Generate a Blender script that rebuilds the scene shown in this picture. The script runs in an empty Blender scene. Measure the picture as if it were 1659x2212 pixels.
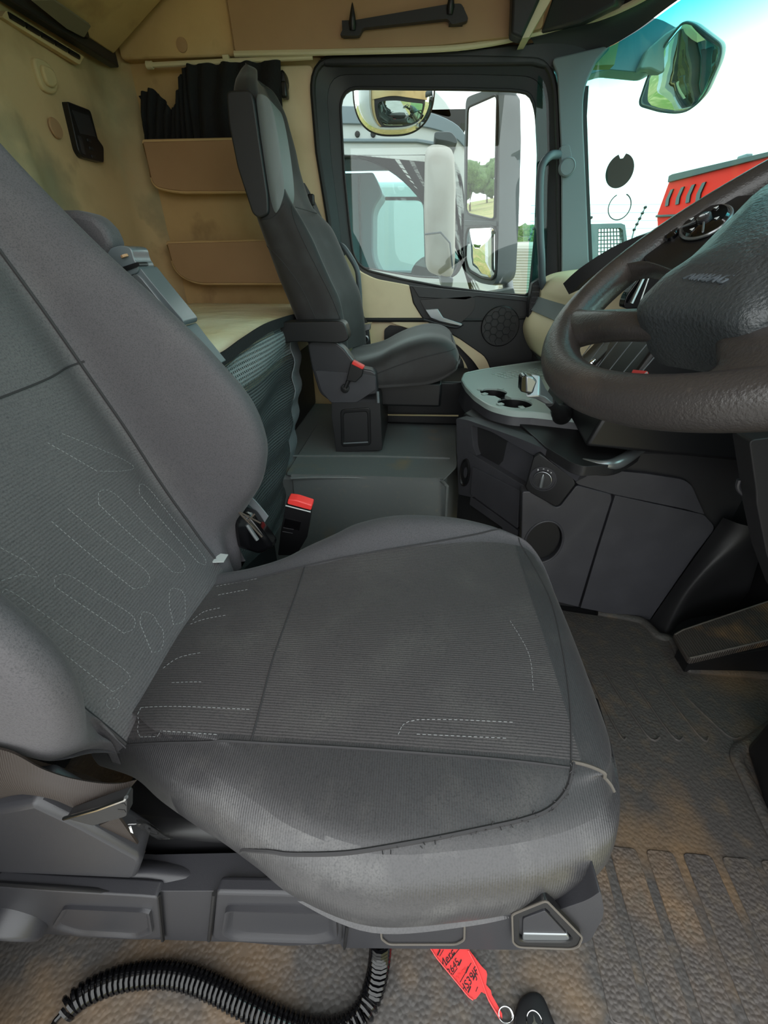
import bpy, bmesh, math, random
from mathutils import Vector, Matrix, noise
from mathutils.bvhtree import BVHTree
random.seed(7)
SC = bpy.context.scene
COL = SC.collection

# ---------------------------------------------------------------- camera, sky, exposure
cam_data = bpy.data.cameras.new('camera')
cam_data.sensor_fit = 'VERTICAL'
cam_data.sensor_height = 36.0
cam_data.lens = 14.647
cam_data.clip_start = 0.02
cam_data.clip_end = 400
cam = bpy.data.objects.new('camera', cam_data)
cam.location = (0.0, 0.0, 1.15)
cam.rotation_euler = (math.radians(58.5), 0.0, math.radians(4.5))
COL.objects.link(cam)
SC.camera = cam

world = bpy.data.worlds.new('overcast_sky')
SC.world = world
world.use_nodes = True
wn = world.node_tree
wn.nodes.clear()
w_out = wn.nodes.new('ShaderNodeOutputWorld')
w_bg = wn.nodes.new('ShaderNodeBackground')
w_tc = wn.nodes.new('ShaderNodeTexCoord')
w_sep = wn.nodes.new('ShaderNodeSeparateXYZ')
w_ramp = wn.nodes.new('ShaderNodeValToRGB')
w_ramp.color_ramp.elements[0].position = 0.44
w_ramp.color_ramp.elements[0].color = (0.80, 0.84, 0.82, 1)
w_ramp.color_ramp.elements[1].position = 0.75
w_ramp.color_ramp.elements[1].color = (0.97, 1.0, 1.0, 1)
w_map = wn.nodes.new('ShaderNodeMapRange')
w_map.inputs['From Min'].default_value = -1
w_map.inputs['From Max'].default_value = 1
wn.links.new(w_tc.outputs['Generated'], w_sep.inputs[0])
wn.links.new(w_sep.outputs['Z'], w_map.inputs['Value'])
wn.links.new(w_map.outputs['Result'], w_ramp.inputs['Fac'])
wn.links.new(w_ramp.outputs['Color'], w_bg.inputs['Color'])
w_bg.inputs['Strength'].default_value = 2.1
wn.links.new(w_bg.outputs[0], w_out.inputs['Surface'])

vs = SC.view_settings
SC.display_settings.display_device = 'sRGB'
vs.view_transform = 'Standard'
vs.look = 'None'
vs.use_curve_mapping = False
vs.exposure = 0.68
vs.gamma = 1.0
SC.cycles.max_bounces = 10
SC.cycles.diffuse_bounces = 6
SC.cycles.glossy_bounces = 5
SC.cycles.transparent_max_bounces = 16
SC.cycles.use_denoising = True
SC.cycles.sample_clamp_indirect = 6.0

# ---------------------------------------------------------------- materials
def lin(c):
    return tuple(((v / 255.0) / 12.92 if v / 255.0 <= 0.04045 else ((v / 255.0 + 0.055) / 1.055) ** 2.4) for v in c) + (1.0,)

def mat(name, rgb, rough=0.55, metal=0.0, bump=None, var=None, spec=0.5, coat=0.0, sheen=0.0):
    """bump = list of (kind, scale, strength, distance); var = (scale, rgb2, lo, hi) or a list of them"""
    m = bpy.data.materials.new(name)
    m.use_nodes = True
    nt = m.node_tree
    b = nt.nodes['Principled BSDF']
    b.inputs['Base Color'].default_value = lin(rgb)
    b.inputs['Roughness'].default_value = rough
    b.inputs['Metallic'].default_value = metal
    b.inputs['Specular IOR Level'].default_value = spec
    b.inputs['Coat Weight'].default_value = coat
    b.inputs['Sheen Weight'].default_value = sheen
    b.inputs['Sheen Roughness'].default_value = 0.4
    tc = nt.nodes.new('ShaderNodeTexCoord')
    if var:
        if not isinstance(var, list):
            var = [var]
        prev = None
        for (sc, rgb2, lo, hi) in var:
            n = nt.nodes.new('ShaderNodeTexNoise')
            if isinstance(sc, tuple):
                mp = nt.nodes.new('ShaderNodeMapping')
                mp.inputs['Scale'].default_value = sc
                nt.links.new(tc.outputs['Object'], mp.inputs[0])
                nt.links.new(mp.outputs[0], n.inputs['Vector'])
                n.inputs['Scale'].default_value = 1
            else:
                nt.links.new(tc.outputs['Object'], n.inputs['Vector'])
                n.inputs['Scale'].default_value = sc
            n.inputs['Detail'].default_value = 6
            r = nt.nodes.new('ShaderNodeMapRange')
            r.inputs['From Min'].default_value = lo
            r.inputs['From Max'].default_value = hi
            nt.links.new(n.outputs['Fac'], r.inputs['Value'])
            mx = nt.nodes.new('ShaderNodeMix')
            mx.data_type = 'RGBA'
            if prev is None:
                mx.inputs['A'].default_value = lin(rgb)
            else:
                nt.links.new(prev, mx.inputs['A'])
            mx.inputs['B'].default_value = lin(rgb2)
            nt.links.new(r.outputs[0], mx.inputs['Factor'])
            prev = mx.outputs['Result']
        nt.links.new(prev, b.inputs['Base Color'])
    last = None
    for (kind, sc, st, dist) in (bump or []):
        if kind == 'noise':
            t = nt.nodes.new('ShaderNodeTexNoise')
            t.inputs['Scale'].default_value = sc
            t.inputs['Detail'].default_value = 3
            o = t.outputs['Fac']
        elif kind == 'voronoi':
            t = nt.nodes.new('ShaderNodeTexVoronoi')
            t.feature = 'SMOOTH_F1'
            t.inputs['Smoothness'].default_value = 0.35
            t.inputs['Scale'].default_value = sc
            rr = nt.nodes.new('ShaderNodeMapRange')
            rr.inputs['From Min'].default_value = 0.75
            rr.inputs['From Max'].default_value = 0.15
            nt.links.new(t.outputs['Distance'], rr.inputs['Value'])
            o = rr.outputs[0]
        else:
            t = nt.nodes.new('ShaderNodeTexWave')
            t.bands_direction = kind
            t.inputs['Scale'].default_value = sc
            t.inputs['Distortion'].default_value = 0.6
            t.inputs['Detail'].default_value = 1
            t.inputs['Detail Scale'].default_value = 0.6
            o = t.outputs['Fac']
        nt.links.new(tc.outputs['Object'], t.inputs['Vector'])
        bp = nt.nodes.new('ShaderNodeBump')
        bp.inputs['Strength'].default_value = st
        bp.inputs['Distance'].default_value = dist
        nt.links.new(o, bp.inputs['Height'])
        if last:
            nt.links.new(last, bp.inputs['Normal'])
        last = bp.outputs['Normal']
    if last:
        nt.links.new(last, b.inputs['Normal'])
    return m

def glass_mat(name, tint, gloss=0.06, band=None):
    """thin pane: tinted see-through plus a weak mirror reflection; band = (z0, z1, rgb) a tint band dyed into the pane's top"""
    m = bpy.data.materials.new(name)
    m.use_nodes = True
    nt = m.node_tree
    nt.nodes.clear()
    o = nt.nodes.new('ShaderNodeOutputMaterial')
    tr = nt.nodes.new('ShaderNodeBsdfTransparent')
    gl = nt.nodes.new('ShaderNodeBsdfGlossy')
    gl.inputs['Roughness'].default_value = 0.0
    mx = nt.nodes.new('ShaderNodeMixShader')
    mx.inputs['Fac'].default_value = gloss
    tr.inputs['Color'].default_value = tint
    if band:
        tc = nt.nodes.new('ShaderNodeTexCoord')
        sp = nt.nodes.new('ShaderNodeSeparateXYZ')
        nt.links.new(tc.outputs['Object'], sp.inputs[0])
        mr = nt.nodes.new('ShaderNodeMapRange')
        mr.inputs['From Min'].default_value = band[0]
        mr.inputs['From Max'].default_value = band[1]
        nt.links.new(sp.outputs['Z'], mr.inputs['Value'])
        mc = nt.nodes.new('ShaderNodeMix')
        mc.data_type = 'RGBA'
        mc.inputs['A'].default_value = tint
        mc.inputs['B'].default_value = band[2]
        nt.links.new(mr.outputs[0], mc.inputs['Factor'])
        nt.links.new(mc.outputs['Result'], tr.inputs['Color'])
    nt.links.new(tr.outputs[0], mx.inputs[1])
    nt.links.new(gl.outputs[0], mx.inputs[2])
    nt.links.new(mx.outputs[0], o.inputs['Surface'])
    return m

def net_mat(name, rgb, u, v, hole):
    """woven net: open cells between threads along Y and Z of the object"""
    m = mat(name, rgb, 0.6)
    nt = m.node_tree
    b = nt.nodes['Principled BSDF']
    tc = nt.nodes.new('ShaderNodeTexCoord')
    sp = nt.nodes.new('ShaderNodeSeparateXYZ')
    nt.links.new(tc.outputs['Object'], sp.inputs[0])
    outs = []
    for ax, f in (('Y', u), ('Z', v)):
        a = nt.nodes.new('ShaderNodeMath'); a.operation = 'MULTIPLY'; a.inputs[1].default_value = f
        nt.links.new(sp.outputs[ax], a.inputs[0])
        c = nt.nodes.new('ShaderNodeMath'); c.operation = 'FRACT'
        nt.links.new(a.outputs[0], c.inputs[0])
        d = nt.nodes.new('ShaderNodeMath'); d.operation = 'GREATER_THAN'; d.inputs[1].default_value = 1 - hole
        nt.links.new(c.outputs[0], d.inputs[0])
        outs.append(d)
    e = nt.nodes.new('ShaderNodeMath'); e.operation = 'MULTIPLY'
    nt.links.new(outs[0].outputs[0], e.inputs[0]); nt.links.new(outs[1].outputs[0], e.inputs[1])
    g = nt.nodes.new('ShaderNodeMath'); g.operation = 'SUBTRACT'; g.inputs[0].default_value = 1
    nt.links.new(e.outputs[0], g.inputs[1])
    nt.links.new(g.outputs[0], b.inputs['Alpha'])
    return m

M = {}
M['seat'] = mat('seat_fabric', (68, 65, 66), 0.6, bump=[('Y', 72, 0.35, 0.0012), ('noise', 900, 0.35, 0.0006)], var=[(9, (80, 78, 77), 0.5, 0.8), (420, (46, 45, 47), 0.45, 0.75)], spec=0.45, sheen=0.1)
M['seat_side'] = mat('seat_side_fabric', (57, 56, 58), 0.46, bump=[('X', 90, 0.3, 0.001), ('noise', 900, 0.4, 0.0006)], var=[(14, (76, 74, 73), 0.5, 0.8), (420, (40, 40, 42), 0.45, 0.75)], spec=0.5, sheen=0.1)
M['seat_back'] = mat('seat_back_fabric', (88, 86, 88), 0.65, bump=[('Z', 62, 0.4, 0.0012), ('noise', 900, 0.35, 0.0006)], var=[(6, (96, 94, 95), 0.5, 0.8), (420, (62, 61, 64), 0.45, 0.75)], sheen=0.1)
M['seat_bolster'] = mat('seat_bolster_fabric', (80, 78, 82), 0.7, bump=[('noise', 700, 0.5, 0.0008)], var=[(7, (92, 89, 91), 0.5, 0.8), (500, (58, 57, 61), 0.45, 0.75)], sheen=0.1)
M['pass_fabric'] = mat('passenger_seat_fabric', (42, 40, 41), 0.7, bump=[('noise', 500, 0.4, 0.0008)], var=(9, (58, 59, 60), 0.5, 0.8), sheen=0.2)
M['pass_light'] = mat('passenger_seat_light_insert', (116, 125, 127), 0.5, bump=[('noise', 300, 0.3, 0.0006)])
M['thread'] = mat('stitch_thread', (138, 141, 142), 0.7)
M['seam'] = mat('seam_piping', (46, 45, 47), 0.75)
M['worn'] = mat('worn_piping', (88, 83, 77), 0.8)
M['plastic'] = mat('grey_black_plastic', (48, 48, 52), 0.36, bump=[('noise', 900, 0.25, 0.0006)], spec=0.5)
M['panelgrey'] = mat('dash_plastic', (56, 56, 61), 0.5, bump=[('noise', 800, 0.25, 0.0005)], var=(12, (64, 64, 69), 0.45, 0.8))
M['dark'] = mat('dark_plastic', (33, 33, 35), 0.5, bump=[('noise', 900, 0.25, 0.0005)])
M['black'] = mat('black_plastic', (20, 20, 22), 0.4)
M['gloss'] = mat('gloss_black', (12, 12, 14), 0.12)
M['pillar'] = mat('pillar_grey_plastic', (108, 114, 118), 0.55, bump=[('noise', 500, 0.15, 0.0005)])
M['frame'] = mat('door_frame_black', (44, 44, 47), 0.5, bump=[('noise', 600, 0.15, 0.0004)])
M['rubber'] = mat('rubber_seal', (26, 26, 28), 0.6)
M['liner'] = mat('headliner_beige', (208, 176, 126), 0.9, bump=[('noise', 260, 0.3, 0.0012)], var=[(2.2, (168, 138, 92), 0.42, 0.75), (5.0, (120, 92, 58), 0.56, 0.82), (1.4, (190, 184, 146), 0.5, 0.8)])
M['wallbeige'] = mat('rear_wall_beige', (204, 176, 132), 0.9, bump=[('noise', 260, 0.3, 0.0012)], var=[(2.6, (150, 126, 88), 0.40, 0.66), (3.4, (88, 66, 44), 0.54, 0.72), (1.7, (176, 172, 138), 0.5, 0.75)])
M['tan'] = mat('tan_panel', (172, 138, 102), 0.6, bump=[('noise', 500, 0.2, 0.0006)], var=(3, (156, 122, 88), 0.4, 0.8))
M['cream'] = mat('cream_plastic', (230, 209, 172), 0.5, bump=[('noise', 600, 0.15, 0.0005)], var=(4, (204, 182, 144), 0.45, 0.8))
M['creamlip'] = mat('cream_trim', (206, 194, 160), 0.45)
M['dashbeige'] = mat('dash_beige', (204, 192, 156), 0.55, bump=[('noise', 500, 0.2, 0.0006)])
M['slate'] = mat('slate_stripe', (98, 106, 106), 0.4)
M['mattress'] = mat('mattress_cloth', (240, 230, 198), 0.85, bump=[('noise', 12, 0.6, 0.02), ('noise', 60, 0.3, 0.004)], var=[(3, (224, 206, 160), 0.4, 0.7)])
M['tray'] = mat('tray_grey', (168, 184, 180), 0.35, bump=[('noise', 700, 0.15, 0.0004)])
M['blackcloth'] = mat('black_cloth', (16, 16, 19), 0.9, bump=[('noise', 120, 0.5, 0.004)])
M['rubbermat'] = mat('rubber_mat', (70, 67, 65), 0.5, bump=[('voronoi', 125, 0.4, 0.0022)], var=[(3.4, (122, 98, 70), 0.50, 0.74), (26, (96, 84, 70), 0.52, 0.85), (240, (90, 84, 78), 0.6, 0.9)])
M['ribs'] = mat('rubber_mat_ribs', (74, 69, 66), 0.55, bump=[('voronoi', 135, 0.5, 0.0024)], var=[(4, (116, 94, 70), 0.50, 0.76), (40, (90, 82, 72), 0.5, 0.8)])
M['matplain'] = mat('rubber_mat_plain', (106, 111, 111), 0.5, bump=[('noise', 90, 0.3, 0.001)], var=[(5, (136, 120, 92), 0.60, 0.80), (60, (122, 120, 112), 0.58, 0.85)])
M['leather'] = mat('wheel_leather', (52, 49, 48), 0.30, bump=[('noise', 420, 0.45, 0.0012), ('noise', 60, 0.08, 0.002)], var=[(11, (72, 64, 58), 0.55, 0.85), (70, (92, 84, 76), 0.66, 0.9)])
M['pad'] = mat('wheel_pad', (52, 56, 58), 0.36, bump=[('noise', 300, 0.8, 0.002)], var=(8, (66, 64, 62), 0.5, 0.85))
M['chrome'] = mat('chrome', (215, 218, 220), 0.12, 1.0)
M['silver'] = mat('silver_plastic', (150, 155, 158), 0.28, 0.7)
M['metal'] = mat('brushed_metal', (130, 132, 134), 0.35, 0.9)
M['mirror'] = mat('mirror_glass', (235, 240, 240), 0.015, 1.0)
M['white'] = mat('white_paint', (176, 183, 183), 0.3, coat=0.4)
M['whitepl'] = mat('white_plastic', (190, 196, 195), 0.5)
M['greyblue'] = mat('grey_blue_paint', (108, 122, 130), 0.35)
M['housing'] = mat('mirror_housing_grey', (78, 86, 92), 0.45, bump=[('noise', 500, 0.1, 0.0005)])
M['palehousing'] = mat('pale_mirror_housing', (150, 151, 147), 0.5, var=(5, (130, 127, 120), 0.45, 0.8))
M['red'] = mat('red_plastic', (232, 62, 58), 0.4)
M['redtag'] = mat('red_tag_plastic', (238, 72, 72), 0.35)
M['redpaint'] = mat('red_paint', (222, 30, 14), 0.65, spec=0.15)
M['ink'] = mat('black_ink', (26, 22, 26), 0.6)
M['whiteink'] = mat('white_print', (224, 226, 226), 0.5)
M['belt'] = mat('belt_webbing', (44, 36, 32), 0.6, bump=[('X', 120, 0.4, 0.0008)])
M['beltblack'] = mat('black_belt', (18, 18, 20), 0.55)
M['greytrim'] = mat('grey_binding', (112, 118, 122), 0.7, bump=[('Z', 160, 0.3, 0.0008)])
M['net_lit'] = net_mat('lit_net', (128, 134, 136), 90, 90, 0.55)  # paler copy of the net, with the light on it put into the colour
M['flap'] = mat('flap_grey_brown', (120, 112, 92), 0.8)
M['tread'] = mat('tread_rubber', (62, 57, 53), 0.5, bump=[('X', 45, 0.8, 0.002)], var=[(9, (124, 96, 66), 0.52, 0.75)])
M['greygloss'] = mat('grey_gloss_plastic', (96, 104, 108), 0.24, spec=0.6)
M['seat_worn'] = mat('worn_seat_fabric', (60, 59, 61), 0.36, bump=[('X', 90, 0.25, 0.001), ('noise', 500, 0.4, 0.0008)], var=[(16, (84, 83, 83), 0.5, 0.75), (420, (44, 44, 46), 0.45, 0.75)], spec=0.6)
M['bounce_grey'] = mat('neutral_bounce_ground', (150, 149, 146), 0.95, var=[(0.5, (132, 131, 127), 0.4, 0.7), (30, (168, 166, 160), 0.5, 0.8)])  # invented ground colour, grey to keep the bounce light neutral
M['net'] = net_mat('black_net', (70, 74, 76), 130, 130, 0.5)
M['wirenet'] = net_mat('wire_screen', (50, 50, 50), 14, 14, 0.75)
M['plasticfilm'] = glass_mat('clear_film', (0.9, 0.9, 0.88, 1), 0.15)
M['rubble'] = mat('dusty_gap', (66, 58, 50), 0.8, bump=[('noise', 90, 0.6, 0.004)])
M['glass'] = glass_mat('door_glass', (0.89, 0.95, 0.935, 1), 0.035)
M['screen'] = glass_mat('windscreen_glass', (0.70, 0.94, 0.91, 1), 0.02, band=(1.66, 1.86, (0.10, 0.62, 0.68, 1)))
M['truckglass'] = glass_mat('tinted_truck_glass', (0.64, 0.84, 0.83, 1), 0.04)
M['ground'] = mat('dry_grass_ground', (140, 128, 80), 0.95, var=[(0.25, (104, 116, 54), 0.4, 0.6), (3, (188, 166, 118), 0.5, 0.8)])
M['leaf'] = mat('leaf_green', (88, 112, 62), 0.9, bump=[('noise', 6, 1.0, 0.2)], var=(4, (56, 80, 40), 0.4, 0.7))
M['bark'] = mat('bark', (92, 76, 60), 0.9)
M['concrete'] = mat('concrete_grey', (158, 158, 150), 0.8, bump=[('Z', 4, 0.5, 0.03)])
M['wood'] = mat('pale_fence', (204, 190, 150), 0.85, var=(2, (170, 156, 116), 0.4, 0.7))
M['sticker'] = mat('dark_sticker', (96, 94, 92), 0.7)

# ---------------------------------------------------------------- mesh helpers
V = Vector

class MB:
    """collects shapes and links them as one mesh object"""
    def __init__(s):
        s.v = []; s.f = []; s.m = []
    def add(s, vs_, fs_, mi=0):
        k = len(s.v)
        s.v += [tuple(p) for p in vs_]
        s.f += [tuple(i + k for i in f) for f in fs_]
        s.m += [mi] * len(fs_)
        return s
    def build(s, name, m, parent=None, smooth=True, bevel=0.0, seg=2, angle=40, kind=None, label=None, sub=0):
        me = bpy.data.meshes.new(name)
        me.from_pydata(s.v, [], s.f)
        bm = bmesh.new(); bm.from_mesh(me)
        bmesh.ops.recalc_face_normals(bm, faces=bm.faces)
        bm.to_mesh(me); bm.free()
        ms = m if isinstance(m, (list, tuple)) else [m]
        for x in ms:
            me.materials.append(M[x] if isinstance(x, str) else x)
        if len(ms) > 1:
            me.polygons.foreach_set('material_index', s.m)
        o = bpy.data.objects.new(name, me)
        COL.objects.link(o)
        if smooth:
            me.polygons.foreach_set('use_smooth', [True] * len(me.polygons))
        if bevel:
            b = o.modifiers.new('bevel', 'BEVEL'); b.width = bevel; b.segments = seg; b.limit_method = 'ANGLE'; b.angle_limit = math.radians(30); b.harden_normals = False
        if sub:
            d = o.modifiers.new('subdivision', 'SUBSURF'); d.levels = sub; d.render_levels = sub
        if smooth and not sub:
            try:
                me.set_sharp_from_angle(angle=math.radians(angle))
            except Exception:
                pass
        if parent is not None:
            o.parent = parent
            o.matrix_parent_inverse = world_of(parent).inverted()
        if kind: o['kind'] = kind
        if label: o['label'] = label
        return o
    # --- shapes
    def box(s, lo, hi, rot=None, at=None, mi=0):
        a, b = V(lo), V(hi)
        vs_ = [V((x, y, z)) for x in (a.x, b.x) for y in (a.y, b.y) for z in (a.z, b.z)]
        if rot is not None:
            c = (a + b) / 2 if at is None else V(at)
            vs_ = [c + rot @ (p - c) for p in vs_]
        return s.add(vs_, [(0, 1, 3, 2), (4, 6, 7, 5), (0, 4, 5, 1), (2, 3, 7, 6), (0, 2, 6, 4), (1, 5, 7, 3)], mi)
    def prism(s, pts, ext, mi=0):
        """polygon pts pushed along the vector ext into a solid plate"""
        n = len(pts); e = V(ext)
        vs_ = [V(p) for p in pts] + [V(p) + e for p in pts]
        fs_ = [tuple(range(n)), tuple(range(2 * n - 1, n - 1, -1))]
        fs_ += [(i, (i + 1) % n, n + (i + 1) % n, n + i) for i in range(n)]
        return s.add(vs_, fs_, mi)
    def ring(s, outer, inner, ext, mi=0):
        """a plate with an opening; outer and inner carry the same number of points"""
        n = len(outer); e = V(ext)
        vs_ = [V(p) for p in outer] + [V(p) for p in inner] + [V(p) + e for p in outer] + [V(p) + e for p in inner]
        fs_ = []
        for i in range(n):
            j = (i + 1) % n
            fs_ += [(i, j, n + j, n + i), (2 * n + i, 3 * n + i, 3 * n + j, 2 * n + j), (i, 2 * n + i, 2 * n + j, j), (n + i, n + j, 3 * n + j, 3 * n + i)]
        return s.add(vs_, fs_, mi)
    def tube(s, path, r, n=10, closed=False, mi=0, flat=None, up=None):
        """round (or flattened) bar along a path; r a number or one per point"""
        P = [V(p) for p in path]; k = len(P)
        rs = r if isinstance(r, (list, tuple)) else [r] * k
        vs_ = []; prev = None
        for i in range(k):
            if closed:
                t = (P[(i + 1) % k] - P[i - 1])
            else:
                t = P[min(i + 1, k - 1)] - P[max(i - 1, 0)]
            if t.length < 1e-9: t = V((0, 0, 1))
            t.normalize()
            if up is not None:
                u = V(up)
            elif prev is None:
                u = V((0, 0, 1)) if abs(t.z) < 0.9 else V((1, 0, 0))
            else:
                u = prev
            u = (u - t * u.dot(t))
            if u.length < 1e-6: u = t.orthogonal()
            u.normalize(); prev = u; w = t.cross(u)
            for q in range(n):
                a = 2 * math.pi * q / n
                fx = flat if flat else 1.0
                vs_.append(P[i] + (u * math.cos(a) * fx + w * math.sin(a)) * rs[i])
        fs_ = []
        for i in range(k if closed else k - 1):
            j = (i + 1) % k
            for q in range(n):
                q2 = (q + 1) % n
                fs_.append((i * n + q, i * n + q2, j * n + q2, j * n + q))
        if not closed:
            fs_ += [tuple(range(n - 1, -1, -1)), tuple((k - 1) * n + q for q in range(n))]
        return s.add(vs_, fs_, mi)
    def loft(s, rings, nu=0, nv=0, caps=True, mi=0, closed=True):
        """surface through rings of points (same count each), resampled smoothly nu times along, nv round"""
        R = [[V(p) for p in r] for r in rings]
        if nv: R = [crom(r, nv, closed) for r in R]
        if nu:
            cols = list(zip(*R)); cols = [crom(list(c), nu, False) for c in cols]; R = [list(r) for r in zip(*cols)]
        n = len(R[0]); vs_ = [p for r in R for p in r]; fs_ = []
        for i in range(len(R) - 1):
            for q in range(n if closed else n - 1):
                q2 = (q + 1) % n
                fs_.append((i * n + q, i * n + q2, (i + 1) * n + q2, (i + 1) * n + q))
        if caps and closed:
            fs_ += [tuple(range(n - 1, -1, -1)), tuple((len(R) - 1) * n + q for q in range(n))]
        return s.add(vs_, fs_, mi)
    def lathe(s, c, axis, prof, n=24, mi=0, sx=1.0, ref=None):
        """prof = [(radius, height along axis)]"""
        a = V(axis).normalized(); u = (V(ref) if ref else a.orthogonal()); u = (u - a * u.dot(a)).normalized(); w = a.cross(u)
        rings = [[V(c) + a * h + (u * math.cos(2 * math.pi * q / n) * sx + w * math.sin(2 * math.pi * q / n)) * max(r, 1e-5) for q in range(n)] for r, h in prof]
        return s.loft(rings, caps=True, mi=mi)
    def sheet(s, fn, nu, nv, th=0.0, mi=0):
        """grid fn(u, v) -> point; th gives it thickness along its normal"""
        P = [[V(fn(i / nu, j / nv)) for j in range(nv + 1)] for i in range(nu + 1)]
        top = [p for r in P for p in r]
        W = nv + 1
        fs_ = [(i * W + j, i * W + j + 1, (i + 1) * W + j + 1, (i + 1) * W + j) for i in range(nu) for j in range(nv)]
        if not th:
            return s.add(top, fs_, mi)
        bot = []
        for i in range(nu + 1):
            for j in range(nv + 1):
                du = P[min(i + 1, nu)][j] - P[max(i - 1, 0)][j]; dv = P[i][min(j + 1, nv)] - P[i][max(j - 1, 0)]
                nn = du.cross(dv)
                nn = nn.normalized() if nn.length > 1e-9 else V((0, 0, 1))
                bot.append(P[i][j] - nn * th)
        k = len(top)
        f2 = [tuple(k + q for q in reversed(f)) for f in fs_]
        ed = []
        loop = [(i, 0) for i in range(nu)] + [(nu, j) for j in range(nv)] + [(i, nv) for i in range(nu, 0, -1)] + [(0, j) for j in range(nv, 0, -1)]
        idx = [i * W + j for i, j in loop]
        for q in range(len(idx)):
            a_, b_ = idx[q], idx[(q + 1) % len(idx)]
            ed.append((a_, b_, k + b_, k + a_))
        return s.add(top + bot, fs_ + f2 + ed, mi)

def crom(P, n, closed=False):
    """Catmull-Rom resample, n steps per span"""
    P = [V(p) for p in P]; k = len(P); out = []
    for i in range(k if closed else k - 1):
        if closed:
            a, b, c, d = P[i - 1], P[i], P[(i + 1) % k], P[(i + 2) % k]
        else:
            a, b, c, d = P[max(i - 1, 0)], P[i], P[i + 1], P[min(i + 2, k - 1)]
        for q in range(n):
            t = q / n
            out.append(0.5 * ((2 * b) + (c - a) * t + (2 * a - 5 * b + 4 * c - d) * t * t + (3 * b - a - 3 * c + d) * t ** 3))
    if not closed: out.append(P[-1])
    return out

def lerp_table(xs, ys, x):
    if x <= xs[0]: return ys[0]
    for i in range(len(xs) - 1):
        if x <= xs[i + 1]:
            t = (x - xs[i]) / (xs[i + 1] - xs[i]); return ys[i] + (ys[i + 1] - ys[i]) * t
    return ys[-1]

def round_poly(pts, r, n=4):
    """rounds the corners of a 3D polygon; r a number or one per corner"""
    P = [V(p) for p in pts]; k = len(P); out = []
    rs = r if isinstance(r, (list, tuple)) else [r] * k
    for i in range(k):
        a, b, c = P[i - 1], P[i], P[(i + 1) % k]
        d1 = min(rs[i], (a - b).length * 0.48); d2 = min(rs[i], (c - b).length * 0.48)
        if rs[i] <= 0: out.append(b); continue
        p0 = b + (a - b).normalized() * d1; p2 = b + (c - b).normalized() * d2
        for q in range(n + 1):
            t = q / n; out.append(p0 * (1 - t) ** 2 + b * 2 * t * (1 - t) + p2 * t * t)
    return out

def resample(pts, n):
    """n points evenly along a closed 3D polygon, beginning at its first point"""
    P = [V(p) for p in pts]; P.append(P[0].copy())
    L = [0]
    for i in range(len(P) - 1): L.append(L[-1] + (P[i + 1] - P[i]).length)
    out = []
    for q in range(n):
        t = L[-1] * q / n
        for i in range(len(P) - 1):
            if t <= L[i + 1] + 1e-12:
                s_ = (t - L[i]) / max(L[i + 1] - L[i], 1e-12); out.append(P[i].lerp(P[i + 1], s_)); break
    return out

def shrink(pts, k):
    c = sum((V(p) for p in pts), V()) / len(pts)
    return [c + (V(p) - c) * k for p in pts]

def thing(name, label, cat, loc=(0, 0, 0), group=None):
    o = bpy.data.objects.new(name, None)
    COL.objects.link(o)
    o.empty_display_size = 0.05
    o.location = loc
    o['label'] = label; o['category'] = cat
    if group: o['group'] = group
    return o

def world_of(o):
    # parts carry world coordinates in their mesh, so only a top-level Empty is offset
    return Matrix.Translation(o.location) if o.type == 'EMPTY' else Matrix()

def tag(o, label, cat, group=None, kind=None):
    o['label'] = label; o['category'] = cat
    if group: o['group'] = group
    if kind: o['kind'] = kind
    return o

def bvh(o):
    dg = bpy.context.evaluated_depsgraph_get()
    dg.update()
    e = o.evaluated_get(dg); me = e.to_mesh()
    t = BVHTree.FromPolygons([v.co.copy() for v in me.vertices], [tuple(p.vertices) for p in me.polygons])
    e.to_mesh_clear()
    return t

def drape(tree, pts, d, back=0.4, lift=0.0008):
    """lays points onto a surface along direction d"""
    out = []; d = V(d).normalized()
    for p in pts:
        h = tree.ray_cast(V(p) - d * back, d, back * 2.5)
        if h[0] is not None: out.append(h[0] - d * lift)
    return out

def dashes(mb, path, dash, gap, r, n=5):
    """broken thread line along a path"""
    P = [V(p) for p in path]
    acc = 0; on = True; seg = [P[0]]
    step = 0.0012
    for i in range(len(P) - 1):
        L = (P[i + 1] - P[i]).length; q = 0.0
        while q < L:
            q += step; acc += step
            pt = P[i].lerp(P[i + 1], min(q / max(L, 1e-9), 1))
            if on: seg.append(pt)
            if on and acc >= dash:
                if len(seg) > 1: mb.tube([seg[0], seg[-1]], r, n)
                on = False; acc = 0; seg = []
            elif not on and acc >= gap:
                on = True; acc = 0; seg = [pt]
    return mb

def text_obj(name, body, size, origin, xdir, ydir, m, parent=None, depth=0.0006, shear=0.0, label=None):
    """raised lettering converted to a mesh; xdir reads along, ydir points up the letters"""
    cu = bpy.data.curves.new(name, 'FONT'); cu.body = body; cu.size = size; cu.extrude = depth; cu.shear = shear
    cu.align_x = 'CENTER'; cu.align_y = 'CENTER'; cu.resolution_u = 3
    tmp = bpy.data.objects.new(name, cu); COL.objects.link(tmp)
    dg = bpy.context.evaluated_depsgraph_get(); dg.update()
    me = bpy.data.meshes.new_from_object(tmp.evaluated_get(dg))
    bpy.data.objects.remove(tmp); bpy.data.curves.remove(cu)
    x = V(xdir).normalized(); y = V(ydir); y = (y - x * y.dot(x)).normalized(); z = x.cross(y)
    mt = Matrix((x, y, z)).transposed().to_4x4(); mt.translation = V(origin)
    me.transform(mt)
    me.materials.clear(); me.materials.append(M[m])
    o = bpy.data.objects.new(name, me); COL.objects.link(o)
    if parent is not None:
        o.parent = parent; o.matrix_parent_inverse = world_of(parent).inverted()
    if label: o['label'] = label
    return o


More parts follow.
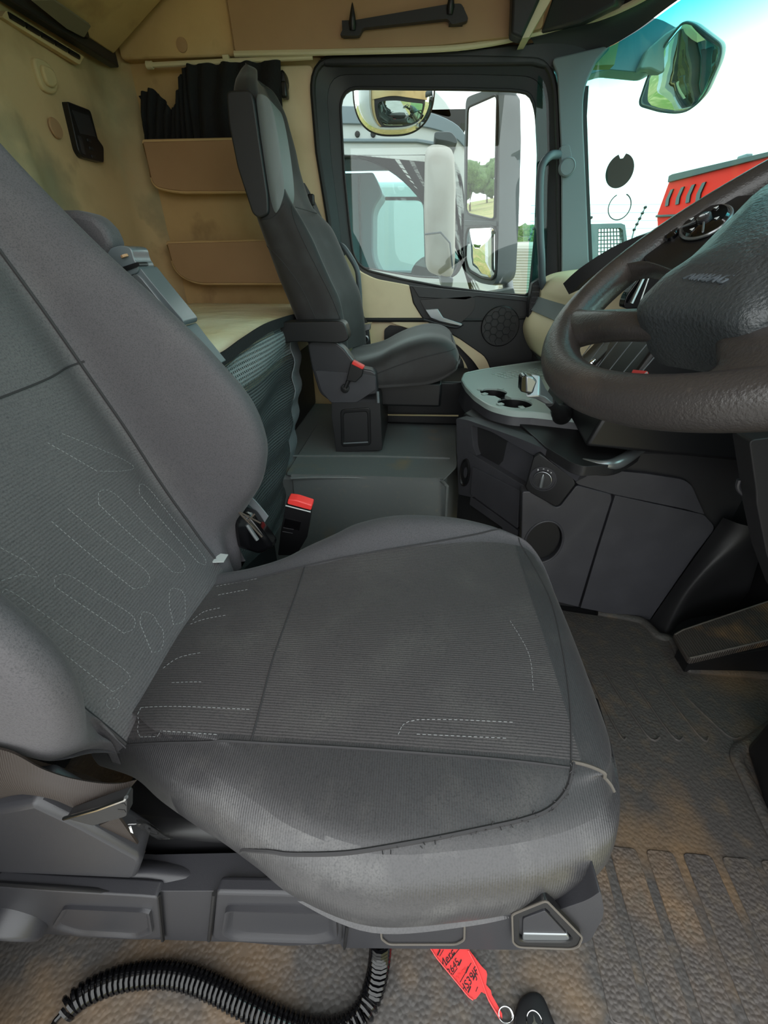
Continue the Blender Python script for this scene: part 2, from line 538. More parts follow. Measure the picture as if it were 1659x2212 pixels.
# ================================================================ the setting
def struct(mb, name, m, **k):
    return mb.build(name, m, kind='structure', **k)

# floor of the driver's side, the raised middle platform and the door sill
struct(MB().box((-1.3, 0.05, -0.06), (1.25, 1.42, -0.006)), 'floor', 'dark', smooth=False)
plat = MB()
plat.prism([(-1.23, 1.37, -0.03), (0.12, 1.37, -0.03), (0.14, 1.54, -0.03), (0.28, 1.79, -0.03), (0.58, 2.13, -0.03), (1.18, 2.15, -0.03), (1.18, 2.29, -0.03), (-1.23, 2.29, -0.03)], (0, 0, 0.476))
struct(MB().box((1.21, -0.02, -0.12), (1.27, 2.40, 1.03)), 'wall_front', 'black', smooth=False)
struct(plat, 'trim_1', 'matplain', smooth=False, bevel=0.012)
sill = MB().box((-1.3, -0.02, -0.10), (1.25, 0.045, -0.012))
sill.tube([(-1.2, 0.02, -0.013), (1.2, 0.02, -0.013)], 0.006, 8)
struct(sill, 'trim_2', 'plastic', bevel=0.004)

# rear wall of the sleeper, with a rounded upright corner and a soft vertical relief
def rear_fn(u, v):
    y = -0.02 + 2.34 * u; z = -0.1 + 2.65 * v
    x = -1.28
    t = max(0.0, (y - 2.18) / 0.14); x += 0.10 * t * t
    x += 0.010 * math.sin(y * 5.0) * (1 if z > 0.9 else 0.4)
    x += 0.02 * math.exp(-((y - 1.62) / 0.035) ** 2) * max(0, min(1, (1.62 - z) * 4))
    return (x, y, z)
struct(MB().sheet(rear_fn, 90, 40, 0.04), 'wall_rear', 'wallbeige')

# side wall behind the door, and over it
lw = MB()
def left_fn(u, v):
    x = -1.30 + 0.885 * u; z = 0.40 + 2.15 * v
    return (x, 2.30 + 0.03 * math.exp(-((x + 1.0) / 0.2) ** 2) * max(0, min(1, (1.25 - z) * 5)), z)
lw.sheet(left_fn, 30, 30, 0.05)
lw.box((-0.45, 2.31, 1.775), (0.70, 2.36, 2.55))
struct(lw, 'wall_left', 'liner')
struct(MB().box((-1.3, -0.02, 2.42), (0.80, 2.36, 2.5)), 'ceiling', 'liner', smooth=False)
# driver's side wall behind the door opening
struct(MB().box((-1.3, -0.02, -0.1), (-0.66, 0.04, 2.5)), 'wall_right', 'wallbeige', smooth=False)
struct(MB().box((-0.66, -0.02, 1.95), (0.6, 0.04, 2.5)), 'wall_right_header', 'liner', smooth=False)

struct(MB().prism(round_poly([(-0.66, 2.286, 0.98), (-0.43, 2.286, 0.98), (-0.462, 2.286, 1.795), (-0.66, 2.286, 1.795)], .02, 3), (0, 0.03, 0)), 'pillar_2', 'cream', bevel=0.008, seg=3)
# ---------------- passenger door
glass_in = round_poly([(-0.3631, 2.29, 1.734), (0.1313, 2.29, 1.721), (0.3295, 2.29, 1.713), (0.4199, 2.29, 1.703), (0.4663, 2.29, 1.517), (0.5058, 2.29, 1.246), (0.5239, 2.29, 0.9883), (0.3341, 2.29, 1.001), (0.1114, 2.29, 1.024), (-0.0899, 2.29, 1.056), (-0.3256, 2.29, 1.106), (-0.3443, 2.29, 1.284), (-0.3583, 2.29, 1.466)], [.07,0,0,.10,0,0,.03,0,0,0,.09,0,0], 6)
frame_out = round_poly([(-0.4674, 2.29, 1.805), (0.1239, 2.29, 1.797), (0.3172, 2.29, 1.79), (0.4673, 2.29, 1.782), (0.5375, 2.29, 1.516), (0.5988, 2.29, 1.246), (0.6794, 2.29, 0.909), (0.3494, 2.29, 0.8853), (0.122, 2.29, 0.8832), (-0.0858, 2.29, 0.8813), (-0.4197, 2.29, 0.8783), (-0.4297, 2.29, 1.284), (-0.4609, 2.29, 1.528)], [.10,0,0,.14,0,0,0,0,0,0,0,0,0], 6)
glass_in = resample(glass_in, 140)
fo_ = [V(p) for p in frame_out]; g_c = sum((V(p) for p in glass_in), V()) / len(glass_in)
def out_to_frame(p):
    # the outer outline's point straight out from the pane's middle through p
    d = V(p) - g_c; best = None
    for i in range(len(fo_)):
        a, b = fo_[i - 1] - g_c, fo_[i] - g_c
        den = d.x * (b.z - a.z) - d.z * (b.x - a.x)
        if abs(den) < 1e-12: continue
        t = (a.x * (b.z - a.z) - a.z * (b.x - a.x)) / den; s_ = (a.x * d.z - a.z * d.x) / den
        if t > 0 and -1e-6 <= s_ <= 1 + 1e-6 and (best is None or t < best): best = t
    return g_c + d * (best or 1.1)
frame_out = [out_to_frame(p) for p in glass_in]
mid = [a.lerp(b, 0.5) for a, b in zip(frame_out, glass_in)]
door = MB()
door.prism([(-0.44, 2.325, 0.40), (0.86, 2.325, 0.40), (0.86, 2.325, 0.93), (0.72, 2.325, 0.99), (-0.44, 2.325, 1.0)], (0, 0.05, 0))
door_o = struct(door, 'door_1', 'frame', bevel=0.004)
fr = MB()
cut = [p.copy() for p in frame_out]
o1 = [V((p.x, 2.275, p.z)) for p in frame_out]; i1 = [V((p.x, 2.300, p.z)) for p in mid]; i2 = [V((p.x, 2.325, p.z)) for p in glass_in]
NN = len(o1)
vs_ = o1 + i1 + [V((p.x, 2.307, p.z)) for p in mid] + i2 + [V((p.x, 2.345, p.z)) for p in glass_in] + [V((p.x, 2.345, p.z)) for p in frame_out]
fs_ = []
for L_ in range(5):
    for i in range(NN):
        j = (i + 1) % NN
        fs_.append((L_ * NN + i, L_ * NN + j, (L_ + 1) * NN + j, (L_ + 1) * NN + i))
fs_ += [(5 * NN + i, 5 * NN + (i + 1) % NN, (i + 1) % NN, i) for i in range(NN)]
fr.add(vs_, fs_)
fr.build('window_frame', 'frame', door_o, angle=25)
sl = MB(); sl.tube([V((p.x, 2.272, p.z)) for p in frame_out], 0.011, 8, closed=True)
sl.build('door_seal', 'rubber', door_o)
sl = MB(); sl.tube([V((p.x, 2.318, p.z)) for p in glass_in], 0.005, 6, closed=True)
sl.build('glass_seal', 'rubber', door_o)
win = MB().prism([V((p.x, 2.335, p.z)) for p in glass_in], (0, 0.004, 0))
struct(win, 'window_1', 'glass', smooth=False)

# door trim: pale upper piece that follows the window's lower corner
pale = round_poly([(-0.3852, 2.27, 1.14), (-0.3465, 2.27, 1.167), (-0.3055, 2.27, 1.093), (-0.222, 2.27, 1.058), (-0.0575, 2.27, 1.032), (-0.037, 2.27, 0.9564), (0.0185, 2.27, 0.8804), (0.0655, 2.27, 0.8598), (0.1848, 2.27, 0.8052), (0.2944, 2.27, 0.7539), (0.3472, 2.27, 0.7029), (0.3806, 2.27, 0.6458), (0.3325, 2.27, 0.6309), (0.2851, 2.27, 0.6905), (0.1876, 2.27, 0.7746), (0.0566, 2.27, 0.8167), (-0.1076, 2.27, 0.8559), (-0.2122, 2.27, 0.8952), (-0.2476, 2.27, 0.8609), (-0.2541, 2.27, 0.4862), (-0.4216, 2.27, 0.4824)], [.0,.01,.03,.03,.01,0,.03,0,.03,.03,.02,.004,.004,.03,.03,.02,.02,.02,.02,0,0], 4)
MB().prism(pale, (0, 0.05, 0)).build('pale_trim', 'cream', door_o, bevel=0.006, seg=3)
lo = round_poly([(-0.295, 2.295, 0.9525), (-0.1795, 2.295, 0.9263), (0.1274, 2.295, 0.8139), (0.2597, 2.295, 0.6617), (0.3331, 2.295, 0.441), (-0.2709, 2.295, 0.4262)], [0,.02,.05,.05,0,0], 4)
MB().prism(lo, (0, 0.02, 0)).build('pocket_panel', 'cream', door_o)
pk = round_poly([(-0.1787, 2.285, 0.8337), (-0.1505, 2.285, 0.8557), (-0.0895, 2.285, 0.8477), (0.1298, 2.285, 0.7758), (0.2312, 2.285, 0.6981), (0.271, 2.285, 0.5439), (-0.1786, 2.285, 0.5344)], [.01,.01,.01,.03,.03,0,0], 3)
MB().prism(pk, (0, 0.02, 0)).build('pocket_opening', 'black', door_o)
# black inlay with pull cup, chrome lever and loudspeaker
inl = round_poly([(-0.0573, 2.265, 1.032), (0.1112, 2.265, 1.011), (0.332, 2.265, 0.991), (0.5285, 2.265, 0.9803), (0.6147, 2.265, 0.5075), (0.384, 2.265, 0.633), (0.3456, 2.265, 0.7107), (0.1842, 2.265, 0.8081), (0.0654, 2.265, 0.8604), (0.0185, 2.265, 0.881), (-0.0347, 2.265, 0.9568)], [0,0,0,0,0,0,.03,.03,.02,.03,.0], 3)
MB().prism(inl, (0, 0.055, 0)).build('black_inlay', 'dark', door_o, bevel=0.004)
MB().prism(round_poly([(-0.0439, 2.258, 1.031), (0.5151, 2.258, 0.9866), (0.5186, 2.258, 0.967), (0.266, 2.258, 0.9891), (0.213, 2.258, 0.973), (-0.0088, 2.258, 0.9836)], .004, 2), (0, 0.02, 0)).build('sill_ledge', 'frame', door_o, bevel=0.002)
pc = round_poly([(-0.0039, 2.258, 0.9717), (0.2333, 2.258, 0.9889), (0.2606, 2.258, 0.9792), (0.2629, 2.258, 0.9394), (0.2481, 2.258, 0.9128), (0.1797, 2.258, 0.854), (0.0526, 2.258, 0.8822)], [.004,.004,.01,.02,.02,.03,.03], 3)
MB().prism(pc, (0, 0.012, 0)).build('pull_cup', 'black', door_o, bevel=0.003)
MB().tube(crom([(0.0182, 2.252, 0.8867), (0.0988, 2.252, 0.8666), (0.1794, 2.252, 0.8527), (0.2119, 2.252, 0.8677)], 4), 0.006, 8).build('pull_rim', 'plastic', door_o)
lv = MB()
lv.prism(round_poly([(0.0226, 2.25, 0.9322), (0.0828, 2.25, 0.9368), (0.1123, 2.25, 0.8982), (0.2092, 2.25, 0.87), (0.2035, 2.25, 0.8595), (0.0979, 2.25, 0.8794), (0.0517, 2.25, 0.8956)], .004, 2), (0, -0.012, 0))
lv.build('door_lever', 'silver', door_o, bevel=0.003, label='bright metal door lever')
sp_c = [(0.3941, 2.262, 0.8578)]; sp_c = V(sp_c[0])
spk = MB(); spk.lathe(sp_c, (0, -1, 0), [(0.092, 0), (0.092, 0.006), (0.088, 0.009), (0.0, 0.010)], 40)
spk_o = spk.build('speaker', 'black', door_o, angle=30)
hx = MB()
for i in range(-3, 4):
    for j in range(-3, 4):
        cx = sp_c.x + i * 0.030; cz = sp_c.z + (j + (i % 2) * 0.5) * 0.034
        if (cx - sp_c.x) ** 2 + (cz - sp_c.z) ** 2 < 0.075 ** 2:
            hx.tube([(cx + 0.0175 * math.cos(math.pi * k / 3), 2.2515, cz + 0.0175 * math.sin(math.pi * k / 3)) for k in range(6)], 0.0016, 5, closed=True)
hx.build('hexagon_grille', 'dark', spk_o)

# ---------------- A-pillar, header and windscreen
pil = round_poly([(0.445, 2.24, 1.778), (0.4775, 2.24, 1.735), (0.5404, 2.24, 1.508), (0.654, 2.24, 0.9926), (0.8045, 2.24, 0.9935), (0.7408, 2.24, 1.14), (0.6641, 2.24, 1.403), (0.5991, 2.24, 1.617), (0.5837, 2.24, 1.702), (0.6132, 2.24, 1.772), (0.6526, 2.24, 1.809)], [.02,0,0,0,0,0,0,.05,.05,0,0], 4)
struct(MB().prism(pil, (0.012, 0.05, 0)), 'pillar_1', 'pillar', bevel=0.01, seg=3)
pilb = MB().prism([(0.7726, 2.25, 0.9926), (0.7441, 2.25, 1.14), (0.6671, 2.25, 1.404), (0.6018, 2.25, 1.619), (0.5897, 2.25, 1.704), (0.6035, 2.25, 1.704), (0.6177, 2.25, 1.619), (0.6802, 2.25, 1.404), (0.7602, 2.25, 1.14), (0.7977, 2.25, 0.9927)], (0.0, 0.06, 0))
struct(pilb, 'trim_3', 'rubber')
lip = crom([(-1.0, 2.225, 1.812), (-0.75, 2.225, 1.812), (-0.3, 2.225, 1.808), (0.1, 2.235, 1.812), (0.36, 2.25, 1.842), (0.50, 2.235, 1.86), (0.59, 2.19, 1.862), (0.673, 2.08, 1.862), (0.75, 1.90, 1.865), (0.80, 1.6, 1.868), (0.82, 1.15, 1.87), (0.80, 0.6, 1.868), (0.70, 0.15, 1.862)], 5)
struct(MB().tube(lip[5:], 0.009, 8), 'trim_4', 'creamlip')
wtop = crom([(0.40, 2.29, 1.79), (0.60, 2.27, 1.80), (0.70, 2.18, 1.82), (0.76, 2.02, 1.835), (0.85, 1.75, 1.85), (0.90, 1.2, 1.86), (0.88, 0.6, 1.85), (0.76, 0.12, 1.84)], 6)
wbot = crom([(0.50, 2.32, 0.98), (0.80, 2.27, 1.00), (0.97, 2.14, 1.02), (1.08, 1.95, 1.03), (1.15, 1.7, 1.04), (1.20, 1.2, 1.05), (1.14, 0.6, 1.04), (0.96, 0.10, 1.02)], 6)
struct(MB().sheet(lambda u, v: wtop[round(u * (len(wtop) - 1))].lerp(wbot[round(u * (len(wbot) - 1))], v) + V((0.012, 0.006, 0)), len(wtop) - 1, 12, 0.005), 'window_2', 'screen')
hb = [V(p) for p in lip[20:]]
def hdr(u, v):
    i = u * (len(hb) - 1); a = hb[min(int(i), len(hb) - 2)].lerp(hb[min(int(i), len(hb) - 2) + 1], i - min(int(i), len(hb) - 2))
    j = u * (len(wtop) - 1); b = wtop[min(int(j), len(wtop) - 2)].lerp(wtop[min(int(j), len(wtop) - 2) + 1], j - min(int(j), len(wtop) - 2))
    p = a.lerp(b, v); p.z += 0.012 * math.sin(v * math.pi); return p
struct(MB().sheet(hdr, 50, 8, 0.01), 'trim_5', 'frame')
# black surround between the door frame's top and the header
sr = MB().prism([(-0.4281, 2.262, 1.806), (0.1197, 2.262, 1.816), (0.3736, 2.262, 1.827), (0.5011, 2.262, 1.854), (0.6255, 2.262, 1.817), (0.5382, 2.262, 1.765), (0.4658, 2.262, 1.754), (0.3838, 2.262, 1.771), (-0.4116, 2.262, 1.785)], (0, 0.03, 0))
struct(sr, 'trim_6', 'frame', bevel=0.006)

# front roof shelf above the windscreen: dark bins between pale dividers
shelf = thing('roof_shelf', 'dark storage bins above the windscreen with a pale divider strip', 'shelf', (0.60, 2.1, 1.87))
def face(i0, i1, back, z0, z1, m, name, par):
    path = [p for p in lip[i0:i1]]
    mb = MB()
    def fn(u, v):
        k = u * (len(path) - 1); a = path[min(int(k), len(path) - 2)].lerp(path[min(int(k), len(path) - 2) + 1], k - min(int(k), len(path) - 2))
        return (a.x + back + 0.06 * v, a.y + back * 0.6, z0 + (z1 - z0) * v)
    mb.sheet(fn, 12, 4, 0.02)
    return mb.build(name, m, par)
face(24, 60, 0.03, 1.872, 2.42, 'dark', 'back_panel', shelf)
dv = MB().prism([(0.3193, 2.16, 1.808), (0.343, 2.16, 1.81), (0.4004, 2.16, 1.896), (0.4255, 2.16, 1.957), (0.3877, 2.16, 1.958), (0.3616, 2.16, 1.897)], (0, 0.10, 0)); dv.build('divider', 'creamlip', shelf, label='pale divider strip')
dv = MB().prism(round_poly([(0.275, 2.13, 1.811), (0.3149, 2.13, 1.799), (0.3581, 2.13, 1.886), (0.3931, 2.13, 1.966), (0.259, 2.13, 1.97)], [.01,.01,0,0,0], 3), (0, 0.06, 0)); dv.build('bin_panel', 'dark', shelf, bevel=0.012, seg=3)
bn = MB()
bn.loft([[(0.3909, 2.24, 1.841), (0.5037, 2.151, 1.836), (0.594, 2.074, 1.85), (0.5907, 2.056, 1.912), (0.4074, 2.184, 1.967), (0.4083, 2.203, 1.91)],
         [tuple(V(p) + V((0.05, 0.07, 0.02))) for p in [(0.3909, 2.24, 1.841), (0.5037, 2.151, 1.836), (0.594, 2.074, 1.85), (0.5907, 2.056, 1.912), (0.4074, 2.184, 1.967), (0.4083, 2.203, 1.91)]]])
bn.build('bin_panel', 'plastic', shelf, bevel=0.01)


# ================================================================ overhead locker and sleeper fittings
lk = thing('overhead_locker', 'tan overhead locker over the passenger door with a black grab rail', 'locker', (-0.2, 2.26, 1.82))
body = MB()
body.prism(round_poly([(-0.745, 2.22, 1.815), (0.02, 2.22, 1.815), (0.30, 2.22, 1.832), (0.395, 2.22, 1.85), (0.42, 2.22, 2.41), (-0.765, 2.22, 2.41)], [.012, .05, .05, .01, .01, .012], 3), (0, 0.085, 0))
body.build('door_panel', 'tan', lk, bevel=0.008, seg=3)
h = MB()
h.prism(round_poly([(-0.335, 2.185, 1.838), (-0.31, 2.185, 1.868), (-0.28, 2.185, 1.875), (0.055, 2.185, 1.905), (0.10, 2.185, 1.905), (0.128, 2.185, 1.868), (0.122, 2.185, 1.862), (0.07, 2.185, 1.855), (0.055, 2.185, 1.87), (-0.25, 2.185, 1.855), (-0.262, 2.185, 1.836)], .008, 2), (0, 0.022, 0))
for x, z in ((-0.30, 1.865), (0.085, 1.885)):
    h.box((x - 0.025, 2.19, z - 0.025), (x + 0.025, 2.222, z + 0.012))
h.build('grab_rail', 'dark', lk, bevel=0.004)
for x, z in ((-0.285, 1.875), (0.062, 1.905)):
    MB().lathe((x, 2.18, z - 0.01), (0.05, -0.2, 1), [(0.010, -0.016), (0.014, 0.0), (0.010, 0.02), (0.003, 0.045), (0.0, 0.05)], 14).build('hook', 'black', lk)

pn = MB().prism(round_poly([(-1.22, 2.25, 1.815), (-0.755, 2.25, 1.815), (-0.775, 2.25, 2.41), (-1.22, 2.25, 2.41)], .01, 2), (0, 0.05, 0))
tag(pn.build('side_panel', 'liner', bevel=0.006), 'beige cloth side panel between the folded bunk and the tan locker', 'panel')
cp = V((-0.9608, 2.249, 1.848))
tag(MB().lathe(cp, (0, -1, 0), [(0.022, 0), (0.021, 0.004), (0.0, 0.006)], 20, sx=1.0).build('screw_cap', 'tan'), 'oval screw cap on the beige panel beside the tan locker', 'cap')

rail = thing('curtain_rail', 'thin cream curtain rail under the overhead locker', 'rail', (-0.8, 2.235, 1.80))
rb = MB().tube([(-1.10, 2.235, 1.792), (-0.45, 2.235, 1.800)], 0.008, 8); rb.build('rail', 'creamlip', rail)
MB().lathe((-1.10, 2.235, 1.792), (1, 0, 0), [(0.012, -0.012), (0.012, 0.012)], 12).build('end_cap', 'creamlip', rail)
MB().box((-0.80, 2.225, 1.792), (-0.775, 2.245, 1.812)).build('glider', 'creamlip', rail, bevel=0.002)

# black curtain, gathered to one side and stuffed behind the upper pocket
c_top = [V(p) for p in [(-1.17, 2.228, 1.704), (-1.141, 2.228, 1.716), (-1.108, 2.228, 1.723), (-1.081, 2.228, 1.705), (-1.058, 2.228, 1.681), (-1.039, 2.228, 1.659), (-1.015, 2.228, 1.69), (-0.9926, 2.228, 1.73), (-0.9745, 2.228, 1.762), (-0.9586, 2.228, 1.78), (-0.9346, 2.228, 1.786), (-0.8781, 2.228, 1.789), (-0.8038, 2.228, 1.79), (-0.7303, 2.228, 1.789), (-0.6569, 2.228, 1.79), (-0.5767, 2.228, 1.792)]]
c_bot = [V(p) for p in [(-1.159, 2.228, 1.627), (-1.188, 2.228, 1.528), (-1.164, 2.228, 1.524), (-1.133, 2.228, 1.524), (-1.103, 2.228, 1.524), (-1.076, 2.228, 1.523), (-1.056, 2.228, 1.523), (-1.034, 2.228, 1.523), (-1.011, 2.228, 1.522), (-0.985, 2.228, 1.522), (-0.9607, 2.228, 1.522), (-0.9204, 2.228, 1.521), (-0.8394, 2.228, 1.523), (-0.7596, 2.228, 1.522), (-0.6802, 2.228, 1.521), (-0.5913, 2.228, 1.52)]]
c_top = crom(c_top, 10); c_bot = crom(c_bot, 10)
def cur(u, v):
    i = round(u * (len(c_top) - 1)); p = c_top[i].lerp(c_bot[i], v)
    p.y += 0.009 * math.sin(i * 0.55 + 1.5 * math.sin(v * 3)) + 0.004 * math.sin(i * 0.23 + v * 6)
    p.z += 0.0015 * math.sin(i * 0.9) * (1 - v)
    return p
ct = MB().sheet(cur, len(c_top) - 1, 24, 0.005)
tag(ct.build('bunk_curtain', 'blackcloth', angle=80), 'black curtain bunched on the rail above the upper tan pocket', 'curtain')

# storage pockets on the side wall
def pocket(pts, rr, dz, name, label, foot):
    t = thing(name, label, 'storage pocket', foot)
    MB().prism(round_poly(pts, rr, 5), (0, 0.09, 0)).build('front_panel', 'tan', t, bevel=0.008, seg=3)
    c = [tuple(V(p) + V((0, 0.012, 0))) for p in pts]
    rim = round_poly(c, rr, 5)
    cc = sum((V(p) for p in rim), V()) / len(rim)
    MB().tube([cc + (V(p) - cc) * 1.012 for p in rim], 0.008, 6, closed=True).build('rim', 'liner', t)
    return t
pocket([(-1.177, 2.19, 1.557), (-0.5813, 2.19, 1.558), (-0.5769, 2.19, 1.39), (-1.078, 2.19, 1.392), (-1.177, 2.19, 1.411)], [.006, 0, 0, .05, .03], 0, 'storage_pocket', 'upper tan storage pocket under the black curtain', (-0.9, 2.25, 1.40))
pocket([(-1.173, 2.19, 1.202), (-0.5453, 2.19, 1.214), (-0.5414, 2.19, 1.044), (-1.081, 2.19, 1.042), (-1.166, 2.19, 1.084)], [.006, 0, 0, .06, .05], 0, 'storage_pocket', 'lower tan storage pocket just above the mattress', (-0.9, 2.25, 1.03))

# upper bunk, hinged on the rear wall and tilted up
ub = thing('upper_bunk', 'beige cloth underside of the folded upper bunk', 'bunk', (-1.2, 1.2, 1.83))
n0 = V((-0.50, 0, 0.866))
A_ = V((-1.225, 2.212, 1.815)); 
up_d = V((0.866, 0, 0.50))
q = MB(); q.prism([A_, A_ + up_d * 0.85, A_ + up_d * 0.85 + V((0, -2.1, 0)), A_ + V((0, -2.1, 0))], n0 * 0.09)
q.build('underside', 'liner', ub, bevel=0.01, seg=3)
MB().box((-1.262, 0.2, 1.785), (-1.222, 2.23, 1.833)).build('hinge_bar', 'dark', ub, bevel=0.006, label='dark bar along the hinge')
MB().prism([(-1.199, 1.77, 1.81), (-1.166, 1.826, 1.829), (-1.167, 1.997, 1.829), (-1.206, 2.006, 1.807), (-1.212, 1.929, 1.803)], (0.004, 0, -0.008)).build('hinge_flap', 'flap', ub)
bk = V((-1.22, 2.009, 1.825))
MB().box(bk - V((0.025, 0.035, 0.02)), bk + V((0.02, 0.03, 0.025))).build('latch', 'black', ub, bevel=0.004)

# rear wall fittings
vt = thing('air_vent', 'narrow beige air vent slot under the folded bunk', 'vent', (-1.25, 1.9, 1.70))
va, vb, vc, vd = [V(p) for p in [(-1.255, 1.702, 1.748), (-1.255, 1.731, 1.771), (-1.255, 2.064, 1.77), (-1.255, 2.022, 1.737)]]
vpl = round_poly([va, vb, vc, vd], .008, 3)
MB().prism(vpl, (-0.02, 0, 0)).build('vent_plate', 'liner', vt, bevel=0.004)
e1 = V((-1.252, 1.728, 1.761)); e2 = V((-1.252, 2.029, 1.758))
for k in range(5):
    a = e1.lerp(e2, (k + 0.06) / 5); b = e1.lerp(e2, (k + 0.9) / 5)
    MB().tube([a, b], 0.0075, 8, up=(0, 0, 1)).build('slot', 'black', vt)
hk = thing('coat_hook', 'moulded beige coat hook on the rear wall below the vent', 'hook', (-1.27, 1.87, 1.60))
hp = [V(p) for p in round_poly([(-1.262, 1.796, 1.694), (-1.262, 1.855, 1.702), (-1.262, 1.884, 1.688), (-1.262, 1.884, 1.643), (-1.262, 1.844, 1.616), (-1.262, 1.797, 1.615), (-1.262, 1.789, 1.647)], .02, 3)]
MB().prism(hp, (-0.02, 0, 0)).build('hook_plate', 'liner', hk, bevel=0.006, seg=3)
MB().prism([p + V((0.012, 0, 0)) for p in shrink(hp, 0.62)], (-0.015, 0, 0)).build('hook_bowl', 'liner', hk, bevel=0.005)
c1 = V((-1.266, 1.802, 1.524))
tag(MB().lathe(c1, (1, 0, 0), [(0.028, 0), (0.026, 0.005), (0.0, 0.007)], 20).build('screw_cap', 'tan'), 'round beige screw cap beside the black control panel on the rear wall', 'cap')
cpn = thing('control_panel', 'black bunk control panel with grey screen on the rear wall', 'control panel', (-1.26, 2.0, 1.46))
pp = round_poly([(-1.258, 1.897, 1.613), (-1.258, 2.019, 1.617), (-1.258, 2.017, 1.535), (-1.258, 2.041, 1.515), (-1.258, 2.013, 1.463), (-1.258, 1.894, 1.46), (-1.258, 1.879, 1.478)], [.008, .012, 0, .01, .01, .012, .01], 3)
MB().prism(pp, (-0.03, 0, 0)).build('housing', 'black', cpn, bevel=0.005)
MB().prism([(-1.256, 1.908, 1.593), (-1.256, 1.999, 1.597), (-1.256, 2.003, 1.538), (-1.256, 1.916, 1.532)], (-0.004, 0, 0)).build('screen', 'plastic', cpn, label='grey display screen')
MB().prism(round_poly([(-1.256, 1.897, 1.523), (-1.256, 1.916, 1.522), (-1.256, 1.912, 1.471), (-1.256, 1.893, 1.472)], .003, 2), (-0.004, 0, 0)).build('switch', 'plastic', cpn)
bt = MB()
for r_ in range(3):
    a = V((-1.256, 1.949, 1.519)).lerp(V((-1.256, 1.949, 1.472)), r_ / 2.0)
    bt.box(a + V((-0.003, -0.006, -0.005)), a + V((0.002, 0.016, 0.005)))
bt.build('button_row', 'dark', cpn, bevel=0.002)
hk2 = V((-0.5784, 2.275, 1.743))
t = thing('belt_guide', 'black oval belt guide on the pillar beside the passenger seat', 'belt guide', hk2)
MB().lathe(hk2, (0, -1, 0), [(0.026, 0.02), (0.026, -0.01), (0.026, 0.026), (0.018, 0.034), (0, 0.036)][:1] + [(0.03, -0.01), (0.03, 0.02), (0.022, 0.032), (0, 0.034)], 24, sx=0.55, ref=(1, 0, 0)).build('cover', 'black', t)
MB().box(hk2 + V((-0.008, -0.045, -0.055)), hk2 + V((0.018, -0.005, -0.005))).build('latch', 'black', t, bevel=0.008, seg=3)

# mattress of the lower bunk
def mring(z, g):
    x0, x1, y0, y1 = -1.24 + g, -0.515 - g, 0.10 + g, 2.285 - g
    return [V(p) for p in resample(round_poly([(x0, y0, z), (-0.86 - g, y0, z), (-0.86 - g, 0.90 + g, z), (x1, 1.06 + g, z), (x1, y1, z), (x0, y1, z)], 0.06, 5), 160)]
mt = MB().loft([mring(0.80, 0.0), mring(0.91, 0.0), mring(0.935, 0.01), mring(0.95, 0.03), mring(0.957, 0.10), mring(0.962, 0.22)])
tag(mt.build('bunk_mattress', 'mattress', angle=60), 'cream cloth mattress on the lower bunk behind the seats', 'mattress')
bb = MB().box((-1.23, 0.06, -0.0), (-0.88, 0.90, 0.80)); bb.box((-1.23, 0.92, 0.0), (-0.56, 1.365, 0.80)); bb.box((-1.23, 1.375, 0.45), (-0.56, 2.27, 0.80))
tag(bb.build('bunk_box', 'dark', smooth=False, bevel=0.01), 'dark bunk box under the cream mattress', 'bunk base')

# safety net in front of the bunk
nt_ = thing('bunk_net', 'black mesh net with grey binding hanging from the bunk beside the driver seat', 'net', (-0.49, 1.4, 0.3))
top = crom([(-0.488, 0.8699, 0.9503), (-0.488, 1.027, 0.9377), (-0.488, 1.184, 0.9488), (-0.488, 1.386, 0.9594), (-0.488, 1.599, 0.9554), (-0.488, 1.723, 0.9505)], 6)
bot = crom([(-0.488, 0.6701, 0.4318), (-0.488, 0.813, 0.3904), (-0.488, 0.9684, 0.3453), (-0.488, 1.128, 0.2992), (-0.488, 1.29, 0.2888), (-0.488, 1.427, 0.3008)], 6)
def netf(u, v):
    i = round(u * (len(top) - 1)); p = V(top[i]).lerp(V(bot[i]), v)
    p.x += 0.012 * math.sin(u * 12 + v * 7) * math.sin(v * math.pi) + 0.006 * math.sin(v * 40 + u * 5)
    return p
MB().sheet(netf, len(top) - 1, 60).build('mesh', 'net', nt_)
edge = [V(netf(1, k / 40)) for k in range(41)]
bd = MB()
bd.sheet(lambda u, v: edge[round(u * 40)] + V((0.006, (v - 0.3) * 0.10 + 0.008 * math.sin(u * 40), 0)), 40, 3, 0.004)
bd.build('side_binding', 'greytrim', nt_, label='grey side binding')
tb = MB(); tb.sheet(lambda u, v: V(top[round(u * (len(top) - 1))]) + V((0.004, 0, 0.012 - v * 0.03)), len(top) - 1, 2, 0.005)
tb.build('top_hem', 'blackcloth', nt_)
tbn = MB(); tbn.sheet(lambda u, v: V(netf(u, 0.05 + 0.13 * v)) + V((0.004, 0, 0)), len(top) - 1, 5, 0.001)  # light on the upper mesh painted as a paler band
tbn.build('lit_band', 'net_lit', nt_, label='band below the hem painted paler as lit net')

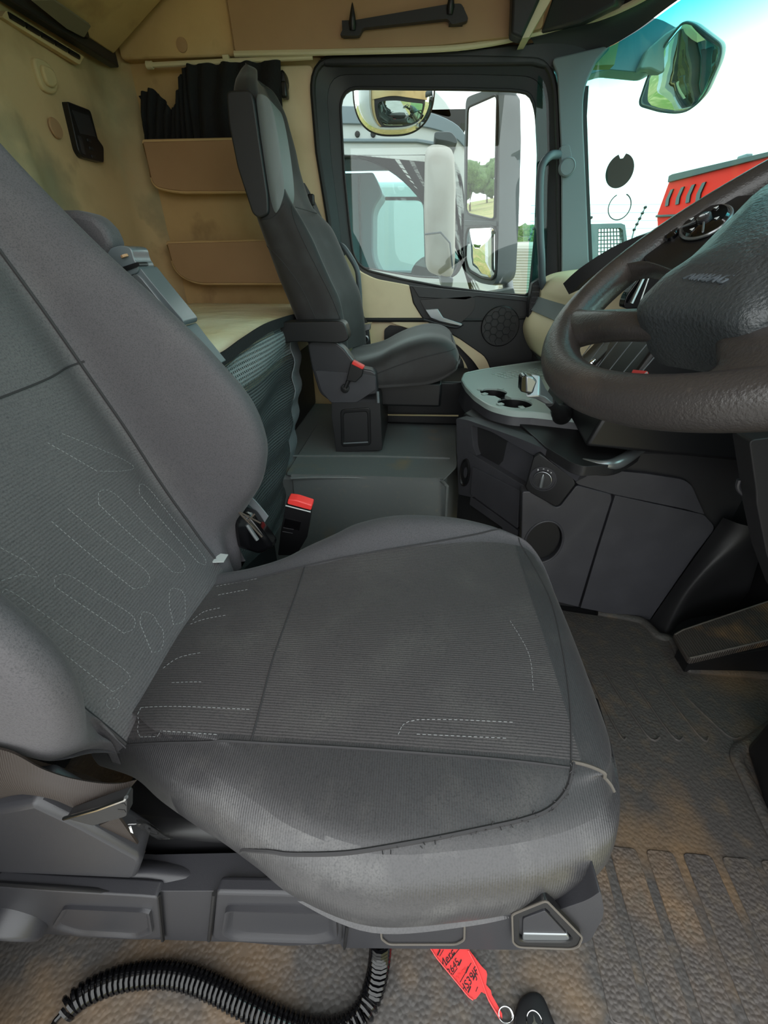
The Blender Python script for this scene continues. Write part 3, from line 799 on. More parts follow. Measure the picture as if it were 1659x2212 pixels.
# ================================================================ dashboard
# passenger side: beige end of the dash with a slate stripe and a side vent
dp = thing('passenger_dashboard', 'beige passenger dashboard end with slate stripe beside the door', 'dashboard', (0.6, 1.9, 0.7))
prof = [(0.8617, 2.24, 1.123), (0.7294, 2.24, 1.105), (0.6165, 2.24, 1.09), (0.5611, 2.24, 1.068), (0.542, 2.24, 1.026), (0.5421, 2.24, 0.992), (0.5287, 2.24, 0.949), (0.5026, 2.24, 0.8885), (0.5042, 2.24, 0.841), (0.5375, 2.24, 0.7777), (0.6059, 2.24, 0.713), (0.7196, 2.24, 0.6586), (1.01, 2.24, 0.5949)]
prof = [V(p) for p in prof]
def dprof(y):
    k = (2.24 - y) / 0.9
    return [V((p.x + 0.05 * k * k, y, p.z)) for p in prof]
dm = MB(); dm.loft([dprof(y) for y in (2.24, 2.05, 1.85, 1.7, 1.52)], nv=4, nu=4)
dm.build('dash_body', 'dashbeige', dp, angle=50)
def band(i0, i1, off, m, name, ya=2.242, yb=1.53, lab=None):
    mb = MB()
    P = crom(prof, 4)
    def fn(u, v):
        y = ya + (yb - ya) * u; k = (2.24 - y) / 0.9
        i = i0 + (i1 - i0) * v; a = P[int(i)].lerp(P[min(int(i) + 1, len(P) - 1)], i - int(i))
        return (a.x + 0.05 * k * k - off, y, a.z + off * 0.4)
    mb.sheet(fn, 14, 8, 0.004)
    return mb.build(name, m, dp, label=lab)
band(20, 25, 0.004, 'slate', 'stripe', lab='slate grey stripe')
band(37, 39, 0.004, 'black', 'pull_slot', 2.20, 2.0, 'black pull slot')
vn = MB(); 
vp = [V(p) for p in round_poly([(0.5021, 2.2, 1.047), (0.5348, 2.2, 1.069), (0.56, 2.2, 1.065), (0.5532, 2.2, 0.9949), (0.5341, 2.2, 0.941), (0.5208, 2.2, 0.8974), (0.5065, 2.2, 0.9053), (0.5004, 2.2, 0.9756)], .006, 2)]
vn.prism(vp, (0.0, 0.045, 0)); vno = vn.build('side_vent', 'black', dp, bevel=0.004, label='black side vent')
vl = MB()
for k in range(6):
    a = V((0.5094, 2.196, 1.036)).lerp(V((0.5148, 2.196, 0.9256)), k / 5.0); vl.box(a + V((-0.004, -0.003, -0.004)), a + V((0.03, 0.004, 0.003)))
vl.build('vent_vane', 'plastic', vno)

# driver's side: hood, cluster body, centre stack
dd = thing('driver_dashboard', 'black driver dashboard with instrument hood behind the steering wheel', 'dashboard', (0.8, 0.8, 0.5))
def hood(u, v):
    P = crom([(0.40, 1.38, 1.085), (0.43, 1.33, 1.13), (0.50, 1.26, 1.185), (0.60, 1.15, 1.215), (0.70, 1.0, 1.225), (0.78, 0.75, 1.225), (0.80, 0.4, 1.215), (0.78, 0.15, 1.20)], 6)
    i = u * (len(P) - 1); a = P[min(int(i), len(P) - 2)].lerp(P[min(int(i), len(P) - 2) + 1], i - min(int(i), len(P) - 2))
    return V((a.x + 0.36 * v, a.y + 0.30 * v * (1 - u) * 0.8, a.z + 0.05 * math.sin(v * 2.6) - 0.10 * v * v))
MB().sheet(hood, 42, 12, 0.035).build('instrument_hood', 'dark', dd)
cl = MB(); cl.prism([(0.80, 0.14, 1.18), (0.72, 0.14, 0.86), (0.74, 0.14, 0.70), (0.82, 0.14, 0.55), (1.18, 0.14, 0.34), (1.18, 0.14, 1.16)], (0, 0.60, 0))
cl.build('lower_dash', 'black', dd, bevel=0.02, seg=3)
st = MB(); st.prism([(0.66, 1.12, 1.17), (0.50, 1.12, 0.80), (0.47, 1.12, 0.70), (1.0, 1.12, 0.662), (1.1, 1.12, 1.16)], (0.04, 0.32, 0))
st.prism([(0.60, 1.40, 0.93), (0.505, 1.40, 0.80), (0.475, 1.40, 0.70), (1.0, 1.40, 0.665), (1.0, 1.40, 0.93)], (0, 0.20, 0))
st.build('centre_stack', 'black', dd, bevel=0.012, seg=3)
sw = MB()


def cut_out(o, cutters):
    """takes solid shapes out of an object's mesh for good"""
    for mb in cutters:
        c = mb.build('cutter', 'black', smooth=False)
        md = o.modifiers.new('cut', 'BOOLEAN'); md.operation = 'DIFFERENCE'; md.object = c; md.solver = 'EXACT'
        dg = bpy.context.evaluated_depsgraph_get(); dg.update()
        me = bpy.data.meshes.new_from_object(o.evaluated_get(dg))
        o.modifiers.remove(md)
        old = o.data; o.data = me; me.name = o.name
        cm = c.data; bpy.data.objects.remove(c); bpy.data.meshes.remove(cm); bpy.data.meshes.remove(old)

# buttons on the centre stack
for k in range(6):
    a = V((0.5311, 1.453, 0.883)).lerp(V((0.5477, 1.084, 0.9212)), k / 5.0)
    b = a + V((-0.03, 0.012, -0.075))
    MB().tube(crom([a + V((0.03, -0.01, 0.07)), a + V((0.006, 0.004, 0.01)), (a + b) / 2 + V((0, 0.004, 0)), b], 4), 0.0016, 6).build('button_edge', 'pillar', dd)
hz = [V(p) for p in [(0.536, 1.107, 0.9103), (0.5399, 1.053, 0.9194), (0.5373, 1.029, 0.9134), (0.5318, 1.012, 0.9007), (0.5247, 1.093, 0.8843)]]
hzo = MB().prism(hz, (-0.006, 0, 0.002)).build('hazard_button', 'red', dd, bevel=0.001, label='red hazard button with white triangle')
tr = [V(p) for p in [(0.5327, 1.044, 0.9202), (0.5261, 1.012, 0.9049), (0.5223, 1.059, 0.8961)]]
MB().tube(tr, 0.0016, 5, closed=True).build('triangle_mark', 'whiteink', hzo)
MB().tube([V((0.5003, 1.12, 1.115)), V((0.4841, 1.11, 1.058))], 0.004, 6).build('trim_line', 'silver', dd)
MB().tube([V((0.5111, 1.12, 1.119)), V((0.5029, 1.11, 1.064))], 0.0014, 6).build('trim_line', 'whiteink', dd)
MB().prism(round_poly([(0.4737, 1.125, 1.072), (0.5041, 1.125, 1.132), (0.5981, 1.125, 1.145), (0.6525, 1.125, 1.054), (0.4743, 1.125, 1.045)], .01, 2), (0, 0.03, 0)).build('dial_panel', 'gloss', dd, bevel=0.002)
MB().tube(crom([V((0.4371, 1.15, 0.8989)), V((0.4423, 1.15, 0.9152)), V((0.4509, 1.15, 0.9267))], 4), [0.004] * 4 + [0.006] * 3 + [0.003] * 2, 8).build('bright_lever', 'chrome', dd)

# ---------------------------------------------------------------- centre console
cc = thing('centre_console', 'dark grey centre console with cup holder tray, rotary knob and round bin opening', 'console', (0.5, 1.5, 0.0))
core = MB()
plan = [(0.175, 1.53), (0.235, 1.42), (0.42, 1.23), (0.60, 1.215), (1.02, 1.205), (1.2, 1.3), (1.2, 2.1), (0.62, 2.1), (0.30, 1.75)]
bot = [V((x, y, 0.0)) for x, y in plan]
core.loft([[V((x * 0.97 + 0.03, y + 0.012, 0.0)) for i, (x, y) in enumerate(plan)],
           [V((x, y, 0.55)) for x, y in plan], [V((x, y, 0.655)) for x, y in plan]])
core_o = core.build('console_body', 'dark', cc, angle=20, bevel=0.008)
# the side panels
N1 = dict()
def pan(name, pts, rr, ext, m='panelgrey', bev=0.006, lab=None, par=None):
    return MB().prism(round_poly(pts, rr, 4), ext).build(name, m, par or cc, bevel=bev, seg=3, label=lab)
E1 = (0.0378, 0.0328, 0)
pan('upper_rail', [(0.1459, 1.489, 0.6488), (0.1858, 1.443, 0.6571), (0.2525, 1.366, 0.6581), (0.3391, 1.266, 0.6591), (0.4162, 1.177, 0.6533), (0.4574, 1.129, 0.6438), (0.4785, 1.105, 0.6415), (0.4705, 1.114, 0.5955), (0.4568, 1.13, 0.602), (0.3814, 1.217, 0.6392), (0.3695, 1.231, 0.622), (0.2537, 1.365, 0.6473), (0.1957, 1.431, 0.6445), (0.2089, 1.416, 0.5692), (0.2234, 1.399, 0.5411), (0.1964, 1.431, 0.5447), (0.1586, 1.474, 0.5527)], [.01,.01,.03,.03,.02,.01,.0,.0,.01,.004,.004,.02,.01,.01,.004,.01,.01], E1)
pan('side_pocket', [(0.1944, 1.476, 0.6355), (0.2599, 1.401, 0.6374), (0.3793, 1.263, 0.6068), (0.3806, 1.261, 0.499), (0.2298, 1.435, 0.5201), (0.2144, 1.453, 0.5541)], .006, E1, 'panelgrey', 0.003)
pan('end_panel', [(0.1541, 1.48, 0.5688), (0.1964, 1.431, 0.5447), (0.2298, 1.392, 0.5356), (0.3671, 1.234, 0.5095), (0.3582, 1.244, 0.4864), (0.351, 1.252, 0.485), (0.2134, 1.411, 0.4934), (0.2283, 1.394, 0.3731), (0.1788, 1.451, 0.3532)], .006, E1, 'panelgrey', 0.005)
pan('drawer_front', [(0.212, 1.402, 0.4976), (0.351, 1.242, 0.4909), (0.3648, 1.226, 0.3515), (0.2169, 1.396, 0.3852)], .005, E1, 'panelgrey', 0.004)
pan('drawer_front', [(0.2199, 1.41, 0.3696), (0.3696, 1.237, 0.3362), (0.3754, 1.231, 0.2736), (0.3327, 1.28, 0.277), (0.3281, 1.285, 0.3138), (0.2202, 1.41, 0.3329)], .004, E1, 'panelgrey', 0.003)
eh = V((0.1899, 1.429, 0.4576))
MB().lathe(eh, (-.756, -.655, 0), [(0.0, -0.008), (0.048, -0.004), (0.052, 0.002), (0.056, 0.001), (0.058, -0.01)], 28, sx=0.42, ref=(0.655, -0.756, 0)).build('end_opening', 'black', cc)
pan('right_rail', [(0.4843, 1.195, 0.6129), (0.5174, 1.195, 0.6002), (0.5974, 1.195, 0.597), (0.7081, 1.195, 0.5888), (0.818, 1.195, 0.5744), (0.8498, 1.195, 0.5535), (0.878, 1.195, 0.5143), (0.9243, 1.195, 0.4541), (0.8578, 1.195, 0.4715), (0.627, 1.195, 0.5148), (0.5082, 1.195, 0.5458), (0.4912, 1.195, 0.5709)], [0,.01,0,0,.02,.02,.01,.006,0,0,.01,.006], (0, 0.03, 0))
cup = pan('bin_panel', [(0.3461, 1.192, 0.5142), (0.3775, 1.192, 0.5156), (0.4604, 1.192, 0.4614), (0.4741, 1.192, 0.4655), (0.5077, 1.192, 0.5441), (0.6213, 1.192, 0.5162), (0.6268, 1.192, 0.4964), (0.6282, 1.192, 0.3163), (0.6341, 1.192, 0.0353), (0.4747, 1.192, 0.0745), (0.3791, 1.192, 0.302)], [.01,.01,.008,.008,.01,.01,0,0,.0,.01,0], (0, 0.04, 0))
pan('right_panel', [(0.6319, 1.192, 0.5133), (0.9193, 1.192, 0.4557), (0.9724, 1.192, 0.4094), (0.9492, 1.192, 0.2965), (0.9026, 1.192, -0.0151), (0.6413, 1.192, 0.0335), (0.6342, 1.192, 0.3167)], [.004,.01,.02,0,.01,.0,0], (0, 0.04, 0))
hc = V((0.4494, 1.21, 0.3224))
hole = lambda r, d0, d1: MB().lathe(hc, (0, 1, 0), [(r, d0), (r * 0.96, d1)], 40, sx=0.72, ref=(1, 0, 0))
cut_out(cup, [hole(0.084, -0.1, 0.2)])
cut_out(core_o, [hole(0.080, -0.1, 0.16)])
rg = MB(); rg.tube([hc + V((0.0625 * math.cos(a), -0.018, 0.086 * math.sin(a))) for a in [2 * math.pi * k / 40 for k in range(40)]], 0.004, 8, closed=True)
rg.build('bin_rim', 'panelgrey', cc)
MB().lathe(hc + V((0, 0.005, 0)), (0, 1, 0), [(0.078, -0.01), (0.078, 0.14), (0.074, 0.14), (0.0, 0.145)][:1] + [(0.079, 0.13), (0.0, 0.14)], 40, sx=0.72, ref=(1, 0, 0)).build('bin_liner', 'black', cc)
# rotary switch on its black plate
kn = (-.40, -.915, .06)
kp = [V(p) for p in round_poly([(0.3621, 1.204, 0.6293), (0.376, 1.198, 0.6441), (0.4742, 1.152, 0.5888), (0.4847, 1.146, 0.5705), (0.4563, 1.153, 0.4926), (0.4466, 1.157, 0.4833), (0.3642, 1.195, 0.5134), (0.3542, 1.2, 0.5268)], .006, 3)]
plt = MB().prism(kp, (0.02, 0.045, 0)).build('switch_plate', 'black', cc, bevel=0.003)
kc = V((0.3985, 1.183, 0.5666))
MB().lathe(kc, kn, [(0.040, -0.004), (0.040, 0.003), (0.0365, 0.003), (0.036, 0.0)], 40).build('dial_ring', 'plastic', plt)
kb = MB().lathe(kc, kn, [(0.026, 0.0), (0.026, 0.008), (0.024, 0.014), (0.0, 0.015)], 36).build('rotary_knob', 'dark', plt)
kr = MB(); kr.tube([kc + V(kn) * 0.009 + V((0.0255 * math.cos(a) * 0.915, -0.0255 * math.cos(a) * 0.4, 0.0255 * math.sin(a))) for a in [2 * math.pi * k / 36 for k in range(36)]], 0.0014, 6, closed=True)
kr.build('knob_ring', 'silver', kb)
gp = MB(); g0 = kc + V(kn) * 0.018; gp.tube([g0 + V((0, 0, 0.022)), g0 + V((0, 0, 0.010)), g0 + V((0.0, 0, -0.022))], [0.002, 0.005, 0.005], 8); gp.build('knob_grip', 'silver', kb)
for k, a in enumerate((2.2, 1.7, 1.3, 0.95)):
    q = kc + V(kn) * 0.003 + V((0.033 * math.cos(a) * 0.915, -0.033 * math.cos(a) * 0.4, 0.033 * math.sin(a)))
    text_obj('mark', ('0', '=', 'x', 'x')[k] if k else '0', 0.009, q, (0.915, -0.4, 0), (0, 0, 1), 'whiteink', plt, 0.0003)
# tray
tz = 0.70
tp = round_poly([(0.1877, 1.827, 0.7), (0.2093, 1.944, 0.7), (0.2947, 2.023, 0.7), (0.5938, 2.226, 0.7), (0.862, 2.36, 0.7), (0.8519, 2.067, 0.7), (0.5356, 1.36, 0.7), (0.3896, 1.4, 0.7), (0.3216, 1.404, 0.7), (0.2567, 1.46, 0.7), (0.2165, 1.581, 0.7), (0.195, 1.71, 0.7)], [.015,.02,.03,.03,.02,.02,.0,.004,.04,.04,.03,.02], 5)
tb = MB().prism(tp, (0, 0, -0.014)); tb_o = tb.build('tray', 'tray', cc, smooth=True, angle=30)
c1 = V((0.2976, 1.657, 0.7)); c2 = V((0.3542, 1.522, 0.7))
cu_ = []
for c, r_ in ((c1, 0.052), (c2, 0.061)):
    cu_.append(MB().lathe(c, (0, 0, 1), [(r_, -0.2), (r_, 0.05)], 32))
cb = MB(); d = (c2 - c1).normalized(); w = V((-d.y, d.x, 0)) * 0.022
cb.prism([c1 + w, c2 + w, c2 - w, c1 - w], (0, 0, 0.05)); cb2 = MB(); cb2.prism([c1 + w - V((0, 0, 0.03)), c2 + w - V((0, 0, 0.03)), c2 - w - V((0, 0, 0.03)), c1 - w - V((0, 0, 0.03))], (0, 0, 0.06))
cut_out(tb_o, cu_ + [cb2])
wall = MB().loft([[p + V((0, 0, -0.013)) for p in shrink(tp, 0.985)], [p + V((0, 0, -0.05)) for p in shrink(tp, 1.0)], [p + V((0, 0, -0.085)) for p in shrink(tp, 1.03)]])
wl = wall.build('tray_surround', 'panelgrey', cc, angle=50)
for c, r_ in ((c1, 0.052), (c2, 0.061)):
    cut_out(wl, [MB().lathe(c, (0, 0, 1), [(r_, -0.2), (r_, 0.05)], 32)])
    MB().loft([[c + V((math.cos(t) * k, math.sin(t) * k, h)) for t in [2 * math.pi * q / 32 for q in range(32)]] for k, h in ((r_ - 0.0006, -0.006), (r_ - 0.004, -0.078), (0.004, -0.080))], caps=False).build('cup_liner', 'black', cc, angle=60)
lipm = MB(); lipm.tube([p + V((0, 0, 0.002)) for p in shrink(tp, 0.99)], 0.005, 6, closed=True); lipm.build('tray_lip', 'tray', tb_o)
for c, angs in ((c1, (2.6, 3.9, 0.9)), (c2, (3.6, 4.9, 0.6))):
    for a in angs:
        r_ = 0.052 if c is c1 else 0.061
        u = V((math.cos(a), math.sin(a), 0)); w = V((-u.y, u.x, 0)) * 0.009
        p = c + u * (r_ + 0.004)
        MB().prism([p - w - u * 0.014, p + w - u * 0.014, p + w + u * 0.010, p - w + u * 0.010], (0, 0, 0.005)).build('cup_clip', 'tray', tb_o, bevel=0.0015)
gr = MB()
o_ = V((0.3093, 1.941, 0.7025)); ux = V((0.5598, 2.079, 0.7025)) - o_; uy = V((0.3711, 1.735, 0.7025)) - o_
ux.normalize(); uy = (uy - ux * uy.dot(ux)).normalized()
for i in range(9):
    for j in range(9):
        p = o_ + ux * (0.022 + 0.030 * i) + uy * (0.006 + 0.021 * j)
        if i < 2 and j > 4: continue
        gr.tube([p, p + ux * 0.016 + uy * 0.004], 0.0022, 6)
gr.build('grip_ridges', 'tray', tb_o)
# gear lever with bellows
gl = thing('gear_lever', 'chrome and black gear lever with rubber bellows beside the cup holders', 'gear lever', (0.5036, 1.44, 0.68))
g1 = V((0.5293, 1.476, 0.66)); g2 = V((0.3501, 1.13, 0.823)); ax = (g2 - g1).normalized()
L_ = (g2 - g1).length
pr = [(0.046, -0.004)]
for k in range(5): pr += [(0.042 - 0.005 * k, L_ * (0.04 + 0.12 * k)), (0.034 - 0.005 * k, L_ * (0.10 + 0.12 * k))]
pr += [(0.013, L_ * 0.7), (0.012, L_ * 0.95)]
MB().lathe(g1, ax, pr, 24).build('bellows', 'rubber', gl, angle=60)
g3 = V((0.2934, 1.12, 0.8646)); 
sm = MB(); sm.loft([[g2 + V(q) * 1.0 for q in ((-.012, -.012, -.006), (.012, -.012, -.006), (.014, .012, .006), (-.010, .012, .006))], [g2.lerp(g3, 0.5) + V(q) for q in ((-.013, -.014, -.012), (.014, -.014, -.008), (.016, .014, .012), (-.010, .014, .010))], [g3 + V(q) for q in ((-.012, -.016, -.026), (.022, -.016, -.022), (.024, .016, .024), (-.010, .016, .030))]])
sm.build('lever_neck', 'silver', gl, bevel=0.004, seg=3, angle=30)
hd = [V(p) for p in round_poly([(0.2615, 1.1, 0.89), (0.2687, 1.1, 0.8947), (0.291, 1.1, 0.8917), (0.3018, 1.1, 0.8828), (0.2983, 1.1, 0.8523), (0.2921, 1.1, 0.8474), (0.2653, 1.1, 0.8539)], .004, 3)]
MB().prism(hd, (0, 0.034, 0)).build('lever_head', 'gloss', gl, bevel=0.004, seg=3)
MB().prism([V(p) for p in [(0.2714, 1.096, 0.8946), (0.2902, 1.096, 0.8915), (0.3023, 1.096, 0.8815), (0.2953, 1.096, 0.851), (0.2786, 1.096, 0.853)]], (0, 0.042, 0)).build('chrome_band', 'silver', gl, bevel=0.004, seg=3)
MB().prism(round_poly([(0.3472, 1.451, 0.662), (0.4134, 1.507, 0.662), (0.6557, 1.685, 0.662), (1.003, 1.83, 0.662), (0.8041, 1.335, 0.662), (0.5545, 1.095, 0.662), (0.4631, 1.073, 0.662), (0.4377, 1.095, 0.662), (0.3943, 1.204, 0.662)], .01, 3), (0, 0, -0.03)).build('console_deck', 'dark', cc, bevel=0.006)
# open bin and its silver lip beside the column
bn_ = MB().prism(round_poly([(0.4051, 1.365, 0.655), (0.5149, 1.49, 0.655), (0.7126, 1.64, 0.655), (0.9615, 1.66, 0.655), (0.826, 1.376, 0.655), (0.6498, 1.185, 0.655), (0.5766, 1.115, 0.655), (0.5268, 1.099, 0.655), (0.4803, 1.129, 0.655), (0.4502, 1.228, 0.655)], [.02,.01,.01,.01,.01,.02,.03,.03,.03,.03], 4), (0, 0, -0.035))
bn_.build('shelf_ledge', 'dark', cc, bevel=0.01, seg=3)
MB().tube(crom([(0.4767, 1.127, 0.657), (0.5216, 1.103, 0.657), (0.5715, 1.119, 0.657), (0.652, 1.201, 0.657), (0.7794, 1.346, 0.657), (0.883, 1.465, 0.657)], 5), [0.006 + 0.012 * min(1, k / 10) for k in range(26)], 10).build('shelf_trim', 'silver', cc, label='silver edge of the bin')
bx_ = MB().ring([(0.5425, 1.421, 0.668), (0.6939, 1.597, 0.668), (0.6975, 1.516, 0.668), (0.5712, 1.232, 0.668)], shrink([(0.5425, 1.421, 0.668), (0.6939, 1.597, 0.668), (0.6975, 1.516, 0.668), (0.5712, 1.232, 0.668)], 0.85), (0, 0, -0.03)); bx_.build('open_bin', 'black', cc, bevel=0.002)

# ---------------------------------------------------------------- footwell
fwk = thing('footwell_cover', 'black moulded footwell cover sloping down beside the pedal', 'cover', (1.1, 1.1, 0.0))
ra = [(0.9004, 1.185, -0.0128), (0.9231, 1.185, 0.1468), (0.9471, 1.185, 0.292), (0.9674, 1.185, 0.412), (0.9735, 1.185, 0.4524)]
rb0 = [(0.9139, 1.14, -0.0311), (0.9165, 1.14, 0.1554), (0.9439, 1.14, 0.2944), (0.9821, 1.14, 0.41), (0.9837, 1.14, 0.4614)]
rc0 = [(0.9396, 1.125, -0.051), (0.9367, 1.125, 0.1455), (0.9652, 1.125, 0.2734), (1.028, 1.125, 0.3847), (1.047, 1.125, 0.441)]
rd0 = [(1.011, 1.19, -0.1293), (1.026, 1.19, 0.0536), (1.076, 1.19, 0.1681), (1.149, 1.19, 0.2393), (1.151, 1.19, 0.3006)]
re0 = [(1.071, 1.24, -0.1924), (1.143, 1.24, -0.0653), (1.192, 1.24, -0.0167), (1.25, 1.24, 0.0048), (1.23, 1.24, 0.1078)]
MB().loft([ra, rb0, rc0, rd0, re0], nu=6, nv=5, caps=False, closed=False).build('cover_bulge', 'dark', fwk)
kp_ = MB().prism(round_poly([(0.5948, 0.8, 0.8702), (0.6518, 0.8, 0.7688), (0.6632, 0.8, 0.744), (0.7381, 0.8, 0.6211), (0.813, 0.8, 0.5186), (0.9118, 0.8, 0.4118), (1.012, 0.8, 0.4198), (0.7582, 0.8, 0.9015)], .01, 3), (0.0, -0.05, 0)); kp_.build('knee_panel', 'dark', fwk, bevel=0.006)
MB().tube(crom([(0.6502, 0.798, 0.7698), (0.6545, 0.798, 0.7532), (0.6721, 0.798, 0.7369), (0.741, 0.798, 0.6913), (0.8151, 0.798, 0.651)], 4), 0.0045, 8).build('panel_edge', 'plastic', fwk)
for q in [(0.6306, 0.797, 0.8207), (0.71, 0.797, 0.6813)]: MB().lathe(q, (0, -1, 0), [(0.006, -0.004), (0.005, 0.003), (0, 0.004)], 12).build('screw', 'silver', fwk)
pd = thing('foot_rest', 'ribbed black rubber foot rest at the front of the footwell', 'foot rest', (1.0, 1.02, 0.0))
pl = [V(p) for p in round_poly([(0.888, 1.05, 0.0709), (0.9171, 1.064, 0.0801), (1.26, 1.145, 0.188), (1.162, 0.9838, 0.1571), (0.8951, 0.9464, 0.0732), (0.8847, 0.9482, 0.0699)], [.01,.01,0,0,.01,.01], 3)]
MB().prism(pl, (0.006, 0, -0.022)).build('tread_plate', 'tread', pd, bevel=0.006, seg=3)
MB().tube([(0.8915, 1.045, 0.0747), (0.9206, 1.059, 0.0838), (1.257, 1.141, 0.1895)], 0.0025, 6).build('worn_edge', 'worn', pd)
MB().tube([(0.8899, 0.9505, 0.0742), (0.8988, 0.9507, 0.077), (1.162, 0.9852, 0.1596)], 0.003, 6).build('worn_edge', 'worn', pd)
MB().prism([(0.90, 0.955, 0.002), (1.2, 0.97, 0.002), (1.2, 0.97, 0.14), (0.90, 0.955, 0.055)], (0, 0.06, 0)).build('support', 'black', pd)
ab = MB().prism([(0.9367, 0.7085, 0.002), (1.112, 0.8067, 0.002), (1.048, 0.6213, 0.002), (0.871, 0.4633, 0.002), (0.8887, 0.5647, 0.002)], (0, 0, 0.26))
tag(ab.build('pedal_block', 'black', bevel=0.012, seg=3), 'black plastic block by the door side of the footwell', 'block')

# rubber mat with raised lip, diagonal ridges and ribbed panels
fm = thing('floor_mat', 'dark rubber floor mat with honeycomb texture and brown dust', 'floor mat', (0.5, 0.6, 0.0))
mp = [(-1.0, 0.07), (-0.45, 0.095), (-0.2, 0.143), (0.62, 0.146), (1.19, 0.15), (1.19, 0.955), (0.925, 0.975), (0.935, 1.085), (0.865, 1.17), (0.60, 1.205), (0.30, 1.30), (-0.55, 1.34), (-1.0, 1.34)]
MB().prism([V((x, y, -0.004)) for x, y in mp], (0, 0, 0.006)).build('mat_sheet', 'rubbermat', fm, bevel=0.002)
lp = MB(); lp.tube(crom([V(p) for p in [(0.714, 1.206, 0.004), (0.8318, 1.184, 0.004), (0.8677, 1.164, 0.004), (0.8868, 1.106, 0.004), (0.9242, 1.092, 0.004), (0.9258, 1.052, 0.004), (0.9167, 0.9748, 0.004), (0.953, 0.9668, 0.004), (1.218, 0.9595, 0.004)]], 4), 0.017, 10, flat=0.6, up=(0, 0, 1)); lp.build('raised_lip', 'rubbermat', fm)
lp = MB(); lp.tube(crom([V(p) for p in [(0.8592, 0.4208, 0.004), (0.8725, 0.5274, 0.004), (0.8883, 0.6435, 0.004), (0.8938, 0.6769, 0.004), (0.9187, 0.706, 0.004), (0.9565, 0.7242, 0.004), (1.12, 0.8204, 0.004)]], 4), 0.017, 10, flat=0.6, up=(0, 0, 1)); lp.build('raised_lip', 'rubbermat', fm)
dg_ = MB()
for P in ([(0.5843, 0.9494, 0.003), (0.6065, 0.7289, 0.003), (0.6221, 0.7141, 0.003)], [(0.643, 0.9325, 0.003), (0.6824, 0.7295, 0.003), (0.7169, 0.7229, 0.003)], [(0.7147, 0.9453, 0.003), (0.7513, 0.7349, 0.003), (0.7814, 0.728, 0.003)], [(0.7894, 0.9441, 0.003), (0.8278, 0.7382, 0.003), (0.8532, 0.7349, 0.003)], [(0.8588, 0.8563, 0.003), (0.9082, 0.7446, 0.003), (0.9437, 0.7421, 0.003)]):
    dg_.tube(crom([V(p) for p in P], 5), 0.0035, 6)
dg_.build('diagonal_ridges', 'rubbermat', fm)
for k, (x0, x1) in enumerate(((0.385, 0.447), (0.467, 0.527), (0.547, 0.607), (0.627, 0.690), (0.710, 0.772), (0.792, 0.856), (0.876, 0.94))):
    MB().prism(round_poly([V((x0, 0.185, 0.001)), V((x1, 0.185, 0.001)), V((x1 + 0.012, 0.452, 0.001)), V((x0 + 0.012, 0.452, 0.001))], .012, 3), (0, 0, 0.0032)).build('ribbed_panel', 'ribs', fm, bevel=0.002)
pm = thing('platform_mat', 'grey rubber mat on the raised platform between the seats', 'floor mat', (-0.1, 1.6, 0.446))
mm = MB().prism(round_poly([(-0.48, 1.372, 0.447), (0.11, 1.372, 0.447), (0.17, 1.50, 0.447), (0.19, 1.93, 0.447), (-0.48, 1.93, 0.447)], .02, 3), (0, 0, 0.006))
mm.build('mat_sheet', 'matplain', pm, bevel=0.003)
MB().tube([(-0.4999, 1.538, 0.455), (-0.1791, 1.563, 0.455), (0.1443, 1.566, 0.455)], 0.004, 6).build('fold_ridge', 'matplain', pm)
fl_ = MB().loft([[(-0.4518, 1.347, 0.452), (-0.3305, 1.364, 0.452), (0.08, 1.377, 0.452), (0.1156, 1.343, 0.452)], [(-0.45, 1.362, 0.445), (-0.3, 1.362, 0.445), (0.08, 1.362, 0.445), (0.115, 1.36, 0.44)], [(-0.45, 1.345, 0.2), (-0.3, 1.345, 0.2), (0.09, 1.345, 0.2), (0.14, 1.345, 0.2)], [(-0.45, 1.335, 0.0), (-0.3, 1.335, 0.0), (0.10, 1.335, 0.0), (0.155, 1.335, 0.0)]], nu=4, caps=False, closed=False)
fl_.build('mat_riser', 'matplain', pm)
MB().tube(crom([V(p) for p in [(-0.4505, 1.343, 0.454), (-0.3296, 1.36, 0.454), (0.063, 1.379, 0.454), (0.0998, 1.367, 0.454), (0.1212, 1.326, 0.454)]], 4) + [V((0.13, 1.338, 0.2)), V((0.15, 1.33, 0.02))], 0.006, 8).build('raised_edge', 'matplain', pm)


# ================================================================ steering wheel
W_C = V((0.367, 0.461, 1.177)); W_N = V((-0.551, -0.058, 0.832)).normalized()
W_X = V((1, 0, 0)); W_X = (W_X - W_N * W_X.dot(W_N)).normalized(); W_Y = W_N.cross(W_X)
sw = thing('steering_wheel', 'worn black steering wheel with airbag pad and button pod', 'steering wheel', tuple(W_C))
def wp(a, r, h=0.0): return W_C + (W_X * math.cos(a) + W_Y * math.sin(a)) * r + W_N * h
MB().tube([wp(2 * math.pi * k / 120, 0.247) for k in range(120)], 0.0215, 20, closed=True).build('rim', 'leather', sw)
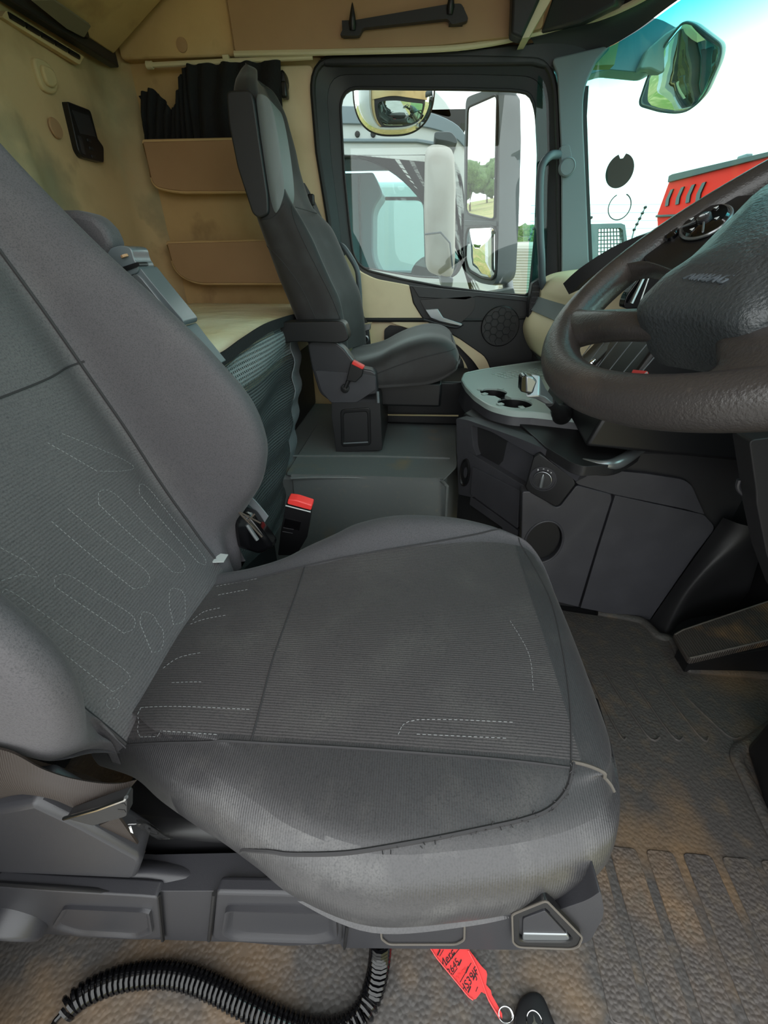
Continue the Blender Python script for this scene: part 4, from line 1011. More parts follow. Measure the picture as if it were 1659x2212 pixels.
# airbag pad
pt = [V(p) for p in [(0.1979, 0.4386, 1.105), (0.2145, 0.4632, 1.118), (0.2412, 0.4705, 1.136), (0.2717, 0.4968, 1.158), (0.3031, 0.5231, 1.181), (0.3427, 0.555, 1.209), (0.3804, 0.5411, 1.233), (0.3261, 0.3802, 1.186), (0.2668, 0.285, 1.14), (0.2464, 0.2827, 1.126), (0.2364, 0.3104, 1.122), (0.2276, 0.3188, 1.117), (0.2161, 0.3299, 1.11), (0.2088, 0.3828, 1.109)]]
pt = crom(pt, 3, True)
pc_ = sum(pt, V()) / len(pt)
def inset(k, h): return [pc_ + (p - pc_) * k + W_N * h for p in pt]
pd_ = MB().loft([inset(0.93, -0.055), inset(0.985, -0.04), inset(1.0, -0.006), inset(0.985, 0.0), inset(0.93, 0.006), inset(0.75, 0.014), inset(0.45, 0.020), inset(0.15, 0.022)])
pad = pd_.build('airbag_pad', 'pad', sw, angle=45)
at = bvh(pad)
tpos = V((0.2253, 0.3887, 1.128)); tx = V((0.2268, 0.3674, 1.127)) - V((0.223, 0.4108, 1.128))
h_ = at.ray_cast(tpos + W_N * 0.1, -W_N)
if h_[0] is not None: tpos = h_[0]
ty_ = W_N.cross(tx.normalized())
text_obj('airbag_lettering', 'AIRBAG', 0.0135, tpos + W_N * 0.0004, tx, ty_, 'housing', pad, 0.0006, shear=0.25)
# spokes
def spoke(name, pts_lo, m, w=None):
    return MB().loft(pts_lo, nu=5, nv=4).build(name, m, sw, angle=50)
def sec(c, side, wid, th):
    c = V(c); s_ = V(side).normalized()
    return [c + s_ * wid * a + W_N * th * b for a, b in ((-1, -0.3), (-0.9, 0.5), (-0.3, 1), (0.3, 1), (0.9, 0.5), (1, -0.3), (0.5, -1), (-0.5, -1))]
s1a = V((0.1962, 0.5966, 1.073)); s1b = V((0.2061, 0.4955, 1.089)); s1c = V((0.2227, 0.445, 1.096))
sd = (V((0.2368, 0.5838, 1.099)) - V((0.207, 0.4859, 1.073))).normalized()
spoke('spoke', [sec(s1a, sd, 0.055, 0.016), sec(s1a.lerp(s1b, 0.45), sd, 0.034, 0.015), sec(s1b, sd, 0.028, 0.013), sec(s1c, sd, 0.028, 0.012)], 'leather')
s3a = V((0.2313, 0.283, 1.075)); s3b = V((0.2335, 0.3083, 1.094)); s3c = V((0.2545, 0.3549, 1.111))
sd3 = (V((0.2527, 0.3209, 1.091)) - V((0.2416, 0.3482, 1.086))).normalized()
spoke('spoke', [sec(s3a, sd3, 0.060, 0.018), sec(s3a.lerp(s3b, 0.5), sd3, 0.040, 0.016), sec(s3b, sd3, 0.036, 0.014), sec(s3c, sd3, 0.040, 0.012)], 'leather')
# button pod between the far rim and the pad
pod = [V(p) for p in round_poly([(0.2976, 0.6903, 1.147), (0.3323, 0.7531, 1.174), (0.3733, 0.7651, 1.202), (0.3927, 0.718, 1.212), (0.3973, 0.6363, 1.209), (0.3682, 0.5622, 1.185), (0.3145, 0.5392, 1.148), (0.2854, 0.5435, 1.129), (0.2884, 0.6262, 1.136)], .012, 3)]
po = MB().prism([p - W_N * 0.012 for p in pod], W_N * 0.018).build('button_pod', 'black', sw, bevel=0.005, seg=3)
MB().loft([sec(V((0.278, 0.6659, 1.132)), sd3, 0.010, 0.012), sec(V((0.2875, 0.6328, 1.136)), sd, 0.010, 0.010), sec(V((0.2835, 0.5467, 1.128)), sd, 0.008, 0.008)], nu=5, nv=3).build('pod_frame', 'leather', sw, angle=60)
bc = V((0.3471, 0.655, 1.185)); e1 = V((0.3611, 0.6327, 1.193)) - bc; e2 = V((0.3267, 0.6099, 1.169)) - bc
def ell(k, h, n=32): return [bc + (e1 * math.cos(2 * math.pi * q / n) + e2 * math.sin(2 * math.pi * q / n)) * k + W_N * h for q in range(n)]
bp_ = MB().loft([ell(1.0, -0.004), ell(1.0, 0.003), ell(0.9, 0.006), ell(0.3, 0.006)]).build('button_pad', 'gloss', po, angle=40)
MB().tube(ell(1.03, 0.002), 0.0018, 6, closed=True).build('pad_ring', 'silver', bp_)
MB().loft([ell(0.30, 0.005), ell(0.30, 0.009), ell(0.24, 0.010), ell(0.05, 0.010)]).build('centre_button', 'plastic', bp_)
for (a, b) in ((-0.55, -0.35), (-0.45, 0.5), (0.45, -0.5), (0.5, 0.35)):
    p = bc + e1 * a + e2 * b + W_N * 0.0068
    MB().prism([p + e1 * 0.10, p + e2 * 0.14, p - e1 * 0.10], W_N * 0.0006).build('button_mark', 'whiteink', bp_)
text_obj('centre_mark', 'OK', 0.007, bc + W_N * 0.0106, e1, -e2, 'whiteink', bp_, 0.0003)
MB().tube([bc - e1 * 0.95 + W_N * 0.006, bc - e1 * 0.34 + W_N * 0.007], 0.0012, 5).build('pad_groove', 'silver', bp_)
MB().tube([bc + e2 * 0.95 + W_N * 0.006, bc + e2 * 0.34 + W_N * 0.007], 0.0012, 5).build('pad_groove', 'silver', bp_)
b2 = V((0.3275, 0.6906, 1.175))
rb2 = MB().loft([[b2 + (e1 * math.cos(2 * math.pi * q / 24) * 0.36 + e2 * math.sin(2 * math.pi * q / 24) * 0.42) * k + W_N * h for q in range(24)] for k, h in ((1, -0.004), (1, 0.003), (0.85, 0.005), (0.1, 0.005))]).build('round_button', 'gloss', po, angle=40)
text_obj('button_mark', 'o', 0.012, b2 + W_N * 0.0055, e1, -e2, 'whiteink', rb2, 0.0003)
# column behind the wheel
cA = W_C - W_N * 0.035; cB = W_C - W_N * 0.24 + V((0.16, 0.02, -0.02))
MB().lathe(cA, (cB - cA), [(0.03, -0.01), (0.085, 0.0), (0.095, 0.05), (0.09, (cB - cA).length)], 28).build('column_shroud', 'black', sw)


# ================================================================ driver seat
ds = thing('driver_chair', 'large dark grey cloth driver seat with stitched backrest, nearest the camera', 'seat', (-0.1, 0.52, 0.0))
# cushion: closed sections across the seat, one per step from back to front
cx_ = [-0.50, -0.43, -0.367, -0.30, -0.25, -0.19, -0.13, -0.03, 0.09, 0.18, 0.25, 0.285, 0.312, 0.328]
yn_ = [0.33, 0.315, 0.285, 0.258, 0.240, 0.215, 0.190, 0.172, 0.186, 0.205, 0.232, 0.262, 0.33, 0.45]
yf_ = [0.72, 0.74, 0.77, 0.80, 0.835, 0.865, 0.895, 0.915, 0.915, 0.905, 0.885, 0.86, 0.81, 0.70]
zn_ = [0.52, 0.525, 0.53, 0.535, 0.54, 0.54, 0.54, 0.54, 0.54, 0.54, 0.538, 0.532, 0.518, 0.495]
zf_ = [0.53, 0.535, 0.535, 0.545, 0.558, 0.575, 0.592, 0.605, 0.603, 0.59, 0.572, 0.56, 0.535, 0.50]
zc_ = [0.52, 0.535, 0.543, 0.547, 0.548, 0.549, 0.55, 0.552, 0.553, 0.553, 0.55, 0.545, 0.53, 0.498]
fs_y = [0.66, 0.665, 0.68, 0.70, 0.715, 0.73, 0.75, 0.78, 0.81, 0.83, 0.835, 0.82, 0.77, 0.66]
zb_ = [0.40, 0.40, 0.40, 0.40, 0.40, 0.40, 0.395, 0.39, 0.39, 0.395, 0.40, 0.41, 0.425, 0.45]
rings = []
for i, x in enumerate(cx_):
    yn, yf, zn, zf, zc, fy, zb = yn_[i], yf_[i], zn_[i], zf_[i], zc_[i], fs_y[i], zb_[i]
    ns = max(0.335, yn + 0.05) if i < 12 else yn + 0.06
    md = (ns + fy) / 2
    zm = (zb + zc) / 2
    rings.append([(x, yn + 0.07, zb), (x, yn + 0.012, zb + 0.012), (x, yn, zm - 0.01), (x, yn + 0.010, zm + 0.035), (x, yn + 0.040, zn - 0.006), (x, yn + 0.075, zn + 0.004),
                  (x, ns, zc - 0.001), (x, ns + (md - ns) * 0.5, zc + 0.004), (x, md, zc + 0.006), (x, fy - (fy - md) * 0.4, zc + 0.004),
                  (x, fy, (zc * 0.6 + zf * 0.4)), (x, (fy + yf) / 2, zf), (x, yf - 0.012, zf - 0.025), (x, yf, zm), (x, yf - 0.012, zb + 0.012), (x, yf - 0.07, zb)])
cu_mb = MB().loft(rings, nu=7, nv=6)
# three cloth zones of one cushion: centre, sides
nv = 16 * 6
cushion = cu_mb.build('cushion', ['seat_side', 'seat', 'seat_bolster', 'seat_worn'], ds, angle=75)
for p in cushion.data.polygons:
    c = p.center
    fy = lerp_table(cx_, fs_y, c.x)
    if 0.335 < c.y < fy and c.z > 0.49 and c.x < 0.25: p.material_index = 1
    elif c.y >= fy and c.z > 0.48: p.material_index = 2
    elif c.x > -0.33 and c.y < lerp_table(cx_, yn_, c.x) + 0.040 and c.z < 0.537: p.material_index = 3
ctree = bvh(cushion)
dn = (0, 0, -1)
def seam(name, px, r, m, back=0.3):
    P = drape(ctree, crom([V(p) for p in px], 10), dn, back, 0.0002)
    if len(P) > 2:
        return MB().tube(P, r, 6).build(name, m, cushion)
seam('seam', [(-0.4357, 0.3278, 0.545), (-0.3914, 0.3263, 0.545), (-0.3055, 0.3254, 0.545), (-0.2218, 0.3258, 0.545), (-0.0991, 0.3274, 0.545), (0.0208, 0.3276, 0.545), (0.1248, 0.3275, 0.545), (0.2306, 0.3246, 0.545)], 0.0022, 'seam')
seam('seam', [(-0.3941, 0.6683, 0.55), (-0.3304, 0.6873, 0.55), (-0.235, 0.7222, 0.55), (-0.0918, 0.7623, 0.55), (0.0703, 0.8128, 0.55), (0.2576, 0.8819, 0.55)], 0.0022, 'seam')
seam('seam', [(-0.2358, 0.7246, 0.548), (-0.2321, 0.5756, 0.548), (-0.2304, 0.4657, 0.548), (-0.2244, 0.3865, 0.548), (-0.22, 0.3243, 0.548)], 0.0016, 'seam')
P_ = drape(ctree, crom([V(p) for p in [(-0.3187, 0.246, 0.53), (-0.2831, 0.2449, 0.53), (-0.2472, 0.2355, 0.53), (-0.1981, 0.22, 0.53), (-0.1599, 0.2123, 0.53), (-0.1241, 0.209, 0.53), (-0.056, 0.212, 0.53), (0.0226, 0.2267, 0.53), (0.1041, 0.2462, 0.53), (0.1586, 0.2606, 0.53), (0.1943, 0.2755, 0.53), (0.2218, 0.2998, 0.53), (0.2389, 0.3329, 0.53)]], 8), dn, 0.3, 0.0003)
MB().tube(P_, 0.0028, 6).build('front_piping', 'seam', cushion)
fz = MB()
for p in P_[30:75]:
    q = p + V((random.uniform(-.004, .004), random.uniform(-.005, .002), 0.001)); fz.tube([q, q + V((random.uniform(-.004, .004), random.uniform(-.005, .004), random.uniform(0, .003)))], 0.0007, 4)
fz.build('frayed_threads', 'seam', cushion)
seam('corner_piping', [(0.2363, 0.3327, 0.53), (0.256, 0.3305, 0.53), (0.2761, 0.3247, 0.53), (0.2882, 0.3184, 0.53), (0.2928, 0.3111, 0.53)], 0.0028, 'worn')
seam('side_seam', [(0.2554, 0.8746, 0.555), (0.2787, 0.7748, 0.555), (0.291, 0.6617, 0.555), (0.2774, 0.53, 0.555), (0.2588, 0.4199, 0.555), (0.2331, 0.324, 0.555)], 0.0014, 'seam')
for P in ([(-0.4176, 0.3713, 0.548), (-0.3577, 0.3729, 0.548), (-0.2904, 0.3734, 0.548), (-0.2388, 0.3744, 0.548)], [(-0.4034, 0.3358, 0.548), (-0.3518, 0.3341, 0.548), (-0.273, 0.3332, 0.548)], [(-0.4176, 0.3713, 0.548), (-0.4148, 0.3482, 0.548), (-0.4034, 0.3358, 0.548)], [(-0.4188, 0.6596, 0.548), (-0.3299, 0.685, 0.548)], [(-0.3998, 0.6275, 0.548), (-0.3365, 0.6453, 0.548)], [(-0.4198, 0.5547, 0.548), (-0.4067, 0.577, 0.548), (-0.373, 0.5875, 0.548)], [(-0.4191, 0.5438, 0.548), (-0.3967, 0.5553, 0.548), (-0.3546, 0.566, 0.548)], [(-0.3873, 0.4142, 0.548), (-0.3328, 0.4168, 0.548)], [(-0.4192, 0.4431, 0.548), (-0.4011, 0.4641, 0.548), (-0.3599, 0.4754, 0.548)], [(0.0204, 0.3535, 0.548), (0.1551, 0.3572, 0.548)], [(0.1948, 0.585, 0.548), (0.2139, 0.5105, 0.548), (0.2057, 0.4368, 0.548)], [(-0.0068, 0.3513, 0.548), (0.0201, 0.375, 0.548), (0.1663, 0.3821, 0.548)]):
    dashes(MB(), drape(ctree, crom([V(p) for p in P], 6), dn, 0.3, 0.0004), 0.004, 0.003, 0.0005).build('stitching', 'thread', cushion)

# backrest: closed sections, one per height
bz = [0.47, 0.53, 0.57, 0.61, 0.66, 0.71, 0.76, 0.81, 0.87, 0.92, 0.97, 1.02, 1.08, 1.15, 1.22, 1.30, 1.40, 1.50]
bc_ = [-0.41, -0.430, -0.447, -0.464, -0.483, -0.503, -0.521, -0.537, -0.556, -0.574, -0.592, -0.610, -0.632, -0.660, -0.688, -0.715, -0.75, -0.77]
bf_ = [-0.43, -0.425, -0.425, -0.415, -0.380, -0.345, -0.325, -0.317, -0.325, -0.345, -0.378, -0.415, -0.470, -0.538, -0.600, -0.655, -0.705, -0.735]
ny_ = [0.335, 0.305, 0.275, 0.258, 0.250, 0.247] + [0.245] * 12
bn2 = [-0.44, -0.435, -0.432, -0.415, -0.392, -0.376, -0.372, -0.384, -0.412, -0.450, -0.485, -0.520, -0.560, -0.545, -0.605, -0.658, -0.705, -0.735]
rings = []
for i, z in enumerate(bz):
    xc, xf, xn = bc_[i], bf_[i], bn2[i]
    w = 0.012 * math.sin(min(1, max(0, (z - 0.5) / 0.5)) * math.pi)
    g = max(0, (z - 1.25) * 0.25)
    rings.append([(xc - 0.14, 0.35 + g, z), (xc - 0.10, ny_[i] + 0.02 + g, z), (xc - 0.02, ny_[i] - w * .6 + g, z), (xn - 0.030, ny_[i] - w * .6 + g, z), (xn, min(0.318, ny_[i] + 0.024 - w * .6) + g, z), (xn - 0.018, max(0.292, min(0.322, ny_[i] + 0.045)) + g * .6, z), (xc * 0.55 + xn * 0.45, max(0.312, min(0.326, ny_[i] + 0.06)) + g * .5, z),
                  (xc - 0.002, 0.330, z), (xc + 0.006, 0.40, z), (xc + 0.004, 0.525, z), (xc + 0.006, 0.65, z), (xc - 0.002, 0.722, z),
                  (xc * 0.55 + xf * 0.45, 0.752 - g * .5, z), (xf - 0.015, 0.778 - g * .6, z), (xf, 0.806 + w - g, z), (xf - 0.035, 0.830 + w - g, z), (xc - 0.02, 0.832 + w - g, z), (xc - 0.10, 0.80 - g, z), (xc - 0.14, 0.72 - g, z)])
bk = MB().loft(rings, nu=6, nv=6).build('backrest', ['seat_bolster', 'seat_back'], ds, angle=75)
for p in bk.data.polygons:
    c = p.center
    if 0.330 < c.y < 0.722 and c.x > lerp_table(bz, bc_, c.z) - 0.03: p.material_index = 1
btree = bvh(bk)
bd_ = (-1, 0, -0.25)
def bseam(name, px, r, m):
    P = drape(btree, crom([V(p) for p in px], 8), bd_, 0.35, 0.0003)
    if len(P) > 2: MB().tube(P, r, 6).build(name, m, bk)
bseam('seam', [(lerp_table(bz, bc_, z) + 0.05, 0.724, z) for z in (0.56, 0.7, 0.85, 1.0, 1.15, 1.3, 1.42)], 0.0028, 'seam')
bseam('seam', [(lerp_table(bz, bc_, z) + 0.05, 0.328, z) for z in (0.52, 0.6, 0.7, 0.85, 1.0, 1.15)], 0.0028, 'seam')
bseam('crease', [(-0.6036, 0.5132, 0.9748), (-0.604, 0.5581, 0.9758), (-0.6053, 0.6298, 0.9789), (-0.6076, 0.6861, 0.9848), (-0.6086, 0.7289, 0.9872)], 0.0018, 'seam')
def hairpin(r1a, r1b, r2a, r2b, ea=True, eb=True):
    """two stitched rails joined by rounded ends"""
    P = []
    mid_a = (V(r1a) + V(r2a)) / 2; mid_b = (V(r1b) + V(r2b)) / 2
    ua = (V(r1a) - V(r1b)).normalized(); w = (V(r1a) - V(r2a)).length * 0.45
    if ea: P += [V(r2a), mid_a + ua * w, V(r1a)]
    else: P += [V(r1a)]
    P += [V(r1a).lerp(V(r1b), 0.5), V(r1b)]
    if eb: P += [mid_b - ua * w, V(r2b)]
    P2 = crom(P, 8)
    st_ = MB()
    dashes(st_, drape(btree, P2, bd_, 0.35, 0.0005), 0.0042, 0.003, 0.0005)
    if ea or eb:
        if not eb: dashes(st_, drape(btree, crom([V(r2a), V(r2b)], 20), bd_, 0.35, 0.0005), 0.0042, 0.003, 0.0006)
        else: dashes(st_, drape(btree, crom([V(r2b), V(r2a)], 20), bd_, 0.35, 0.0005), 0.0042, 0.003, 0.0006)
    st_.build('stitching', 'thread', bk)
hairpin((-0.5162, 0.6919, 0.7543), (-0.4516, 0.6988, 0.5915), (-0.5204, 0.6536, 0.7649), (-0.4518, 0.6705, 0.592))
hairpin((-0.5298, 0.6067, 0.7886), (-0.4644, 0.637, 0.6236), (-0.5316, 0.5661, 0.7932), (-0.4639, 0.6005, 0.6224))
hairpin((-0.5399, 0.5155, 0.8142), (-0.4788, 0.5554, 0.6599), (-0.5394, 0.4802, 0.8129), (-0.4777, 0.5122, 0.6573), ea=False)
hairpin((-0.5103, 0.4457, 0.7395), (-0.4669, 0.4762, 0.6301), (-0.5119, 0.4174, 0.7434), (-0.4642, 0.4438, 0.6232))
hairpin((-0.522, 0.375, 0.769), (-0.4475, 0.4023, 0.581), (-0.5232, 0.3579, 0.7719), (-0.447, 0.368, 0.5798))
hairpin((-0.45, 0.5884, 0.5874), (-0.4443, 0.5846, 0.573), (-0.4496, 0.5445, 0.5864), (-0.439, 0.5242, 0.5596), eb=True)
hairpin((-0.4559, 0.5067, 0.6023), (-0.4422, 0.4982, 0.5678), (-0.4596, 0.4775, 0.6117), (-0.441, 0.455, 0.5648), eb=True)
hairpin((-0.4432, 0.3638, 0.5702), (-0.4399, 0.3634, 0.5618), (-0.4443, 0.3493, 0.5731), (-0.4419, 0.349, 0.567))
hairpin((-0.5761, 0.5921, 0.9054), (-0.537, 0.6909, 0.8067), (-0.575, 0.5604, 0.9025), (-0.5483, 0.6031, 0.8352), ea=False)
hairpin((-0.5455, 0.3981, 0.8282), (-0.531, 0.4115, 0.7917), (-0.5319, 0.3644, 0.7938), (-0.5274, 0.3962, 0.7827), ea=False)

# shoulder frame and folded armrest on the far side
sf = MB().loft([[V(p) for p in [(-0.7085, 0.86, 1.21), (-0.6595, 0.86, 1.221), (-0.6164, 0.86, 1.221), (-0.5843, 0.86, 1.214), (-0.5677, 0.86, 1.194), (-0.5615, 0.86, 1.168), (-0.5878, 0.86, 1.145), (-0.6562, 0.86, 1.146)]], [V(p) + V((-0.01, 0.06, 0)) for p in [(-0.7085, 0.86, 1.21), (-0.6595, 0.86, 1.221), (-0.6164, 0.86, 1.221), (-0.5843, 0.86, 1.214), (-0.5677, 0.86, 1.194), (-0.5615, 0.86, 1.168), (-0.5878, 0.86, 1.145), (-0.6562, 0.86, 1.146)]]])
sf.build('shoulder_cover', 'seat_bolster', ds, bevel=0.012, seg=3, angle=60)
ar = MB().prism(round_poly([(-0.5915, 0.865, 1.153), (-0.5794, 0.865, 1.162), (-0.5541, 0.865, 1.168), (-0.5327, 0.865, 1.165), (-0.5334, 0.865, 1.145), (-0.5272, 0.865, 1.136), (-0.5329, 0.865, 1.124), (-0.5629, 0.865, 1.116), (-0.5814, 0.865, 1.116)], .008, 3), (0, 0.055, 0))
arm = ar.build('armrest_hinge', 'greygloss', ds, bevel=0.014, seg=4)
MB().prism(round_poly([(-0.5607, 0.862, 1.133), (-0.5253, 0.862, 1.142), (-0.5227, 0.862, 1.136), (-0.5597, 0.862, 1.125)], .003, 2), (0, 0.03, 0)).build('hinge_gap', 'black', arm)
MB().tube([V((-0.5489, 0.863, 1.153)), V((-0.5477, 0.863, 1.149))], 0.007, 8).build('hinge_pin', 'tan', arm)
a1 = MB().prism(round_poly([(-0.5696, 0.87, 1.122), (-0.5303, 0.87, 1.135), (-0.5196, 0.87, 1.117), (-0.4669, 0.87, 1.04), (-0.4719, 0.87, 1.031), (-0.4842, 0.87, 1.032), (-0.5234, 0.87, 1.068)], [.006, .006, .01, .006, .004, .006, .02], 3), (0, 0.06, 0))
a1o = a1.build('armrest', 'greygloss', ds, bevel=0.008, seg=3, label='grey folded armrest')
MB().prism(round_poly([(-0.5527, 0.867, 1.117), (-0.5396, 0.867, 1.123), (-0.5315, 0.867, 1.117), (-0.4822, 0.867, 1.041), (-0.5042, 0.867, 1.057), (-0.5457, 0.867, 1.105)], .008, 3), (0, 0.01, 0)).build('armrest_highlight', 'silver', a1o, bevel=0.002)  # silver plate puts the hollow's highlight into the colour
MB().prism(round_poly([(-0.4976, 0.905, 1.024), (-0.4855, 0.905, 1.028), (-0.464, 0.905, 0.9933), (-0.4333, 0.905, 0.9484), (-0.4541, 0.905, 0.948)], .003, 2), (0, 0.05, 0)).build('armrest_bracket', 'pillar', ds, bevel=0.003)

# recliner cover, straps and buckle on the far side
rc = MB().loft([[V(p) for p in [(-0.4243, 0.8, 0.6229), (-0.407, 0.8, 0.643), (-0.3779, 0.8, 0.6317), (-0.3561, 0.8, 0.5869), (-0.3355, 0.8, 0.54), (-0.3742, 0.8, 0.5164), (-0.4299, 0.8, 0.5345)]], [V(p) + V((0.0, 0.05, -0.01)) for p in [(-0.4243, 0.8, 0.6229), (-0.407, 0.8, 0.643), (-0.3779, 0.8, 0.6317), (-0.3561, 0.8, 0.5869), (-0.3355, 0.8, 0.54), (-0.3742, 0.8, 0.5164), (-0.4299, 0.8, 0.5345)]]])
rc.build('recliner_cover', 'gloss', ds, bevel=0.012, seg=3, angle=50)
MB().tube(crom([(-0.3839, 0.79, 0.6145), (-0.3754, 0.79, 0.5927), (-0.3664, 0.79, 0.5717)], 4), 0.005, 8).build('cover_glint', 'silver', ds)  # silver bar painted in as the highlight on the black cover
MB().sheet(lambda u, v: V((-0.4139, 0.86, 0.6368)).lerp(V((-0.3624, 0.84, 0.5871)), u) + V((0.012 * v - 0.004 * math.sin(u * 3), 0, 0.018 * v + 0.012 * math.sin(u * 3))), 12, 2, 0.003).build('side_strap', 'pillar', ds, label='pale grey strap')
for (a, b) in (((-0.4012, 0.79, 0.6531), (-0.3492, 0.78, 0.5877)), ((-0.4014, 0.79, 0.6518), (-0.3553, 0.8, 0.6134)), ((-0.3775, 0.785, 0.6284), (-0.3656, 0.8, 0.6386))):
    MB().tube([a, b], 0.0022, 6).build('cable', 'rubble', ds)
cd_ = MB().prism([V(p) for p in [(-0.4519, 0.7093, 0.56), (-0.4404, 0.743, 0.56), (-0.4207, 0.741, 0.56), (-0.4203, 0.7135, 0.56)]], (0, 0, 0.002))
tag(cd_.build('paper_scrap', 'whitepl', smooth=False), 'small folded white card tucked between cushion and backrest', 'card')
bu = MB()
bq = [V(p) for p in [(-0.3409, 0.945, 0.5768), (-0.2727, 0.945, 0.5596), (-0.2911, 0.945, 0.476), (-0.3306, 0.945, 0.4082), (-0.386, 0.945, 0.4049), (-0.3668, 0.945, 0.4877)]]
bu.prism(round_poly(bq, .006, 3), (0.0, 0.032, 0.012))
buo = bu.build('buckle', 'black', ds, bevel=0.005, seg=3)
rr_ = [V(p) for p in round_poly([(-0.3315, 0.943, 0.5971), (-0.3091, 0.943, 0.5953), (-0.2677, 0.943, 0.5814), (-0.2717, 0.943, 0.5652), (-0.3359, 0.943, 0.5826)], .003, 2)]
MB().prism(rr_, (0.002, 0.022, 0.008)).build('release_button', 'red', buo, bevel=0.003, seg=2, label='red release button')
MB().tube([V((-0.3399, 0.942, 0.5786)), V((-0.2731, 0.942, 0.5614))], 0.0018, 6).build('button_rim', 'whitepl', buo)
MB().prism([(-0.347, 0.9435, 0.536), (-0.304, 0.9435, 0.5261), (-0.3122, 0.9435, 0.4979), (-0.3557, 0.9435, 0.5081)], (0, 0.003, 0)).build('moulded_panel', 'gloss', buo)
for ends in ([(-0.3556, 0.942, 0.506), (-0.3272, 0.942, 0.5013)], [(-0.3599, 0.942, 0.4933), (-0.3313, 0.942, 0.4885)]):
    MB().tube(ends, 0.0014, 5).build('moulded_mark', 'plastic', buo)

# seat base: side plate with levers, belt housing, suspension box
yb = 0.205
sp = MB()
sp.prism(round_poly([(-0.7387, 0.205, 0.3241), (-0.614, 0.205, 0.3244), (-0.3829, 0.205, 0.343), (-0.1908, 0.205, 0.3949), (0.0298, 0.205, 0.3597), (0.1959, 0.205, 0.4194), (0.2337, 0.205, 0.4796), (0.2407, 0.205, 0.5115), (0.2646, 0.205, 0.4402), (0.2744, 0.205, 0.321), (0.1863, 0.205, 0.2628), (-0.085, 0.205, 0.1734), (-0.0878, 0.205, 0.1922), (-0.3169, 0.205, 0.1264), (-0.4216, 0.205, 0.1003), (-0.9448, 0.205, -0.0072)], [0,0,0,0,0,0,.015,.01,.03,.03,0,0,0,0,0,0], 5), (0, 0.045, 0))
spo = sp.build('side_plate', 'plastic', ds, bevel=0.008, seg=3)
tp_ = MB(); tp_.loft([[V((-0.7074, 0.207, 0.3274)), V((-0.386, 0.207, 0.3372)), V((-0.1662, 0.207, 0.3861))], [V((-0.7259, 0.225, 0.3006)), V((-0.3813, 0.225, 0.3584)), V((-0.1851, 0.225, 0.364))], [V((-0.7568, 0.245, 0.283)), V((-0.3948, 0.245, 0.3384)), V((-0.2137, 0.245, 0.3373))], [V((-0.804, 0.262, 0.2319)), V((-0.416, 0.262, 0.2703)), V((-0.2301, 0.262, 0.2709))]], nu=4, nv=4, caps=False, closed=False)
tp_.build('side_shelf', 'plastic', ds)
hp_ = MB().loft([[V(p) for p in [(-0.6236, 0.212, 0.5215), (-0.502, 0.212, 0.5544), (-0.446, 0.212, 0.5814), (-0.4027, 0.212, 0.5258), (-0.3541, 0.212, 0.4418), (-0.3571, 0.212, 0.424), (-0.3813, 0.212, 0.37), (-0.3941, 0.212, 0.3615), (-0.6196, 0.212, 0.3262), (-0.7571, 0.212, 0.307)]], [V(p) + V((-0.005, 0.045, 0.004)) for p in [(-0.6128, 0.212, 0.5388), (-0.4952, 0.212, 0.5677), (-0.4412, 0.212, 0.5891), (-0.4016, 0.212, 0.5286), (-0.3565, 0.212, 0.4427), (-0.3582, 0.212, 0.4331), (-0.3742, 0.212, 0.4005), (-0.3833, 0.212, 0.3983), (-0.6111, 0.212, 0.3426), (-0.7437, 0.212, 0.3284)]]])
hp_.build('belt_housing', 'plastic', ds, bevel=0.008, seg=3, angle=50)
# lever one with round hub
def scoop(outline, par):
    # a raised rim round a hollow that deepens towards its upper edge
    o = resample(outline, 64); zl = min(p.z for p in o); zh = max(p.z for p in o)
    inn = shrink(o, 0.90)
    def deep(p, k):
        t = (p.z - zl) / (zh - zl); return V((p.x, p.y + k * (0.25 + 0.75 * t), p.z))
    MB().loft([[p + V((0, 0.006, 0)) for p in o], [p + V((0, -0.003, 0)) for p in shrink(o, 0.985)], [p + V((0, -0.003, 0)) for p in shrink(o, 0.945)], inn, [deep(p, 0.010) for p in shrink(o, 0.80)], [deep(p, 0.014) for p in shrink(o, 0.55)]]).build('lever_grip', 'plastic', par, angle=50)
lv1 = MB(); lv1.prism(round_poly([(-0.6185, 0.196, 0.3291), (-0.5171, 0.196, 0.3377), (-0.373, 0.196, 0.357), (-0.3448, 0.196, 0.3575), (-0.3971, 0.196, 0.1585), (-0.4462, 0.196, 0.1289), (-0.5772, 0.196, 0.1019), (-0.6182, 0.196, 0.1291), (-0.7332, 0.196, 0.1118)], [.0,.01,.01,.008,.006,.01,.02,.02,0], 4), (0, 0.02, 0))
l1 = lv1.build('lever', 'plastic', ds, bevel=0.005, seg=3)
scoop(round_poly([(-0.5193, 0.194, 0.2804), (-0.3683, 0.194, 0.3088), (-0.3955, 0.194, 0.2013), (-0.4353, 0.194, 0.159), (-0.5616, 0.194, 0.1362), (-0.5898, 0.194, 0.1662)], [.01,.012,.012,.012,.02,.01], 4), l1)
hb1 = V((-0.6562, 0.2, 0.1733))
MB().lathe(hb1, (0, -1, -0.25), [(0.055, -0.01), (0.055, 0.022), (0.050, 0.028), (0.0, 0.030)], 36).build('lever_hub', 'plastic', l1, angle=50)
MB().tube([(-0.6386, 0.2, 0.3271), (-0.4511, 0.2, 0.3454), (-0.3467, 0.2, 0.3538), (-0.4048, 0.2, 0.1282)], 0.0035, 6).build('lever_gap', 'black', ds)
